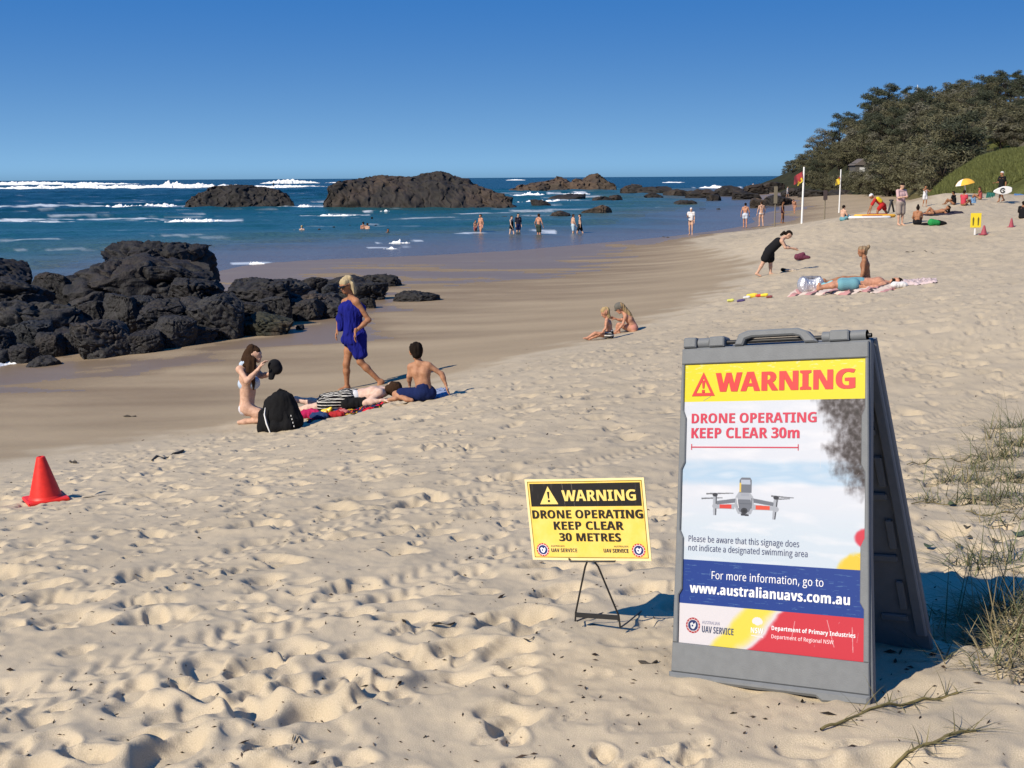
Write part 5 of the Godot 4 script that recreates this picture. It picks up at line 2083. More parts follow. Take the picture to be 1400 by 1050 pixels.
## joints of somebody upright; turn 0 looks towards the camera (+z)
func upright(at: Vector3, h: float, turn: float, o := {}) -> Dictionary:
	var s := h / 1.72
	var B := Basis(Vector3.UP, turn)
	var lean: float = o.get("lean", 0.0)
	var L := Basis(Vector3.RIGHT, lean)
	var st: float = o.get("stride", 0.0)
	var J := {}
	var P := func(v: Vector3) -> Vector3: return at + B * (v * s)
	var hip := Vector3(0, o.get("hip", 0.90), 0)
	var T := func(v: Vector3) -> Vector3: return P.call(hip + L * v)
	J.pv = P.call(hip + Vector3(0, 0.03, 0))
	J.ch = T.call(Vector3(0, 0.34, 0))
	J.nk = T.call(Vector3(0, 0.54, -0.01))
	J.hd = T.call(Vector3(0, 0.70, 0.025) + Vector3(0, 0, o.get("nod", 0.0) * 0.1))
	J.fc = B * (L * Vector3(sin(o.get("look", 0.0)), -o.get("nod", 0.0), cos(o.get("look", 0.0))))
	J.up = B * (L * Vector3.UP)
	# facing +z the left side is +x
	for e in ["L", "R"]:
		var x := 1.0 if e == "L" else -1.0
		J["s" + e] = T.call(Vector3(0.175 * x, 0.50, 0))
		J["h" + e] = P.call(hip + Vector3(0.085 * x, 0, 0))
		var a: float = o.get("arm" + e, -st * x * 0.8)
		var bend: float = o.get("bend" + e, 0.35)
		var out: float = o.get("out" + e, 0.12)
		var d1 := Vector3(x * sin(out), -cos(out) * cos(a), cos(out) * sin(a))
		var d2 := Vector3(x * sin(out) * 0.3 - x * o.get("cross" + e, 0.0), -cos(a + bend), sin(a + bend)).normalized()
		if o.get("hang", false):
			J["e" + e] = J["s" + e] + B * (d1 * 0.29 * s)
			J["w" + e] = J["e" + e] + B * (d2 * 0.25 * s)
		else:
			J["e" + e] = J["s" + e] + B * (L * (d1 * 0.29 * s))
			J["w" + e] = J["e" + e] + B * (L * (d2 * 0.25 * s))
		if o.get("legs", true):
			var g: float = st * x
			J["k" + e] = J["h" + e] + B * (Vector3(0.015 * x, -cos(g + 0.06), sin(g + 0.06)) * 0.43 * s)
			var g2: float = g - (0.15 if g > 0 else 0.35 * absf(st) * 2.0)
			J["a" + e] = J["k" + e] + B * (Vector3(0.0, -cos(g2), sin(g2)) * 0.40 * s)
			J["t" + e] = J["a" + e] + B * (Vector3(0.03 * x, -0.05, 0.17) * s)
	return J


var z0 := 18.4


## a point of a figure: the pixel it shows at, dz metres nearer than the figure's own distance
func jp(px: float, py: float, dz := 0.0) -> Vector3:
	return pd(px, py, z0 - dz)


func build_people() -> void:
	var tan_s := skin(0.40, 0.195, 0.105)
	var fair := skin(0.62, 0.40, 0.29)
	var pale := skin(0.70, 0.50, 0.40)
	var brown := skin(0.30, 0.145, 0.075)
	var ruddy := skin(0.55, 0.29, 0.19)
	var h_blond := mat(0.36, 0.26, 0.13, 0.85, 0.2)
	var h_white := mat(0.40, 0.32, 0.19, 0.9, 0.15)
	var h_brown := mat(0.040, 0.022, 0.013, 0.85, 0.15)
	var h_dark := mat(0.014, 0.010, 0.008, 0.85, 0.15)
	var blue_c := cloth(0.012, 0.016, 0.20)
	var navy := cloth(0.012, 0.022, 0.09)
	var white_c := cloth(0.75, 0.75, 0.76)
	var black_c := cloth(0.014, 0.014, 0.016)
	var teal := cloth(0.16, 0.36, 0.42)
	var bikini_b := cloth(0.50, 0.60, 0.74)

	# ---- woman walking in a blue wrap
	z0 = 18.4
	var base := gp(480, 531)
	z0 = -base.z
	var J := {
		"hd": jp(473.0, 391.0, 0.03), "fc": Vector3(-0.62, -0.22, 0.72), "up": Vector3(-0.12, 1, 0), "nk": jp(481.0, 408.5, 0.0), "ch": jp(482.5, 424, 0.0), "pv": jp(485, 458, 0.0),
		"sL": jp(487.5, 412.5, 0.12), "sR": jp(471.5, 413, -0.14), "eL": jp(504.2, 437.5, 0.10), "wL": jp(486.0, 453, 0.24), "fL": jp(483.0, 468, 0.24), "eR": jp(464.5, 435, -0.2), "wR": jp(461.5, 451, -0.12), "fR": jp(457.0, 464, -0.08),
		"hL": jp(489, 461, 0.08), "hR": jp(480.5, 461, -0.08), "kR": jp(473.5, 498, 0.02), "aR": jp(474.5, 529.5, -0.03), "tR": jp(464, 533.5, 0.04), "kL": jp(492.5, 494.5, 0.08), "aL": jp(520.5, 522.5, 0.06), "tL": jp(515, 533, 0.10),
		"thL": Vector3(-1, 0.2, 0.3), "pnL": Vector3(0.3, 0, -1), "thR": Vector3(0.5, 0, 1), "pnR": Vector3(1, 0, 0),
	}
	var k := z0 / FOCAL
	var wrap := [
		[jp(474, 424, -0.02), jp(489, 424, 0.02), 0.125, 0.125], [jp(480, 421, 0.03), jp(484, 446), 0.13, 0.145], [jp(476, 421, 0.03), jp(488, 420.5, 0.05), 0.10, 0.095], [jp(484, 446), jp(486, 462), 0.14, 0.155],
		[jp(479, 458, 0.02), jp(476.5, 464, 0.02), 0.125, 0.115], [jp(490, 460, 0.05), jp(492, 483, 0.07), 0.132, 0.108], [jp(484, 464, 0.04), jp(485, 472, 0.05), 0.13, 0.11],
		[jp(484, 462, 0.08), jp(488, 480, 0.10), 0.10, 0.06],
		[jp(470, 422, -0.05), jp(466.5, 436, -0.08), 0.065, 0.075], [jp(466.5, 436, -0.08), jp(466, 449, -0.06), 0.075, 0.055],
		[jp(473, 420, 0.08), jp(476, 455, 0.14), 0.03, 0.035], [jp(478, 421, 0.11), jp(481, 468, 0.17), 0.025, 0.03],
	]
	var locks := []
	locks.append([jp(479, 386, -0.02), jp(483, 399, -0.02), 0.06, 0.045])
	locks.append([jp(481, 388, 0.05), jp(484, 401, 0.05), 0.035, 0.02])
	locks.append([jp(472, 381, 0.02), jp(478, 380, 0.02), 0.045, 0.045])
	var woman := figure("tanned blonde woman in sunglasses walking past, wrapped in a bright blue sarong", "", base, J, 0.97, 0.016, tan_s, {"hair": h_white, "locks": locks, "curl": 0.55, "eyes": true, "clothes": [["sarong", blue_c, wrap, 0, 0.012, 0.022]]})
	var gb := buf()
	var jf: Vector3 = J.fc
	var js: Vector3 = jf.cross(J.up).normalized()
	var gl := [[J.hd + jf * 0.092 + J.up * 0.008 - js * 0.046, J.hd + jf * 0.098 + J.up * 0.006 - js * 0.022, 0.023, 0.024], [J.hd + jf * 0.098 + J.up * 0.006 + js * 0.022, J.hd + jf * 0.092 + J.up * 0.008 + js * 0.046, 0.024, 0.023], [J.hd + jf * 0.085 + J.up * 0.014 - js * 0.062, J.hd + J.up * 0.018 - js * 0.086, 0.008, 0.006], [J.hd + jf * 0.085 + J.up * 0.014 + js * 0.062, J.hd + J.up * 0.018 + js * 0.086, 0.008, 0.006]]
	part("sunglasses", sdf_mesh(gl, 0.006, 0.006), M.gloss_black, woman)

	# ---- kneeling girl holding up a cap
	base = gp(338, 579)
	z0 = -base.z + 0.05
	J = {
		"hd": jp(348.5, 485.5, 0.0), "fc": Vector3(0.93, 0.02, 0.22), "up": Vector3(0.05, 1, 0), "nk": jp(341.5, 499.5, 0), "ch": jp(340, 517, 0), "pv": jp(337.5, 556, 0),
		"sR": jp(327.5, 505, 0.10), "sL": jp(348, 503.5, -0.14), "eR": jp(338, 521.5, 0.26), "wR": jp(354.5, 503.0, 0.22), "fR": jp(361, 491.5, 0.18), "eL": jp(358, 514, -0.08), "wL": jp(372, 510.5, 0.04), "fL": jp(383, 510, 0.06),
		"hL": jp(339.5, 559, -0.08), "hR": jp(335.5, 559, 0.08), "kR": jp(371, 572, 0.15), "aR": jp(334, 577, 0.10), "kL": jp(372, 571, -0.15), "aL": jp(336, 576, -0.12), "tR": jp(327, 577.5, 0.10), "tL": jp(329, 577, -0.12),
		"thR": Vector3(0.3, 0.5, -0.8), "pnR": Vector3(0.8, 0, -0.5), "thL": Vector3(0, 0.3, 1), "pnL": Vector3(0, 1, 0),
	}
	locks = []
	for a in [[[344, 478, 0.0], [336, 492, 0.02], 0.07, 0.06], [[337, 490, 0.05], [333.5, 500, 0.09], 0.055, 0.03], [[346, 492, 0.08], [345, 512, 0.12], 0.045, 0.035], [[345, 512, 0.12], [346.5, 532, 0.12], 0.032, 0.015], [[341, 490, 0.07], [339.5, 508, 0.14], 0.05, 0.02]]:
		locks.append([jp(a[0][0], a[0][1], a[0][2]), jp(a[1][0], a[1][1], a[1][2]), a[2], a[3]])
	var top := [[jp(334, 525, 0.02), jp(347, 524, 0.0), 0.083, 0.080], [jp(348.5, 520, 0.02), jp(350, 521, 0.05), 0.052, 0.05], [jp(331.5, 498.5, 0.06), jp(335, 496, 0.06), 0.045, 0.045]]
	var girl := figure("long-haired girl in pale blue bikini kneeling on the sand, holding up a cap", "", base, J, 0.86, 0.015, fair, {"hair": h_brown, "locks": locks, "curl": 0.8, "eyes": true, "clothes": [["bikini_top", bikini_b, top, 0, 0.011], ["bikini_bottom", cloth(0.70, 0.68, 0.74), "brief", 0, 0.012]]})
	var hat := pd(376, 500, z0 - 0.10)
	var cap := thing("cap", "black baseball cap held up by the kneeling girl", "cap", hat)
	part("crown", sdf_mesh([[Vector3(-0.005, 0.0, 0), Vector3(0.01, -0.03, 0), 0.085, 0.082], [Vector3(0.03, -0.04, 0), Vector3(0.03, -0.05, 0.02), 0.05, 0.05]], 0.012, 0.03), black_c, cap)
	part("peak", sdf_mesh([[Vector3(-0.035, -0.06, 0.03), Vector3(-0.06, -0.15, 0.05), 0.04, 0.022], [Vector3(-0.015, -0.06, 0.03), Vector3(-0.03, -0.15, 0.05), 0.04, 0.022]], 0.011, 0.02), black_c, cap)

	# ---- man lying on his front in striped shorts
	base = gp(490, 560)
	z0 = -base.z + 0.35
	J = {
		"hd": jp(536, 532, -0.02), "fc": Vector3(0.2, -0.2, -0.95), "up": Vector3(0.95, 0.25, 0), "nk": jp(524, 536, 0.0), "ch": jp(512, 539.5, 0.0), "pv": jp(477, 546, 0.0),
		"sR": jp(519, 537.5, 0.17), "sL": jp(521, 533.5, -0.17), "eR": jp(500, 551.5, 0.30), "wR": jp(524, 547.5, 0.30), "fR": jp(532, 546.5, 0.28), "eL": jp(536, 536, -0.3), "wL": jp(548, 534, -0.1),
		"hR": jp(474, 547, 0.09), "hL": jp(474, 545.5, -0.09), "kR": jp(432, 557, 0.13), "aR": jp(396, 563.5, 0.12), "kL": jp(434, 551, -0.16), "aL": jp(405, 546.5, -0.2), "tL": jp(398, 549, -0.2), "tR": jp(388, 565, 0.12),
		"thR": Vector3(0, 0.6, -0.6), "pnR": Vector3(0, -1, 0.2),
	}
	var stripe_m := mat(1, 1, 1, 0.95, 0.2)
	stripe_m.albedo_texture = M.stripes
	triplanar(stripe_m, 13.0, false)
	figure("pale man lying face down on the sand in black and white striped shorts", "", base, J, 1.02, 0.017, pale, {"hair": h_brown, "curl": 0.7, "fat": 1.08, "clothes": [["shorts", stripe_m, "trunks", 0.72, 0.016, 0.014], ["waistband", white_c, [[jp(485.5, 544, 0.05), jp(486.5, 543, -0.05), 0.104, 0.104]], 0, 0.016]]})

	# ---- boy sitting with his back to us
	base = gp(582, 547)
	z0 = -base.z
	J = {
		"hd": jp(569, 481.5, -0.02), "fc": Vector3(-0.25, -0.25, -0.94), "up": Vector3(-0.1, 1, -0.1), "nk": jp(573, 497.5, 0), "ch": jp(575.5, 509, 0.01), "pv": jp(580, 534, 0.02),
		"sL": jp(561.5, 501.5, -0.02), "sR": jp(586, 499.5, 0.02), "eL": jp(559.5, 514.5, -0.02), "wL": jp(560, 526, -0.08), "fL": jp(560, 532, -0.12), "eR": jp(604, 511.5, 0.02), "wR": jp(609.5, 526, 0.05), "fR": jp(611, 532, 0.06),
		"hL": jp(573.5, 538.5, 0.0), "hR": jp(587, 537.5, 0.0), "kL": jp(541, 539, -0.06), "aL": jp(556, 546, 0.08), "kR": jp(551, 543, -0.25), "aR": jp(540, 545, 0.0), "tL": jp(563, 547, 0.1), "tR": jp(532, 546.5, 0.0),
		"thL": Vector3(1, 0, 0), "pnL": Vector3(0, -1, 0), "thR": Vector3(-1, 0, -0.2), "pnR": Vector3(-0.2, -1, 0),
	}
	figure("shirtless boy in navy swim shorts sitting on the sand with his back turned", "", base, J, 0.76, 0.014, skin(0.44, 0.235, 0.14), {"hair": h_dark, "head": 1.22, "curl": 0.3, "eyes": true, "extra": [], "clothes": [["swim_shorts", navy, "trunks", 0.72, 0.012, 0.006]]})

	# ---- two small children
	base = gp(832, 463)
	z0 = -base.z
	J = {
		"hd": jp(827.5, 427.5), "fc": Vector3(-0.8, -0.35, 0.3), "up": Vector3(-0.15, 1, 0), "nk": jp(830.0, 436.5), "ch": jp(831.5, 443.5), "pv": jp(833.5, 456),
		"sL": jp(833.5, 440, -0.08), "sR": jp(829, 440.5, 0.1), "eR": jp(828, 449, 0.13), "wR": jp(823, 455, 0.13), "eL": jp(832, 448, -0.14), "wL": jp(825, 453, -0.14),
		"hL": jp(834, 458.5, -0.05), "hR": jp(833, 458.5, 0.05), "kR": jp(814, 455.5, 0.08), "aR": jp(803, 462, 0.1), "kL": jp(818, 458, -0.10), "aL": jp(806, 463.5, -0.1), "tR": jp(798, 462.5, 0.12), "tL": jp(801, 463, -0.1),
	}
	var stripe2 := mat(1, 1, 1, 0.95, 0.2)
	stripe2.albedo_texture = M.stripes
	triplanar(stripe2, 6.0, false)
	figure("little blond child sitting on the sand in black and white striped bathers", "small children sitting together on the sand", base, J, 0.60, 0.0199, ruddy, {"hair": h_blond, "head": 1.3, "eyes": true, "locks": [[jp(829, 425), jp(833, 433), 0.05, 0.03]], "curl": 0.4, "clothes": [["bathers", stripe2, "trunks", 0.22, 0.013]]})
	base = gp(862, 454)
	z0 = -base.z + 0.1
	J = {
		"hd": jp(847.5, 421.5), "fc": Vector3(-0.85, -0.5, 0.1), "up": Vector3(-0.45, 0.9, 0), "nk": jp(854.5, 429.5), "ch": jp(860.5, 436.5), "pv": jp(867, 448.5),
		"sL": jp(857, 432, -0.1), "sR": jp(855, 432.5, 0.1), "eR": jp(851.5, 443.5, 0.14), "wR": jp(844.5, 451.5, 0.15), "eL": jp(849, 438, -0.14), "wL": jp(840.5, 435.5, -0.1),
		"hL": jp(867, 451.5, -0.06), "hR": jp(866.5, 451.5, 0.06), "kR": jp(846, 443.5, 0.02), "aR": jp(846, 455, 0.0), "kL": jp(845, 444, -0.16), "aL": jp(843, 455, -0.14), "tR": jp(839, 456, 0.0), "tL": jp(837, 456, -0.14),
	}
	var kid := figure("fair long-haired child in a pink swimsuit and grey cap bending over the sand", "small children sitting together on the sand", base, J, 0.70, 0.0199, ruddy, {"hair": mat(0.30, 0.21, 0.11, 0.85, 0.2), "head": 1.2, "eyes": true, "curl": 0.4, "locks": [[jp(851, 419, 0), jp(860, 430, 0), 0.055, 0.05], [jp(860, 430, 0), jp(866, 438, 0.02), 0.045, 0.02]], "clothes": [["swimsuit", cloth(0.55, 0.25, 0.19), [[jp(866.5, 449, -0.04), jp(866, 449, 0.04), 0.085, 0.085], [jp(866, 447), jp(860.5, 437), 0.08, 0.078]], 0, 0.013]]})
	part("cap", sdf_mesh([[J.hd + J.up * 0.035 - J.fc * 0.01, J.hd + J.up * 0.045 + J.fc * 0.01, 0.084, 0.078], [J.hd + J.up * 0.03 + J.fc * 0.05, J.hd + J.up * 0.015 + J.fc * 0.095, 0.03, 0.02]], 0.012, 0.02), cloth(0.16, 0.15, 0.13), kid)

	# ---- woman bending in a black dress
	base = gp(1046, 377)
	z0 = -base.z
	J = {
		"hd": jp(1078, 321), "fc": Vector3(0.7, -0.75, 0.1), "up": Vector3(0.7, 0.7, 0), "nk": jp(1071, 325.5), "ch": jp(1064, 331), "pv": jp(1051.5, 343),
		"sL": jp(1068, 327, -0.15), "sR": jp(1069, 329.5, 0.17), "eR": jp(1073.5, 338.5, 0.2), "wR": jp(1084, 339.5, 0.15), "eL": jp(1074, 337, -0.15), "wL": jp(1085, 340, -0.05),
		"hL": jp(1052.5, 347, -0.08), "hR": jp(1049.5, 347, 0.08), "kR": jp(1043, 359.5, 0.08), "aR": jp(1035, 374, 0.05), "kL": jp(1053.5, 360.5, -0.08), "aL": jp(1053.5, 373.5, -0.08), "tR": jp(1040, 377, 0.08), "tL": jp(1058.5, 375.5, -0.05),
	}
	figure("woman in a short black dress bending forward over the sand beside a maroon bag", "", base, J, 0.97, 0.024, fair, {"hair": h_dark, "fat": 1.18, "locks": [[jp(1072, 318), jp(1068, 321), 0.05, 0.04]], "clothes": [["dress", black_c, "dress", 0.5, 0.02]]})

	# ---- couple on the striped towel
	base = gp(1182, 388)
	z0 = -base.z + 0.15
	J = {
		"hd": jp(1179, 344), "fc": Vector3(-0.97, -0.1, 0.1), "up": Vector3(0, 1, 0), "nk": jp(1182, 353), "ch": jp(1182.5, 362), "pv": jp(1184, 381),
		"sL": jp(1183.5, 356, -0.15), "sR": jp(1181.5, 356.5, 0.16), "eR": jp(1180, 371, 0.2), "wR": jp(1177, 382, 0.2), "eL": jp(1184, 370, -0.2), "wL": jp(1180, 381, -0.2),
		"hL": jp(1182, 383, -0.08), "hR": jp(1181, 383.5, 0.08), "kR": jp(1152, 383, 0.08), "aR": jp(1130, 389, 0.08), "kL": jp(1153, 380.5, -0.1), "aL": jp(1130, 386, -0.1), "tR": jp(1127, 384, 0.1), "tL": jp(1127, 382, -0.1),
	}
	figure("tanned woman with a high hair bun sitting upright on the zigzag towel", "", base, J, 0.95, 0.0199, skin(0.36, 0.18, 0.10), {"hair": mat(0.22, 0.15, 0.08, 0.6), "eyes": true, "curl": 0.5, "locks": [[jp(1185, 339.5), jp(1187, 337.5), 0.04, 0.045]], "clothes": [["bikini_bottom", black_c, "brief", 0, 0.016], ["bikini_top", cloth(0.45, 0.2, 0.17), "band", 0, 0.016]]})
	base = gp(1190, 394)
	z0 = -base.z - 0.05
	J = {
		"hd": jp(1225, 386.5), "fc": Vector3(-0.15, 0.95, 0.2), "up": Vector3(0.97, 0.1, 0), "nk": jp(1213, 388), "ch": jp(1201, 386.5), "pv": jp(1170, 388),
		"sL": jp(1210, 386.5, -0.17), "sR": jp(1209, 389.5, 0.17), "eR": jp(1198, 392.5, 0.27), "wR": jp(1184, 392.5, 0.22), "eL": jp(1196, 385, -0.25), "wL": jp(1184, 384, -0.2),
		"hL": jp(1167, 388, -0.09), "hR": jp(1166.5, 389.5, 0.09), "kR": jp(1146, 389.5, 0.1), "aR": jp(1120, 394, 0.12), "kL": jp(1146, 387, -0.1), "aL": jp(1121, 392.5, -0.1), "tR": jp(1119, 390, 0.13), "tL": jp(1120, 388, -0.1),
	}
	figure("dark-haired man in light blue shorts lying on his back on the zigzag towel", "", base, J, 1.0, 0.0199, ruddy, {"hair": h_dark, "curl": 0.5, "fat": 1.1, "locks": [[jp(1222, 384, 0.02), jp(1219.5, 387, 0.03), 0.05, 0.045]], "clothes": [["shorts", teal, "trunks", 0.75, 0.017]]})

	# ---- bathers in and along the water: [x, foot y, height px, turn, skin, hair, clothes, label, options]
	var W := "bathers wading in the shallows"
	var K := "people walking along the water's edge"
	var red_c := cloth(0.5, 0.03, 0.03)
	var list := [
		[650, 318, 23, 0.6, ruddy, h_brown, [["swim_shorts", cloth(0.45, 0.12, 0.12), "trunks", 0.4]], "child in red bathers wading next to a woman", W, {}, 0.55],
		[657.5, 320, 33, -0.8, ruddy, h_brown, [["bikini_bottom", cloth(0.4, 0.08, 0.12), "brief", 0], ["bikini_top", cloth(0.4, 0.08, 0.12), "band", 0]], "woman in a reddish bikini wading beside a child", W, {"stride": 0.2}, 1.0],
		[699.5, 321, 32, 1.0, pale, h_dark, [["swimsuit", black_c, "dress", 0.1]], "pale woman in a dark swimsuit wading", W, {"stride": 0.25}, 1.0],
		[708.5, 319, 33, 0.4, fair, h_dark, [["rash_vest", cloth(0.03, 0.03, 0.05), "shirt", 0.9], ["swim_shorts", navy, "trunks", 0.6]], "person in a dark long-sleeved top wading", W, {}, 1.0],
		[736.5, 322, 36, 2.4, ruddy, h_brown, [["swim_shorts", cloth(0.04, 0.06, 0.05), "trunks", 0.7]], "man wading with arms held out in dark green shorts", W, {"outL": 0.5, "outR": 0.4}, 1.0],
		[783.5, 319, 32, 2.0, fair, h_brown, [["swim_shorts", cloth(0.45, 0.58, 0.68), "trunks", 0.75]], "man in pale blue shorts wading beside a man in black shorts", W, {"stride": 0.15}, 1.0],
		[793, 319, 32, -1.8, fair, h_dark, [["swim_shorts", black_c, "trunks", 0.75]], "man in black shorts wading beside a man in pale blue shorts", W, {"stride": 0.35}, 1.0],
		[944.5, 321.5, 37, -0.3, fair, white_c, [["shirt", white_c, "shirt", 0.5], ["swim_shorts", cloth(0.04, 0.04, 0.06), "brief", 0]], "woman in a white shirt and white hat standing at the water's edge", K, {"bendR": 1.9, "armR": 0.3, "stride": 0.1}, 1.0],
		[1018.5, 312, 34, PI - 0.2, ruddy, h_dark, [["swim_shorts", cloth(0.62, 0.68, 0.78), "trunks", 0.45]], "man in white swim trunks walking away along the water's edge", K, {"stride": 0.15, "outL": 0.3, "outR": 0.3}, 1.0],
		[1040.5, 310, 34, PI + 0.2, fair, h_brown, [["bikini_bottom", white_c, "brief", 0], ["bikini_top", black_c, "band", 0]], "woman in a white bikini bottom walking away along the water's edge", K, {"stride": 0.15, "outL": 0.35, "outR": 0.35}, 1.0],
		[1069.5, 305.5, 30, 1.2, brown, h_dark, [["swimsuit", cloth(0.05, 0.02, 0.03), "dress", 0.05]], "dark-skinned woman in a one-piece swimsuit standing on the wet sand", K, {"stride": 0.1}, 1.0],
		[1086, 292.5, 21, -0.6, ruddy, h_brown, [["bikini_bottom", cloth(0.45, 0.22, 0.17), "brief", 0]], "child stooping at the edge of the shallows", K, {"lean": 0.5, "stride": 0.2}, 0.85],
		[413, 320, 30, PI, pale, h_blond, [["bikini_top", white_c, "band", 0]], "pale bather with wet blond hair standing in the sea up to the waist", "bathers deep in the sea", {}, 1.0],
		[497, 316, 30, PI + 0.3, ruddy, h_dark, [["swim_shorts", black_c, "trunks", 0.5]], "bather with a small white board standing in the sea", "bathers deep in the sea", {}, 1.0],
		[502.5, 316.5, 29, PI - 0.4, fair, h_brown, [["swim_shorts", black_c, "trunks", 0.5]], "bather close behind the small white board in the sea", "bathers deep in the sea", {}, 1.0],
		[530.5, 322.5, 29, 0.7, brown, h_dark, [["swim_shorts", cloth(0.05, 0.05, 0.06), "trunks", 0.8]], "lone dark-skinned bather standing in the sea near a small breaker", "bathers deep in the sea", {}, 1.0],
	]
	for a in list:
		var p: Vector3
		if a[8] == "bathers deep in the sea" or a[8] == W:
			p = ph(a[0], a[1], 0.0)
			p.y -= 0.95 if a[8] != W else 0.32
		else:
			p = gp(a[0], a[1])
		var hgt: float = a[2] * -p.z / FOCAL
		hgt = clampf(hgt, 0.9, 1.85)
		figure(a[7], a[8], p, upright(p, hgt, a[3], a[9]), hgt / 1.72, 0.04, a[4], {"hair": a[5], "clothes": a[6]})
	for a in [[402.5, 319.5, h_blond], [436.5, 317.5, h_brown], [456.5, 314.5, h_dark], [478.5, 312.5, h_dark], [487.5, 313.5, h_dark], [513.5, 312, h_dark], [508.5, 300.5, h_dark]]:
		var p := ph(a[0], a[1], 0.0) + Vector3(0, -0.55, 0)
		var J2 := upright(p, 1.7, PI * 0.8, {"hip": 0.0, "legs": false, "outL": 0.9, "outR": 0.9})
		figure("swimmer with only head and shoulders above the water", "swimmers up to the neck in the sea", p, J2, 1.0, 0.04, fair if a[2] != h_dark else brown, {"hair": a[2]})
	var bd := ph(498.5, 317.5, 0.03)
	var board := thing("body_board", "small white body board floating in front of two bathers", "body board", bd)
	part("deck", sdf_mesh([[Vector3(-0.5, 0.04, 0), Vector3(0.35, 0.08, 0.1), 0.16, 0.13]], 0.04, 0.02), M.white, board)
	board.scale.y = 0.6

	# ---- on the dry sand
	var S := "people up on the dry sand"
	var p := gp(1230, 308.5)
	J = upright(p, 57.0 * -p.z / FOCAL, 0.35, {"armL": 0.35, "armR": 0.35, "bendL": 1.45, "bendR": 1.4, "crossL": 0.75, "crossR": 0.75, "nod": 0.3, "outL": 0.15, "outR": 0.15})
	figure("man in a pale pink t-shirt and stone-coloured shorts standing with folded arms", S, p, J, 57.0 * -p.z / FOCAL / 1.72, 0.032, fair, {"hair": h_dark, "fat": 1.15, "clothes": [["shirt", cloth(0.62, 0.42, 0.42), "shirt", 0.8], ["shorts", cloth(0.36, 0.30, 0.26), "trunks", 0.85]]})
	p = gp(1264, 283)
	var hh := 29.0 * -p.z / FOCAL
	J = upright(p, hh, 0.4, {"armL": 0.9, "bendL": 1.2, "armR": 0.9, "bendR": 1.2, "stride": 0.12})
	figure("dark-haired girl in a white dress standing with raised hands", S, p, J, hh / 1.72, 0.034, tan_s, {"hair": h_dark, "clothes": [["dress", white_c, "dress", 0.55]]})
	p = gp(1275, 263)
	hh = 20.0 * -p.z / FOCAL * 1.2
	J = upright(p, minf(hh, 1.6), 0.2, {"lean": 0.9, "hang": true})
	figure("person in dark clothes stooping near the foot of the grassy slope", S, p, J, minf(hh, 1.6) / 1.72, 0.04, brown, {"hair": h_dark, "clothes": [["shirt", black_c, "shirt", 0.8], ["shorts", black_c, "trunks", 0.8]]})
	# lifeguard
	p = gp(1206, 295.5)
	z0 = -p.z
	J = {"hd": jp(1191.5, 268.5, 0.05), "fc": Vector3(-0.7, -0.6, 0.3), "up": Vector3(-0.5, 0.8, 0), "nk": jp(1196, 270.5), "ch": jp(1199.5, 273), "pv": jp(1206.5, 280), "sL": jp(1196.5, 273, -0.15), "sR": jp(1196, 273.5, 0.17), "eR": jp(1191.5, 281.5, 0.2), "wR": jp(1189.5, 290, 0.2), "eL": jp(1191, 280.5, -0.15), "wL": jp(1187.5, 288, -0.1), "hL": jp(1208, 281, -0.08), "hR": jp(1205.5, 281, 0.08), "kR": jp(1200, 287.5, 0.1), "aR": jp(1199, 294.5, 0.1), "kL": jp(1210, 287, -0.1), "aL": jp(1213.5, 294, -0.1), "tR": jp(1196, 296, 0.15), "tL": jp(1211, 295.5, -0.05)}
	var guard := figure("lifeguard in red and yellow shirt and red shorts stooping over a yellow rescue board", S, p, J, 0.95, 0.032, tan_s, {"hair": white_c, "clothes": [["shirt", red_c, "shirt", 0.8], ["shorts", red_c, "trunks", 0.7]]})
	part("shirt_panel", sdf_mesh([[J.pv.lerp(J.ch, 0.55) + Vector3(0, 0.03, 0.05), J.ch + Vector3(0, 0.02, 0.06), 0.118, 0.115]], 0.028, 0.02), cloth(0.75, 0.55, 0.03), guard)
	# seated with back to us, blue shorts
	p = gp(1152, 302)
	sitter("person in light blue shorts sitting on the sand with their back turned", S, p, -p.z, 1153.5, 284.5, 302, fair, h_dark, [["shorts", teal, "trunks", 0.8]], -1.0)
	p = gp(1254, 307)
	sitter("tanned woman with dark hair bun sitting, bare back turned, next to a green bag", S, p, -p.z, 1254, 285.5, 307, tan_s, h_dark, [["bikini_bottom", black_c, "trunks", 0.3]], -0.3)
	p = gp(1304, 280)
	sitter("dark-haired person in black sitting below the beach umbrella", "sunbathers gathered below the beach umbrella", p, -p.z, 1305, 266, 281, brown, h_dark, [["shirt", black_c, "shirt", 0.5]], 0.8)
	p = gp(1317, 281)
	sitter("dark-haired woman in a red top sitting below the beach umbrella", "sunbathers gathered below the beach umbrella", p, -p.z, 1321, 263, 280, tan_s, h_dark, [["shirt", cloth(0.55, 0.06, 0.09), "shirt", 0.4]], -0.9)
	p = gp(1340, 273)
	sitter("tanned person in a red swimsuit reclining beside the green towel", "sunbathers gathered below the beach umbrella", p, -p.z, 1341, 261, 273, tan_s, h_brown, [["swimsuit", cloth(0.45, 0.10, 0.09), "shirt", 0.1]], 0.9)
	p = gp(1398, 299)
	sitter("person in black sitting at the very edge of the view up the beach", S, p, -p.z, 1399, 282, 299, brown, h_dark, [["shirt", black_c, "shirt", 0.9], ["shorts", black_c, "trunks", 0.8]], -0.6)
	# woman lying on her back
	p = gp(1283, 293)
	z0 = -p.z + 0.2
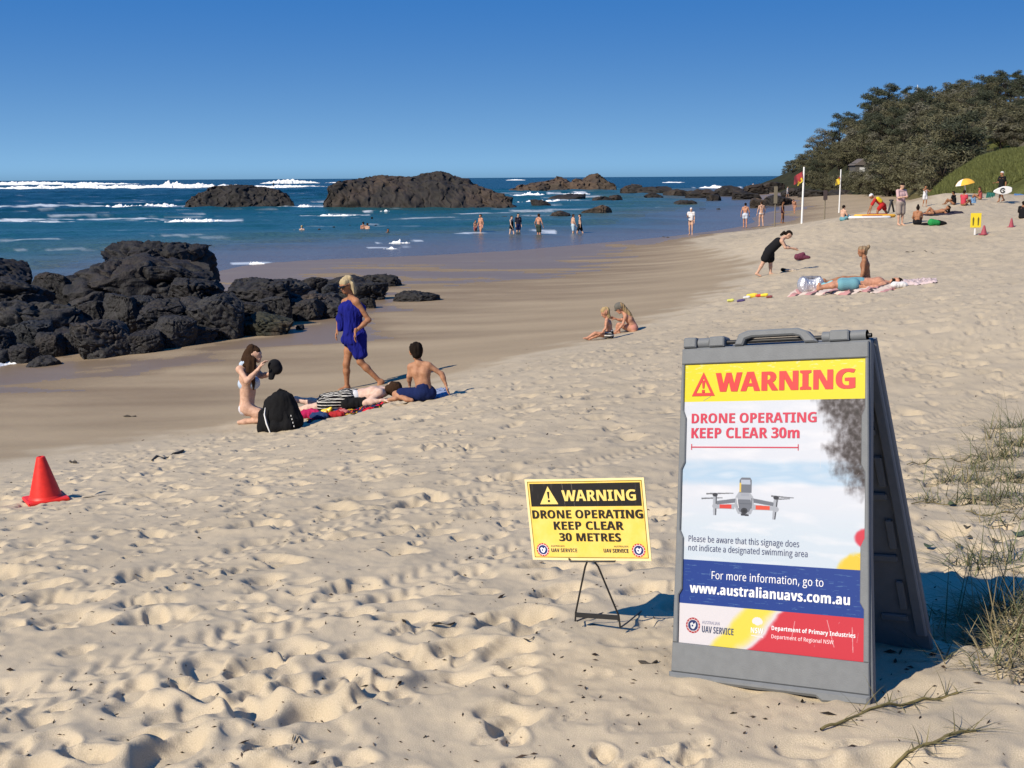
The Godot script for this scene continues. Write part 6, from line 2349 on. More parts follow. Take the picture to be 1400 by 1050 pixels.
	J = {"hd": jp(1296, 284.5), "fc": Vector3(-0.75, 0.4, 0.4), "up": Vector3(0.6, 0.8, 0), "nk": jp(1292, 287), "ch": jp(1288, 288.5), "pv": jp(1277.5, 291), "sL": jp(1291.5, 286.5, -0.15), "sR": jp(1290.5, 288.5, 0.16), "eR": jp(1294.5, 292, 0.2), "wR": jp(1289, 293, 0.25), "eL": jp(1295, 290, -0.2), "wL": jp(1299, 292, -0.2), "hL": jp(1276, 291, -0.08), "hR": jp(1276, 291.5, 0.08), "kR": jp(1266.5, 292, 0.1), "aR": jp(1259, 294, 0.12), "kL": jp(1271.5, 284.5, -0.05), "aL": jp(1265, 292.5, -0.05), "tR": jp(1257, 292, 0.12), "tL": jp(1261, 293, -0.05)}
	figure("tanned woman lying back on her elbows with one knee raised on a dark towel", S, p, J, 0.95, 0.032, tan_s, {"hair": h_dark, "locks": [[jp(1297, 283.5), jp(1297.5, 289), 0.07, 0.05]], "clothes": [["bikini_top", black_c, "band", 0], ["bikini_bottom", black_c, "brief", 0]]})
	# surfer carrying a board
	p = gp(1368, 277.5)
	hh = 42.0 * -p.z / FOCAL
	J = upright(p, hh, -1.1, {"stride": 0.35, "bendR": 1.3, "armR": 0.2})
	figure("person in a white cap and dark top carrying a white surfboard under one arm", S, p, J, hh / 1.72, 0.034, tan_s, {"hair": white_c, "clothes": [["shirt", black_c, "shirt", 0.6], ["shorts", black_c, "trunks", 0.5]]})
	z0 = -p.z - 0.32
	var c := pd(1371.5, 260.5, -p.z - 0.35)
	var sb := thing("surfboard", "short white surfboard with a round black logo carried at the hip", "surfboard", c)
	var kk := -p.z / FOCAL
	var bb := buf()
	var shape := PackedVector2Array()
	for t in 33:
		var a := TAU * t / 32.0
		var sx := cos(a)
		var r := 5.6 * (1.0 - 0.35 * maxf(-sx, 0.0))
		shape.append(Vector2(clampf(sx * 13.0, -13.5, 11.8) * kk, (sin(a) * r + sx * 1.2) * kk))
	shape.remove_at(32)
	slab(bb, shape, -0.03, 0.03, 0.018)
	part("deck", to_mesh(bb), M.white, sb)
	bb = buf()
	var ring := PackedVector3Array()
	for t in 15:
		var a := 0.5 + TAU * t / 16.0
		ring.append(Vector3(-1.0 * kk + cos(a) * 2.9 * kk, sin(a) * 2.9 * kk, 0.031))
	tube(bb, ring, 0.030, 6)
	tube(bb, PackedVector3Array([Vector3(-1.0 * kk, 0.6 * kk, 0.031), Vector3(0.9 * kk, -1.2 * kk, 0.031)]), 0.03, 6)
	part("logo", to_mesh(bb), M.black, sb)
	# surfer far out on the wave
	var far := ph(374, 256, 0.9)
	figure("tiny dark surfer riding the far line of surf", "", far, upright(far, 1.7, 0.8, {"lean": 0.3, "outL": 0.9, "outR": 0.9}), 1.0, 0.06, brown, {"hair": h_dark, "clothes": [["wetsuit", black_c, "shirt", 0.9], ["wetsuit_legs", black_c, "trunks", 0.95]]})
	# tiny people among the rocks
	for a in [[1029.5, 258, 0.4], [1037.5, 259, 2.0], [1076.5, 268, 1.0]]:
		var p3 := ph(a[0], a[1] + 2, 0.6)
		figure("tiny distant person in pale clothes among the rocks below the headland", "tiny people among the far rocks", p3, upright(p3, 1.65, a[2], {"stride": 0.2}), 0.96, 0.06, fair, {"hair": h_brown, "clothes": [["shirt", white_c, "shirt", 0.6], ["shorts", cloth(0.3, 0.3, 0.34), "trunks", 0.7]]})


func sitter(label: String, group: String, base: Vector3, dist: float, hx: float, hy: float, by: float, sk: Material, hair: Material, clothes: Array, turn: float) -> void:
	var s := clampf((by - hy + 3.0) * dist / FOCAL / 0.86, 0.7, 1.05)
	var B := Basis(Vector3.UP, PI + turn)
	var P := func(x: float, y: float, z: float) -> Vector3: return base + B * (Vector3(x, y, z) * s)
	var J := {"hd": P.call(0, 0.76, 0.06), "fc": B * Vector3(0, -0.15, 1), "up": Vector3.UP, "nk": P.call(0, 0.60, 0.02), "ch": P.call(0, 0.42, 0.0), "pv": P.call(0, 0.11, -0.02), "sL": P.call(0.17, 0.57, 0.03), "sR": P.call(-0.17, 0.57, 0.03), "eL": P.call(0.22, 0.32, 0.10), "eR": P.call(-0.22, 0.32, 0.10), "wL": P.call(0.14, 0.28, 0.32), "wR": P.call(-0.14, 0.28, 0.32), "hL": P.call(0.09, 0.10, 0.0), "hR": P.call(-0.09, 0.10, 0.0), "kL": P.call(0.16, 0.36, 0.36), "kR": P.call(-0.18, 0.30, 0.38), "aL": P.call(0.12, 0.06, 0.58), "aR": P.call(-0.12, 0.06, 0.60), "tL": P.call(0.12, 0.03, 0.74), "tR": P.call(-0.12, 0.03, 0.76)}
	var bun := []
	if label.contains("bun"):
		bun.append([P.call(0, 0.90, 0.0), P.call(0, 0.93, -0.02), 0.05 * s, 0.045 * s])
	figure(label, group, base, J, s, 0.034, sk, {"hair": hair, "clothes": clothes, "locks": bun})


# ------------------------------------------------------------------ belongings
## soft cloth lying on the sand: corners as pixels, with folds
func towel(called: String, label: String, corners: Array, m: Material, lump: float, rise := 0.015) -> void:
	var c: Array[Vector3] = []
	for a in corners:
		c.append(gp(a[0], a[1], false))
	var mid := (c[0] + c[1] + c[2] + c[3]) * 0.25
	mid.y = sand_y(mid.x, mid.z)
	var o := MeshInstance3D.new()
	o.name = numbered(called)
	var b := buf()
	var nn := noise(3.0, called.length() * 7 + int(corners[0][0]), 3)
	var n := 26
	for i in n + 1:
		for j in n + 1:
			var u := float(i) / n
			var v := float(j) / n
			var p := c[0].lerp(c[1], u).lerp(c[3].lerp(c[2], u), v)
			p.x += nn.get_noise_2d(u * 4.0, v * 4.0 + 20.0) * 0.05
			p.z += nn.get_noise_2d(u * 4.0 + 50.0, v * 4.0) * 0.05
			p.y = sand_y(p.x, p.z) + rise + lump * (0.5 + nn.get_noise_2d(u * 3.0, v * 3.0))
			if i == 0 or j == 0 or i == n or j == n:
				p.y -= rise + lump * 0.4
			b.v.append(p - mid)
			b.u.append(Vector2(u, v))
	for i in n:
		for j in n:
			var k := i * (n + 1) + j
			b.i.append_array([k, k + 1, k + n + 1, k + 1, k + n + 2, k + n + 1])
	shade_smooth(b)
	o.mesh = to_mesh(b)
	o.material_override = m
	add_child(o)
	o.position = mid
	meta(o, label, "towel")


func soft(called: String, label: String, category: String, px: float, py: float, bones: Array, cell: float, m: Material, crinkle := 0.0, group := "") -> Node3D:
	var p := gp(px, py)
	var o := MeshInstance3D.new()
	o.name = numbered(called)
	o.mesh = sdf_mesh(bones, cell, 0.03, crinkle)
	o.material_override = m
	add_child(o)
	o.position = p
	meta(o, label, category, group)
	return o


func build_items() -> void:
	var black_c := cloth(0.012, 0.012, 0.013)
	# big black backpack
	var p := gp(384, 591)
	var o := thing("backpack", "large black backpack standing on the sand in front of the kneeling girl", "backpack", p)
	o.rotation.z = 0.06
	part("main_bag", sdf_mesh([[Vector3(-0.10, 0.12, 0), Vector3(0.14, 0.12, 0), 0.13, 0.13], [Vector3(-0.11, 0.14, 0), Vector3(-0.07, 0.34, -0.02), 0.13, 0.10], [Vector3(0.14, 0.14, 0), Vector3(0.09, 0.36, -0.02), 0.13, 0.11], [Vector3(0.0, 0.2, 0.02), Vector3(0.02, 0.38, 0), 0.14, 0.11]], 0.016, 0.05, 0.014), black_c, o)
	part("front_pocket", sdf_mesh([[Vector3(-0.06, 0.08, 0.11), Vector3(0.12, 0.08, 0.11), 0.075, 0.075], [Vector3(-0.04, 0.1, 0.11), Vector3(-0.01, 0.25, 0.08), 0.075, 0.05], [Vector3(0.12, 0.1, 0.11), Vector3(0.08, 0.25, 0.08), 0.07, 0.05]], 0.014, 0.04, 0.012), black_c, o)
	part("side_pocket", sdf_mesh([[Vector3(-0.20, 0.06, 0.02), Vector3(-0.19, 0.24, 0.0), 0.075, 0.055]], 0.014, 0.03, 0.012), black_c, o)
	part("grab_handle", sdf_mesh([[Vector3(-0.02, 0.46, -0.04), Vector3(0.03, 0.50, -0.05), 0.018, 0.018], [Vector3(0.03, 0.50, -0.05), Vector3(0.10, 0.47, -0.05), 0.018, 0.018]], 0.012, 0.01), black_c, o)
	var b := buf()
	tube(b, PackedVector3Array([Vector3(-0.128, 0.33, 0.125), Vector3(-0.14, 0.25, 0.155), Vector3(-0.118, 0.15, 0.19), Vector3(-0.09, 0.05, 0.19), Vector3(-0.07, 0.01, 0.18)]), [0.004, 0.009, 0.011, 0.008, 0.006], 6)
	part("piping", to_mesh(b), M.white, o)
	b = buf()
	for k in 4:
		box(b, Vector3(0.17 + k * 0.010, 0.22 - k * 0.04, 0.155 + 0.012 * k), Vector3(0.009, 0.02, 0.006), 0.002)
	part("reflective_tab", to_mesh(b), M.white, o)
	# patterned towel under and beside the lying man, and what lies on it
	var tw := mat(1, 1, 1, 0.95, 0.2)
	tw.albedo_texture = M.floral
	towel("beach_towel", "dark patterned towel under the lying man and the toys", [[418, 579], [520, 556], [545, 545], [425, 562]], tw, 0.02)
	var T := "coloured toys and clothes on the dark towel"
	for a in [["magenta floral cloth bundle beside the backpack", 426, 570, 0.07, Vector3(0.45, 0.02, 0.10)], ["red cloth lying on the dark towel", 462, 570, 0.05, Vector3(0.42, 0.03, 0.035)], ["navy cloth bundle on the dark towel", 438, 573, 0.06, Vector3(0.025, 0.05, 0.14)], ["pink toy on the dark towel", 470, 566, 0.04, Vector3(0.50, 0.16, 0.16)]]:
		var w: float = a[3]
		soft("cloth_bundle", a[0], "clothes", a[1], a[2], [[Vector3(-w * 1.4, w * 0.5, 0), Vector3(w * 1.2, w * 0.6, 0.02), w * 0.8, w * 0.7], [Vector3(0, w, 0), Vector3(w, w * 0.8, 0.05), w * 0.6, w * 0.5]], 0.014, cloth(a[4].x, a[4].y, a[4].z), 0.02, T)
	for a in [["small yellow plastic toy on the dark towel", 447, 567, Vector3(0.75, 0.52, 0.03)], ["orange-yellow toy spade on the dark towel", 441, 571, Vector3(0.72, 0.36, 0.03)], ["white plastic bottle on the dark towel", 453, 562, Vector3(0.7, 0.7, 0.65)]]:
		soft("toy", a[0], "toy", a[1], a[2], [[Vector3(-0.05, 0.04, 0), Vector3(0.03, 0.05, 0), 0.03, 0.035], [Vector3(0.03, 0.05, 0), Vector3(0.055, 0.085, 0.01), 0.022, 0.018]], 0.011, mat(a[3].x, a[3].y, a[3].z, 0.35), 0.0, T)
	soft("shoe", "black sandal lying by the backpack", "shoe", 418, 566, [[Vector3(-0.1, 0.03, 0), Vector3(0.1, 0.03, 0), 0.035, 0.04], [Vector3(0.02, 0.05, -0.02), Vector3(0.03, 0.11, 0), 0.02, 0.02]], 0.012, black_c)
	soft("bag", "black soft bag beside the lying man's hip", "bag", 492, 559, [[Vector3(-0.16, 0.06, 0), Vector3(0.15, 0.05, 0), 0.075, 0.06], [Vector3(-0.05, 0.09, 0), Vector3(0.05, 0.1, 0), 0.06, 0.05]], 0.015, black_c, 0.015)
	towel("beach_towel", "pale blue towel under the sitting boy", [[560, 552], [612, 541], [612, 532], [568, 538]], cloth(0.30, 0.36, 0.52), 0.015)
	# maroon bag and small things by the bending woman
	soft("bag", "maroon cloth bag on the sand in front of the bending woman", "bag", 1097, 355.5, [[Vector3(-0.17, 0.1, 0), Vector3(0.18, 0.07, 0), 0.1, 0.075], [Vector3(-0.05, 0.15, 0), Vector3(0.02, 0.2, 0), 0.09, 0.06]], 0.022, cloth(0.16, 0.045, 0.075), 0.02)
	soft("bag", "small black pouch with pale straps lying on the sand", "bag", 1072, 371, [[Vector3(-0.05, 0.05, 0), Vector3(0.05, 0.04, 0), 0.055, 0.04]], 0.02, black_c)
	soft("towel", "crumpled cream cloth next to the small black pouch", "towel", 1081, 370.5, [[Vector3(-0.14, 0.02, 0), Vector3(0.14, 0.02, 0), 0.035, 0.03]], 0.02, cloth(0.6, 0.5, 0.4), 0.02)
	# sand toys
	for a in [["yellow toy bucket lying on the sand", 1027, 407, Vector3(0.72, 0.55, 0.05), 0.07], ["red toy spade on the sand", 1037, 406, Vector3(0.55, 0.05, 0.03), 0.045], ["bright yellow toy mould on the sand", 1044, 405.5, Vector3(0.78, 0.6, 0.04), 0.05], ["purple toy mould on the sand", 1012, 413.5, Vector3(0.06, 0.04, 0.13), 0.05], ["white plastic cup among the sand toys", 1020, 408.5, Vector3(0.6, 0.6, 0.6), 0.045], ["lime yellow toy shovel apart from the other toys", 998, 412.5, Vector3(0.55, 0.55, 0.12), 0.045], ["maroon toy mould at the end of the sand toys", 1051, 407.5, Vector3(0.2, 0.05, 0.05), 0.04]]:
		var w: float = a[4]
		soft("sand_toy", a[0], "toy", a[1], a[2], [[Vector3(-w, w * 0.6, 0), Vector3(w, w * 0.7, 0), w * 0.65, w * 0.85], [Vector3(w, w, 0), Vector3(w * 1.9, w * 1.2, 0.02), w * 0.3, w * 0.25]], 0.018, mat(a[3].x, a[3].y, a[3].z, 0.4), 0.0, "sand toys lying about")
	# striped towel of the couple
	var st := mat(1, 1, 1, 0.95, 0.2)
	st.albedo_texture = M.zigzag
	towel("beach_towel", "cream, pink and black zigzag towel under the couple", [[1073, 406], [1210, 400], [1245, 389], [1105, 391]], st, 0.035, 0.02)
	towel("beach_towel", "pale pink towel stretching behind the lying man's head", [[1226, 392], [1281, 387], [1279, 384], [1232, 386.5]], cloth(0.62, 0.50, 0.50), 0.04)
	soft("towel", "crumpled teal towel at the couple's feet", "towel", 1134, 396, [[Vector3(-0.12, 0.06, 0), Vector3(0.12, 0.06, 0), 0.085, 0.07], [Vector3(0.0, 0.1, 0), Vector3(0.03, 0.15, 0), 0.07, 0.05]], 0.02, cloth(0.25, 0.55, 0.60), 0.03)
	soft("towel", "rolled white cloth under the lying man's head", "towel", 1229, 393.5, [[Vector3(-0.1, 0.05, 0), Vector3(0.1, 0.05, 0), 0.065, 0.06]], 0.02, cloth(0.75, 0.73, 0.72), 0.02)
	# silver cooler bag
	p = gp(1108, 400)
	o = thing("cooler_bag", "shiny silver insulated cooler bag standing at the end of the towel", "bag", p)
	o.scale = Vector3.ONE * 0.86
	var foil := mat(0.55, 0.56, 0.60, 0.42, 0.5, 0.6)
	foil.normal_enabled = true
	foil.normal_texture = M.crumple
	foil.normal_scale = 0.7
	triplanar(foil, 3.0, false)
	b = buf()
	var cb := []
	for x in [-0.2, 0.2]:
		for z in [-0.09, 0.09]:
			cb.append([Vector3(x * 0.92, 0.05, z), Vector3(x, 0.33, z), 0.05, 0.045])
	cb.append([Vector3(-0.17, 0.18, 0), Vector3(0.17, 0.18, 0), 0.15, 0.15])
	part("body", sdf_mesh(cb, 0.018, 0.16, 0.02), foil, o)
	part("top_flap", sdf_mesh([[Vector3(-0.21, 0.37, 0), Vector3(0.21, 0.37, 0), 0.045, 0.045]], 0.018, 0.03, 0.015), mat(0.16, 0.16, 0.18, 0.6), o)
	for s in [-1.0, 1.0]:
		part("side_strap", sdf_mesh([[Vector3(0.24 * s, 0.34, 0.05), Vector3(0.25 * s, 0.2, 0.06), 0.02, 0.018]], 0.016, 0.01), mat(0.05, 0.05, 0.06), o)
	# things by the pink-shirted man
	soft("bag", "bright green bag beside the seated woman", "bag", 1277, 308.5, [[Vector3(-0.1, 0.12, 0), Vector3(0.12, 0.10, 0), 0.14, 0.11]], 0.035, cloth(0.03, 0.30, 0.08), 0.02)
	soft("bag", "black and white bag next to the bright green bag", "bag", 1285, 308, [[Vector3(-0.08, 0.1, 0), Vector3(0.18, 0.06, 0), 0.11, 0.08]], 0.035, black_c)
	soft("towel", "black towel heap between seated woman and green bag", "towel", 1267, 308.8, [[Vector3(-0.15, 0.04, 0), Vector3(0.15, 0.05, 0), 0.08, 0.08]], 0.035, black_c)
	towel("beach_towel", "dark towel under the woman lying on her elbows", [[1258, 296], [1318, 293], [1316, 290], [1264, 291]], cloth(0.035, 0.03, 0.045), 0.03)
	towel("beach_towel", "blue towel spread below the beach umbrella", [[1326, 279], [1334, 279], [1333, 270], [1328, 270]], cloth(0.25, 0.42, 0.60), 0.05)
	towel("beach_towel", "green towel beside the reclining person in red", [[1348, 271], [1360, 270], [1360, 263], [1351, 264]], cloth(0.05, 0.22, 0.15), 0.06)
	towel("beach_towel", "blue mat lying beyond the surfboard carrier", [[1386, 267.5], [1412, 267], [1412, 263], [1388, 263.5]], cloth(0.12, 0.25, 0.48), 0.04)
	# rescue boards
	for a in [["yellow rescue board lying at the lifeguard's feet", 1196, 297, mat(0.78, 0.42, 0.04, 0.35), 0.0], ["white rescue board lying beside the yellow one", 1189, 299.5, mat(0.75, 0.73, 0.70, 0.35), 0.3]]:
		p = gp(a[1], a[2])
		var rb := thing("rescue_board", a[0], "rescue board", p)
		b = buf()
		var outline := PackedVector2Array()
		for t in 28:
			var an := TAU * t / 28.0
			outline.append(Vector2(cos(an) * 0.95, sin(an) * 0.27 * (1.0 - 0.2 * cos(an))))
		slab(b, outline, 0.0, 0.13, 0.05)
		var deck := part("deck", to_mesh(b), a[3], rb)
		deck.rotation = Vector3(-PI / 2, 0.0, 0.0)
		b = buf()
		box(b, Vector3(0.1, 0.145, 0.0), Vector3(0.9, 0.025, 0.09), 0.01)
		part("deck_stripe", to_mesh(b), M.flag_red, rb)
		rb.rotation.y = 0.12
	# folding stand
	p = gp(1218, 291)
	var kk := -p.z / FOCAL
	o = thing("folding_stand", "dark folding A-shaped stand next to the rescue boards", "stand", p)
	for s in [[-6.0, 0.25], [6.5, -0.25]]:
		b = buf()
		tube(b, PackedVector3Array([Vector3(s[0] * kk, 0, s[1]), Vector3(0, 17.5 * kk, 0)]), 0.05, 6)
		part("leg", to_mesh(b), M.black, o)
	b = buf()
	box(b, Vector3(0.0, 16.8 * kk, 0), Vector3(0.2, 0.07, 0.07), 0.01)
	part("hinge", to_mesh(b), M.black, o)
	# beach umbrella
	p = gp(1322, 268)
	kk = -p.z / FOCAL
	o = thing("beach_umbrella", "orange-yellow and white beach umbrella tilted towards the sea", "umbrella", p)
	var hub := Vector3(-5.0 * kk, 23.0 * kk, 0)
	b = buf()
	tube(b, PackedVector3Array([Vector3(0, -0.2, 0), hub + Vector3(0, -0.05, 0)]), 0.022, 8)
	part("pole", to_mesh(b), M.white, o)
	var R := 13.2 * kk
	for g in 8:
		b = buf()
		for i in 7:
			var t := i / 6.0
			for j in 5:
				var a := TAU * (g + j / 4.0) / 8.0
				var sag := 0.05 * sin(PI * j / 4.0) * t
				var rr := R * sin(t * 1.15) / sin(1.15)
				b.v.append(Vector3(cos(a) * rr * (1.0 - sag), -(1.0 - cos(t * 1.15)) * R * 0.95 + 0.0, sin(a) * rr * (1.0 - sag)))
		for i in 6:
			for j in 4:
				var e := i * 5 + j
				b.i.append_array([e, e + 5, e + 1, e + 1, e + 5, e + 6])
		shade_smooth(b)
		var gore := part("canopy_panel", to_mesh(b), M.umbrella_yellow if g % 4 != 3 else M.umbrella_white, o, hub)
		gore.rotation.z = 0.22
	build_plants()


func blade(b: Dictionary, o: Vector3, dir: Vector3, len: float, w: float, droop: float, c: Color) -> void:
	var side := dir.cross(Vector3.UP).normalized() * w
	var p := o
	var d := dir
	var steps := 4
	for k in steps:
		var q := p + d * (len / steps)
		var w0 := 1.0 - float(k) / steps
		var w1 := 1.0 - float(k + 1) / steps
		if k == steps - 1:
			tri(b, p - side * w0, q, p + side * w0, c)
		else:
			quad(b, p - side * w0, q - side * w1, q + side * w1, p + side * w0, c)
		p = q
		d = (d + Vector3(0, -droop / steps, 0)).normalized()


func build_plants() -> void:
	rng.seed = 77
	var G := "beach grass tufts growing in the sand beside the sandwich board"
	# tuft positions: x, y, blades, height, straw share
	var n := 0
	for a in [[1300, 655, 26, 0.22, 0.2], [1322, 660, 40, 0.24, 0.2], [1345, 640, 40, 0.26, 0.2], [1372, 625, 60, 0.30, 0.2], [1395, 610, 60, 0.34, 0.25], [1330, 685, 34, 0.2, 0.3], [1360, 680, 44, 0.22, 0.3], [1390, 660, 50, 0.26, 0.3], [1352, 600, 20, 0.2, 0.4], [1385, 585, 40, 0.26, 0.3], [1270, 685, 22, 0.16, 0.3], [1380, 715, 26, 0.18, 0.4], [1400, 690, 40, 0.24, 0.3],
		[1345, 772, 24, 0.3, 0.2], [1380, 768, 26, 0.28, 0.2], [1350, 850, 50, 0.22, 0.5], [1375, 840, 60, 0.24, 0.5], [1398, 830, 60, 0.26, 0.5], [1330, 880, 40, 0.16, 0.6], [1385, 880, 60, 0.16, 0.7], [1365, 905, 50, 0.14, 0.7], [1400, 915, 50, 0.16, 0.7], [1410, 860, 60, 0.24, 0.5]]:
		var p := gp(a[0], a[1])
		var o := thing("grass_tuft", "tuft of wiry grey-green beach grass with straw-coloured blades", "grass", p, G)
		var g := buf()
		for k in int(a[2] * 2.3):
			var an := rng.randf() * TAU
			var r := rng.randf() * 0.09
			var q := Vector3(cos(an) * r * 2.4, 0, sin(an) * r * 1.3)
			q.y = sand_y(p.x + q.x, p.z + q.z) - p.y - 0.01
			var d := Vector3(rng.randfn(-0.25, 0.8), rng.randf_range(0.12, 0.8), rng.randfn(0, 0.6)).normalized()
			var straw: bool = rng.randf() < a[4]
			var c := Vector3(0.28, 0.23, 0.125) if straw else Vector3(0.115, 0.125, 0.058)
			c *= rng.randf_range(0.55, 1.25)
			blade(g, q, d, a[3] * rng.randf_range(0.45, 1.7), rng.randf_range(0.0022, 0.0038), rng.randf_range(0.1, 1.1), Color(c.x, c.y, c.z))
		var bl := part("blades", to_mesh(g), M.blade, o)
		bl.set_meta("kind", "stuff")
		n += 1
	# runners creeping over the sand
	var RG := "grass runners creeping over the sand"
	for a in [[[1122, 1000], [1150, 990], [1200, 968], [1262, 958], [1325, 945], "straw-green grass runner stretching away from the sandwich board's foot"], [[1216, 1056], [1240, 1032], [1275, 1018], [1315, 1003], [1340, 1000], "thick greenish grass runner curling over the sand hollow"], [[1240, 636], [1272, 628], [1310, 632], [1345, 622], [1380, 612], "thin brown grass runner by the uppermost tufts"], [[1246, 690], [1276, 688], [1306, 690], [1336, 684], [1362, 688], "thin grass runner lying along the sand near the board's edge"], [[1320, 700], [1350, 706], [1375, 700], [1395, 712], [1410, 705], "dry forked grass runner below the tufts"]]:
		var pts := PackedVector3Array()
		var p0 := gp(a[0][0], a[0][1])
		var o := thing("grass_runner", a[5], "grass", p0, RG)
		for k in 4:
			var q0 := gp(a[k][0], a[k][1])
			var q1 := gp(a[k + 1][0], a[k + 1][1])
			for e in 4:
				var q := q0.lerp(q1, e / 4.0)
				pts.append(Vector3(q.x, sand_y(q.x, q.z) + 0.006 + 0.006 * sin(k * 3.0 + e), q.z) - p0)
		var big: bool = a[0][1] > 900
		var b := buf()
		tube(b, pts, 0.0042 if big else 0.0028, 6, Color(0.17, 0.14, 0.06))
		part("stem", to_mesh(b), M.blade, o)
		b = buf()
		for k in range(1 if not big else 3, pts.size()):
			for e in (3 if big else 4):
				var d := Vector3(rng.randfn(0.35, 0.6), rng.randf_range(0.0, 0.55), rng.randfn(0, 0.4)).normalized()
				var c := Vector3(0.22, 0.19, 0.085) if rng.randf() < 0.5 else Vector3(0.11, 0.10, 0.045)
				c *= rng.randf_range(0.5, 1.2)
				blade(b, pts[k], d, rng.randf_range(0.04, 0.15 if big else 0.12), 0.0018, 0.6, Color(c.x, c.y, c.z))
		var bl := part("blades", to_mesh(b), M.blade, o)
		bl.set_meta("kind", "stuff")
	# a few rounded leaves of a creeper
	var cg := "creeper leaves on the sand beside the beach grass"
	for a in [[1392, 733, 0.032, 0.5], [1302, 692, 0.022, 1.6], [1270, 749, 0.02, 0.2], [1325, 737, 0.014, 1.1], [1362, 742, 0.018, 2.0], [1390, 652, 0.02, 0.4], [1310, 748, 0.012, 0.9], [1322, 722, 0.014, 0.1]]:
		var p := gp(a[0], a[1])
		var b := buf()
		var s: float = a[2]
		var fan := PackedVector3Array()
		for k in 11:
			var an := TAU * k / 11.0
			fan.append(Vector3(cos(an) * s * 1.3, 0.5 * s + 0.35 * s * sin(an * 2.0 + a[3]), sin(an) * s))
		for k in 11:
			tri(b, Vector3(0, 0.3 * s, 0), fan[k], fan[(k + 1) % 11])
		var o := MeshInstance3D.new()
		o.name = numbered("creeper_leaf")
		o.mesh = to_mesh(b)
		o.material_override = mat(0.07, 0.09, 0.04, 0.6) if s > 0.018 else mat(0.07, 0.055, 0.03, 0.7)
		add_child(o)
		o.position = p + Vector3(0, 0.004, 0)
		o.rotation.y = a[3]
		meta(o, "rounded green creeper leaf on the sand by the grass" if s > 0.018 else "small dry brown leaf on the sand by the grass", "leaf", cg)
	# twigs large enough to tell apart
	var tg := "dark twigs lying on the sand"
	for a in [[590, 857, 622, 852, 0.005, "dark curved twig lying on the sand in front of the small sign"], [408, 1042, 433, 1042, 0.006, "short dark stick on the sand"], [207, 631, 251, 617, 0.02, "long dark strand of seaweed near the wet sand edge"], [96, 632, 106, 634, 0.02, "clump of dark seaweed behind the cone"], [168, 570, 186, 570, 0.02, "dark lump of seaweed on the smooth damp sand"], [113, 681, 154, 676, 0.004, "thin twig near the cone's shadow"], [872, 905, 898, 906, 0.009, "small pine cone-like husk lying before the sandwich board"], [1237, 345, 1250, 343.5, 0.012, "dark stick lying behind the seated woman"], [905, 324, 915, 325, 0.03, "dark lump of weed at the water's edge"], [1262, 343, 1276, 347, 0.01, "thin dark stick on the open dry sand"], [398, 1026, 412, 1004, 0.003, "bent dark twig near the bottom edge of the sand hollow"], [715, 873, 730, 871, 0.003, "thin straw of seaweed beside the wire stand"]]:
		var p0 := gp(a[0], a[1])
		var p1 := gp(a[2], a[3])
		var pts := PackedVector3Array()
		var rad := []
		for k in 7:
			var t := k / 6.0
			var q := p0.lerp(p1, t)
			pts.append(Vector3(q.x, sand_y(q.x, q.z) + a[4] * 0.6, q.z + 0.03 * sin(t * PI) * (1.0 if a[4] < 0.01 else 0.3)) - p0)
			rad.append(a[4] * (0.6 + 0.5 * sin(t * 9.0 + a[0])) * (0.5 if k == 0 or k == 6 else 1.0))
		var b := buf()
		tube(b, pts, rad, 7)
		var o := MeshInstance3D.new()
		o.name = numbered("seaweed" if a[4] >= 0.02 else "twig")
		o.mesh = to_mesh(b)
		o.material_override = mat(0.035, 0.028, 0.02, 0.8)
		add_child(o)
		o.position = p0
		meta(o, a[5], "seaweed" if a[4] >= 0.02 else "twig", tg)
	# flecks of dry leaf and bark
	var b := buf()
	rng.seed = 404
	for k in 5200:
		var r := 2.4 + 20.0 * pow(rng.randf(), 1.3)
		var th := rng.randf_range(-0.5, 0.5)
		var x := r * sin(th)
		var z := -r * cos(th)
		if dry_at(x, z) < -1.0 or (dry_at(x, z) < 0.0 and rng.randf() < 0.7):
			continue
		var s := rng.randf_range(0.003, 0.0078) * (2.0 if rng.randf() < 0.08 else 1.0)
		var p := on_sand(x, z, s * 0.25)
		var d := Vector3(rng.randfn(), rng.randfn() * 0.25, rng.randfn()).normalized()
		var e := d.cross(Vector3.UP).normalized() * s * rng.randf_range(0.25, 0.6)
		d *= s * rng.randf_range(0.8, 2.0)
		var u := Vector3(0, s * rng.randf_range(0.2, 0.7), 0)
		var c := Vector3(0.035, 0.025, 0.018) * rng.randf_range(0.5, 2.2)
		var col := Color(c.x, c.y, c.z)
		tri(b, p - d, p + u, p - e, col)
		tri(b, p - d, p + e, p + u, col)
		tri(b, p + d, p - e, p + u, col)
		tri(b, p + d, p + u, p + e, col)
	var o := MeshInstance3D.new()
	o.name = "debris"
	o.mesh = to_mesh(b)
	o.material_override = M.blade
	add_child(o)
	meta(o, "dark flecks of dry leaf and bark scattered over the sand", "debris", "", "stuff")


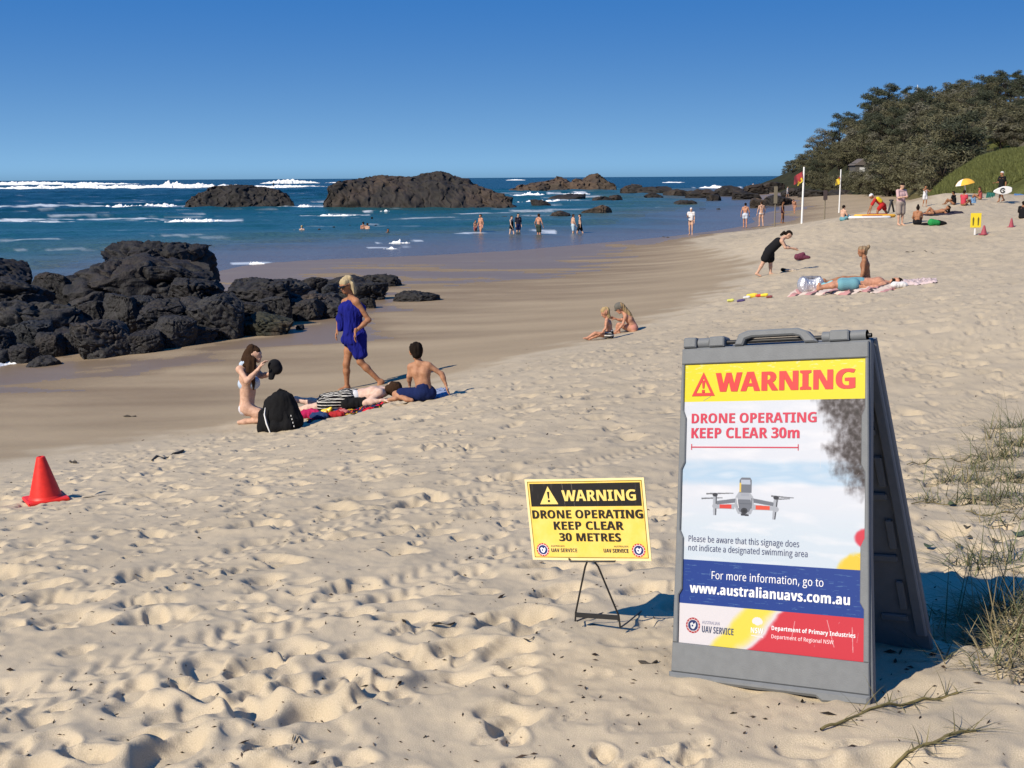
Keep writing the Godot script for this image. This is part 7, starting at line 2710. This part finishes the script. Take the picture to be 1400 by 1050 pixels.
# ------------------------------------------------------------------ everything, in order
func materials() -> void:
	M.cloth_tone = noise_tex(0.05, 1, Color(0.84, 0.84, 0.84), Color(1, 1, 1), 4, 256)
	M.cloth_relief = noise_tex(0.12, 2, Color.BLACK, Color.WHITE, 3, 256, true, 3.0)
	M.skin_tone = noise_tex(0.03, 3, Color(0.84, 0.80, 0.78), Color(1, 1, 1), 3, 256)
	M.crumple = noise_tex(0.03, 4, Color.BLACK, Color.WHITE, 3, 256, true, 10.0)
	var sand := vmat(0.95, 0.3)
	sand.albedo_texture = noise_tex(0.16, 5, Color(0.80, 0.79, 0.77), Color(1, 1, 1), 5, 1024)
	sand.normal_enabled = true
	sand.normal_texture = noise_tex(0.17, 6, Color.BLACK, Color.WHITE, 5, 1024, true, 5.0)
	sand.normal_scale = 0.3
	M.sand = triplanar(sand, 1.1)
	var wet := vmat(0.40, 0.32)
	wet.albedo_texture = sand.albedo_texture
	M.wet_sand = triplanar(wet, 0.6)
	var sea := vmat(0.25, 0.17)
	sea.normal_enabled = true
	sea.normal_texture = noise_tex(0.014, 7, Color.BLACK, Color.WHITE, 5, 1024, true, 14.0)
	sea.normal_scale = 0.55
	M.sea = triplanar(sea, 0.09)
	M.shallows = sea.duplicate()
	M.shallows.metallic_specular = 0.32
	M.shallows.normal_scale = 0.3
	M.foam = mat(0.82, 0.84, 0.85, 0.9, 0.3)
	var rock := vmat(0.78, 0.4)
	rock.albedo_texture = noise_tex(0.03, 8, Color(0.62, 0.61, 0.60), Color(1, 1, 1), 5, 512)
	rock.normal_enabled = true
	rock.normal_texture = noise_tex(0.02, 9, Color.BLACK, Color.WHITE, 6, 512, true, 9.0)
	rock.normal_scale = 0.9
	M.rock = triplanar(rock, 0.8)
	var turf := vmat(1.0, 0.2)
	turf.albedo_texture = noise_tex(0.06, 10, Color(0.65, 0.65, 0.6), Color(1, 1, 1), 5, 512)
	M.turf = triplanar(turf, 0.12)
	M.leaf = vmat(0.75, 0.3)
	M.leaf.backlight_enabled = true
	M.leaf.backlight = Color(0.36, 0.4, 0.24)
	M.blade = vmat(0.8, 0.3)
	M.bark = vmat(0.95, 0.2)
	M.white = mat(0.78, 0.78, 0.76, 0.45)
	M.black = mat(0.016, 0.016, 0.017, 0.5)
	M.gloss_black = mat(0.008, 0.008, 0.009, 0.12)
	M.eye = mat(0.03, 0.02, 0.018, 0.3)
	M.lips = mat(0.40, 0.13, 0.11, 0.5)
	var gp_ := mat(0.170, 0.180, 0.188, 0.55, 0.35)
	gp_.albedo_texture = noise_tex(0.02, 12, Color(0.94, 0.94, 0.94), Color(1, 1, 1), 5, 512)
	gp_.normal_enabled = true
	gp_.normal_texture = noise_tex(0.2, 13, Color.BLACK, Color.WHITE, 3, 512, true, 2.0)
	gp_.normal_scale = 0.25
	M.grey_plastic = triplanar(gp_, 2.0, false)
	var cone := mat(0.78, 0.035, 0.022, 0.45, 0.4)
	cone.albedo_texture = noise_tex(0.02, 14, Color(0.86, 0.84, 0.84), Color(1, 1, 1), 4, 256)
	M.cone = triplanar(cone, 3.0, false)
	M.old_cone = mat(0.30, 0.05, 0.07, 0.7)
	M.flag_red = mat(0.36, 0.022, 0.018, 0.8)
	M.flag_yellow = mat(0.75, 0.55, 0.02, 0.8)
	M.umbrella_yellow = mat(0.80, 0.42, 0.03, 0.85)
	M.umbrella_white = mat(0.78, 0.74, 0.66, 0.85)
	for u in [M.flag_red, M.flag_yellow, M.umbrella_yellow, M.umbrella_white]:
		u.backlight_enabled = true
		u.backlight = Color(0.5, 0.5, 0.5)
	# woven and printed patterns
	var im := Image.create(64, 64, false, Image.FORMAT_RGB8)
	for y in 64:
		for x in 64:
			var on := y % 32 < 9
			im.set_pixel(x, y, Color(0.80, 0.79, 0.76) if on else Color(0.09, 0.09, 0.10))
	M.stripes = ImageTexture.create_from_image(im)
	im = Image.create(256, 256, false, Image.FORMAT_RGB8)
	var nf := noise(0.03, 15, 3)
	for y in 256:
		for x in 256:
			var a := nf.get_noise_2d(x, y)
			var b := nf.get_noise_2d(x + 900, y)
			im.set_pixel(x, y, Color(0.75, 0.12, 0.2) if a > 0.22 else Color(0.80, 0.62, 0.2) if b > 0.3 else Color(0.12, 0.2, 0.38) if b < -0.25 else Color(0.10, 0.09, 0.11))
	M.floral = ImageTexture.create_from_image(im)
	im = Image.create(256, 128, false, Image.FORMAT_RGB8)
	for y in 128:
		for x in 256:
			var zig := int(x + 10.0 * absf(fmod(y / 8.0, 2.0) - 1.0)) % 46
			im.set_pixel(x, y, Color(0.80, 0.73, 0.68) if zig < 20 else Color(0.72, 0.53, 0.52) if zig < 36 else Color(0.28, 0.25, 0.25))
	M.zigzag = ImageTexture.create_from_image(im)


func _ready() -> void:
	# camera
	var pitch := atan(282.5 / FOCAL)
	var roll := deg_to_rad(-0.35)
	cam_fwd = Vector3(0, -sin(pitch), -cos(pitch))
	cam_right = Vector3(cos(roll), sin(roll) * cos(pitch), -sin(roll) * sin(pitch))
	cam_up = Vector3(-sin(roll), cos(roll) * cos(pitch), -cos(roll) * sin(pitch))
	var cam := Camera3D.new()
	cam.name = "camera"
	cam.fov = rad_to_deg(2.0 * atan(525.0 / FOCAL))
	cam.near = 0.05
	cam.far = 30000.0
	cam.transform = Transform3D(Basis(cam_right, cam_up, -cam_fwd), EYE)
	add_child(cam)
	cam.current = true
	# sky
	var env := Environment.new()
	env.tonemap_mode = Environment.TONE_MAPPER_LINEAR
	env.tonemap_exposure = 1.19
	env.background_mode = Environment.BG_SKY
	var sky := ProceduralSkyMaterial.new()
	sky.sky_top_color = Color(0.09, 0.385, 0.68)
	sky.sky_horizon_color = Color(0.51, 0.69, 0.83)
	sky.sky_curve = 0.047
	sky.ground_bottom_color = Color(0.25, 0.28, 0.30)
	sky.ground_horizon_color = Color(0.40, 0.55, 0.68)
	sky.sun_angle_max = 1.0
	env.sky = Sky.new()
	env.sky.sky_material = sky
	env.sdfgi_enabled = true
	env.ssao_enabled = true
	env.ssil_enabled = true
	var we := WorldEnvironment.new()
	we.name = "environment"
	we.environment = env
	add_child(we)
	# sun: over the photographer's shoulder, from the sea side
	var sun := DirectionalLight3D.new()
	sun.name = "sun"
	sun.light_color = Color(1.0, 0.955, 0.88)
	sun.light_energy = 1.6
	sun.light_angular_distance = 0.53
	sun.shadow_enabled = true
	add_child(sun)
	var el := deg_to_rad(38.0)
	var az := deg_to_rad(41.0)
	sun.look_at_from_position(Vector3.ZERO, Vector3(cos(el) * cos(az), -sin(el), -cos(el) * sin(az)))
	materials()
	var t0 := Time.get_ticks_msec()
	survey()
	tread()
	build_sand()
	print("sand ", Time.get_ticks_msec() - t0)
	build_sea()
	print("sea ", Time.get_ticks_msec() - t0)
	build_rocks()
	print("rocks ", Time.get_ticks_msec() - t0)
	build_headland()
	print("headland ", Time.get_ticks_msec() - t0)
	build_aframe()
	build_small_sign()
	build_cones()
	print("signs ", Time.get_ticks_msec() - t0)
	build_people()
	print("people ", Time.get_ticks_msec() - t0)
	build_items()
	print("items ", Time.get_ticks_msec() - t0)
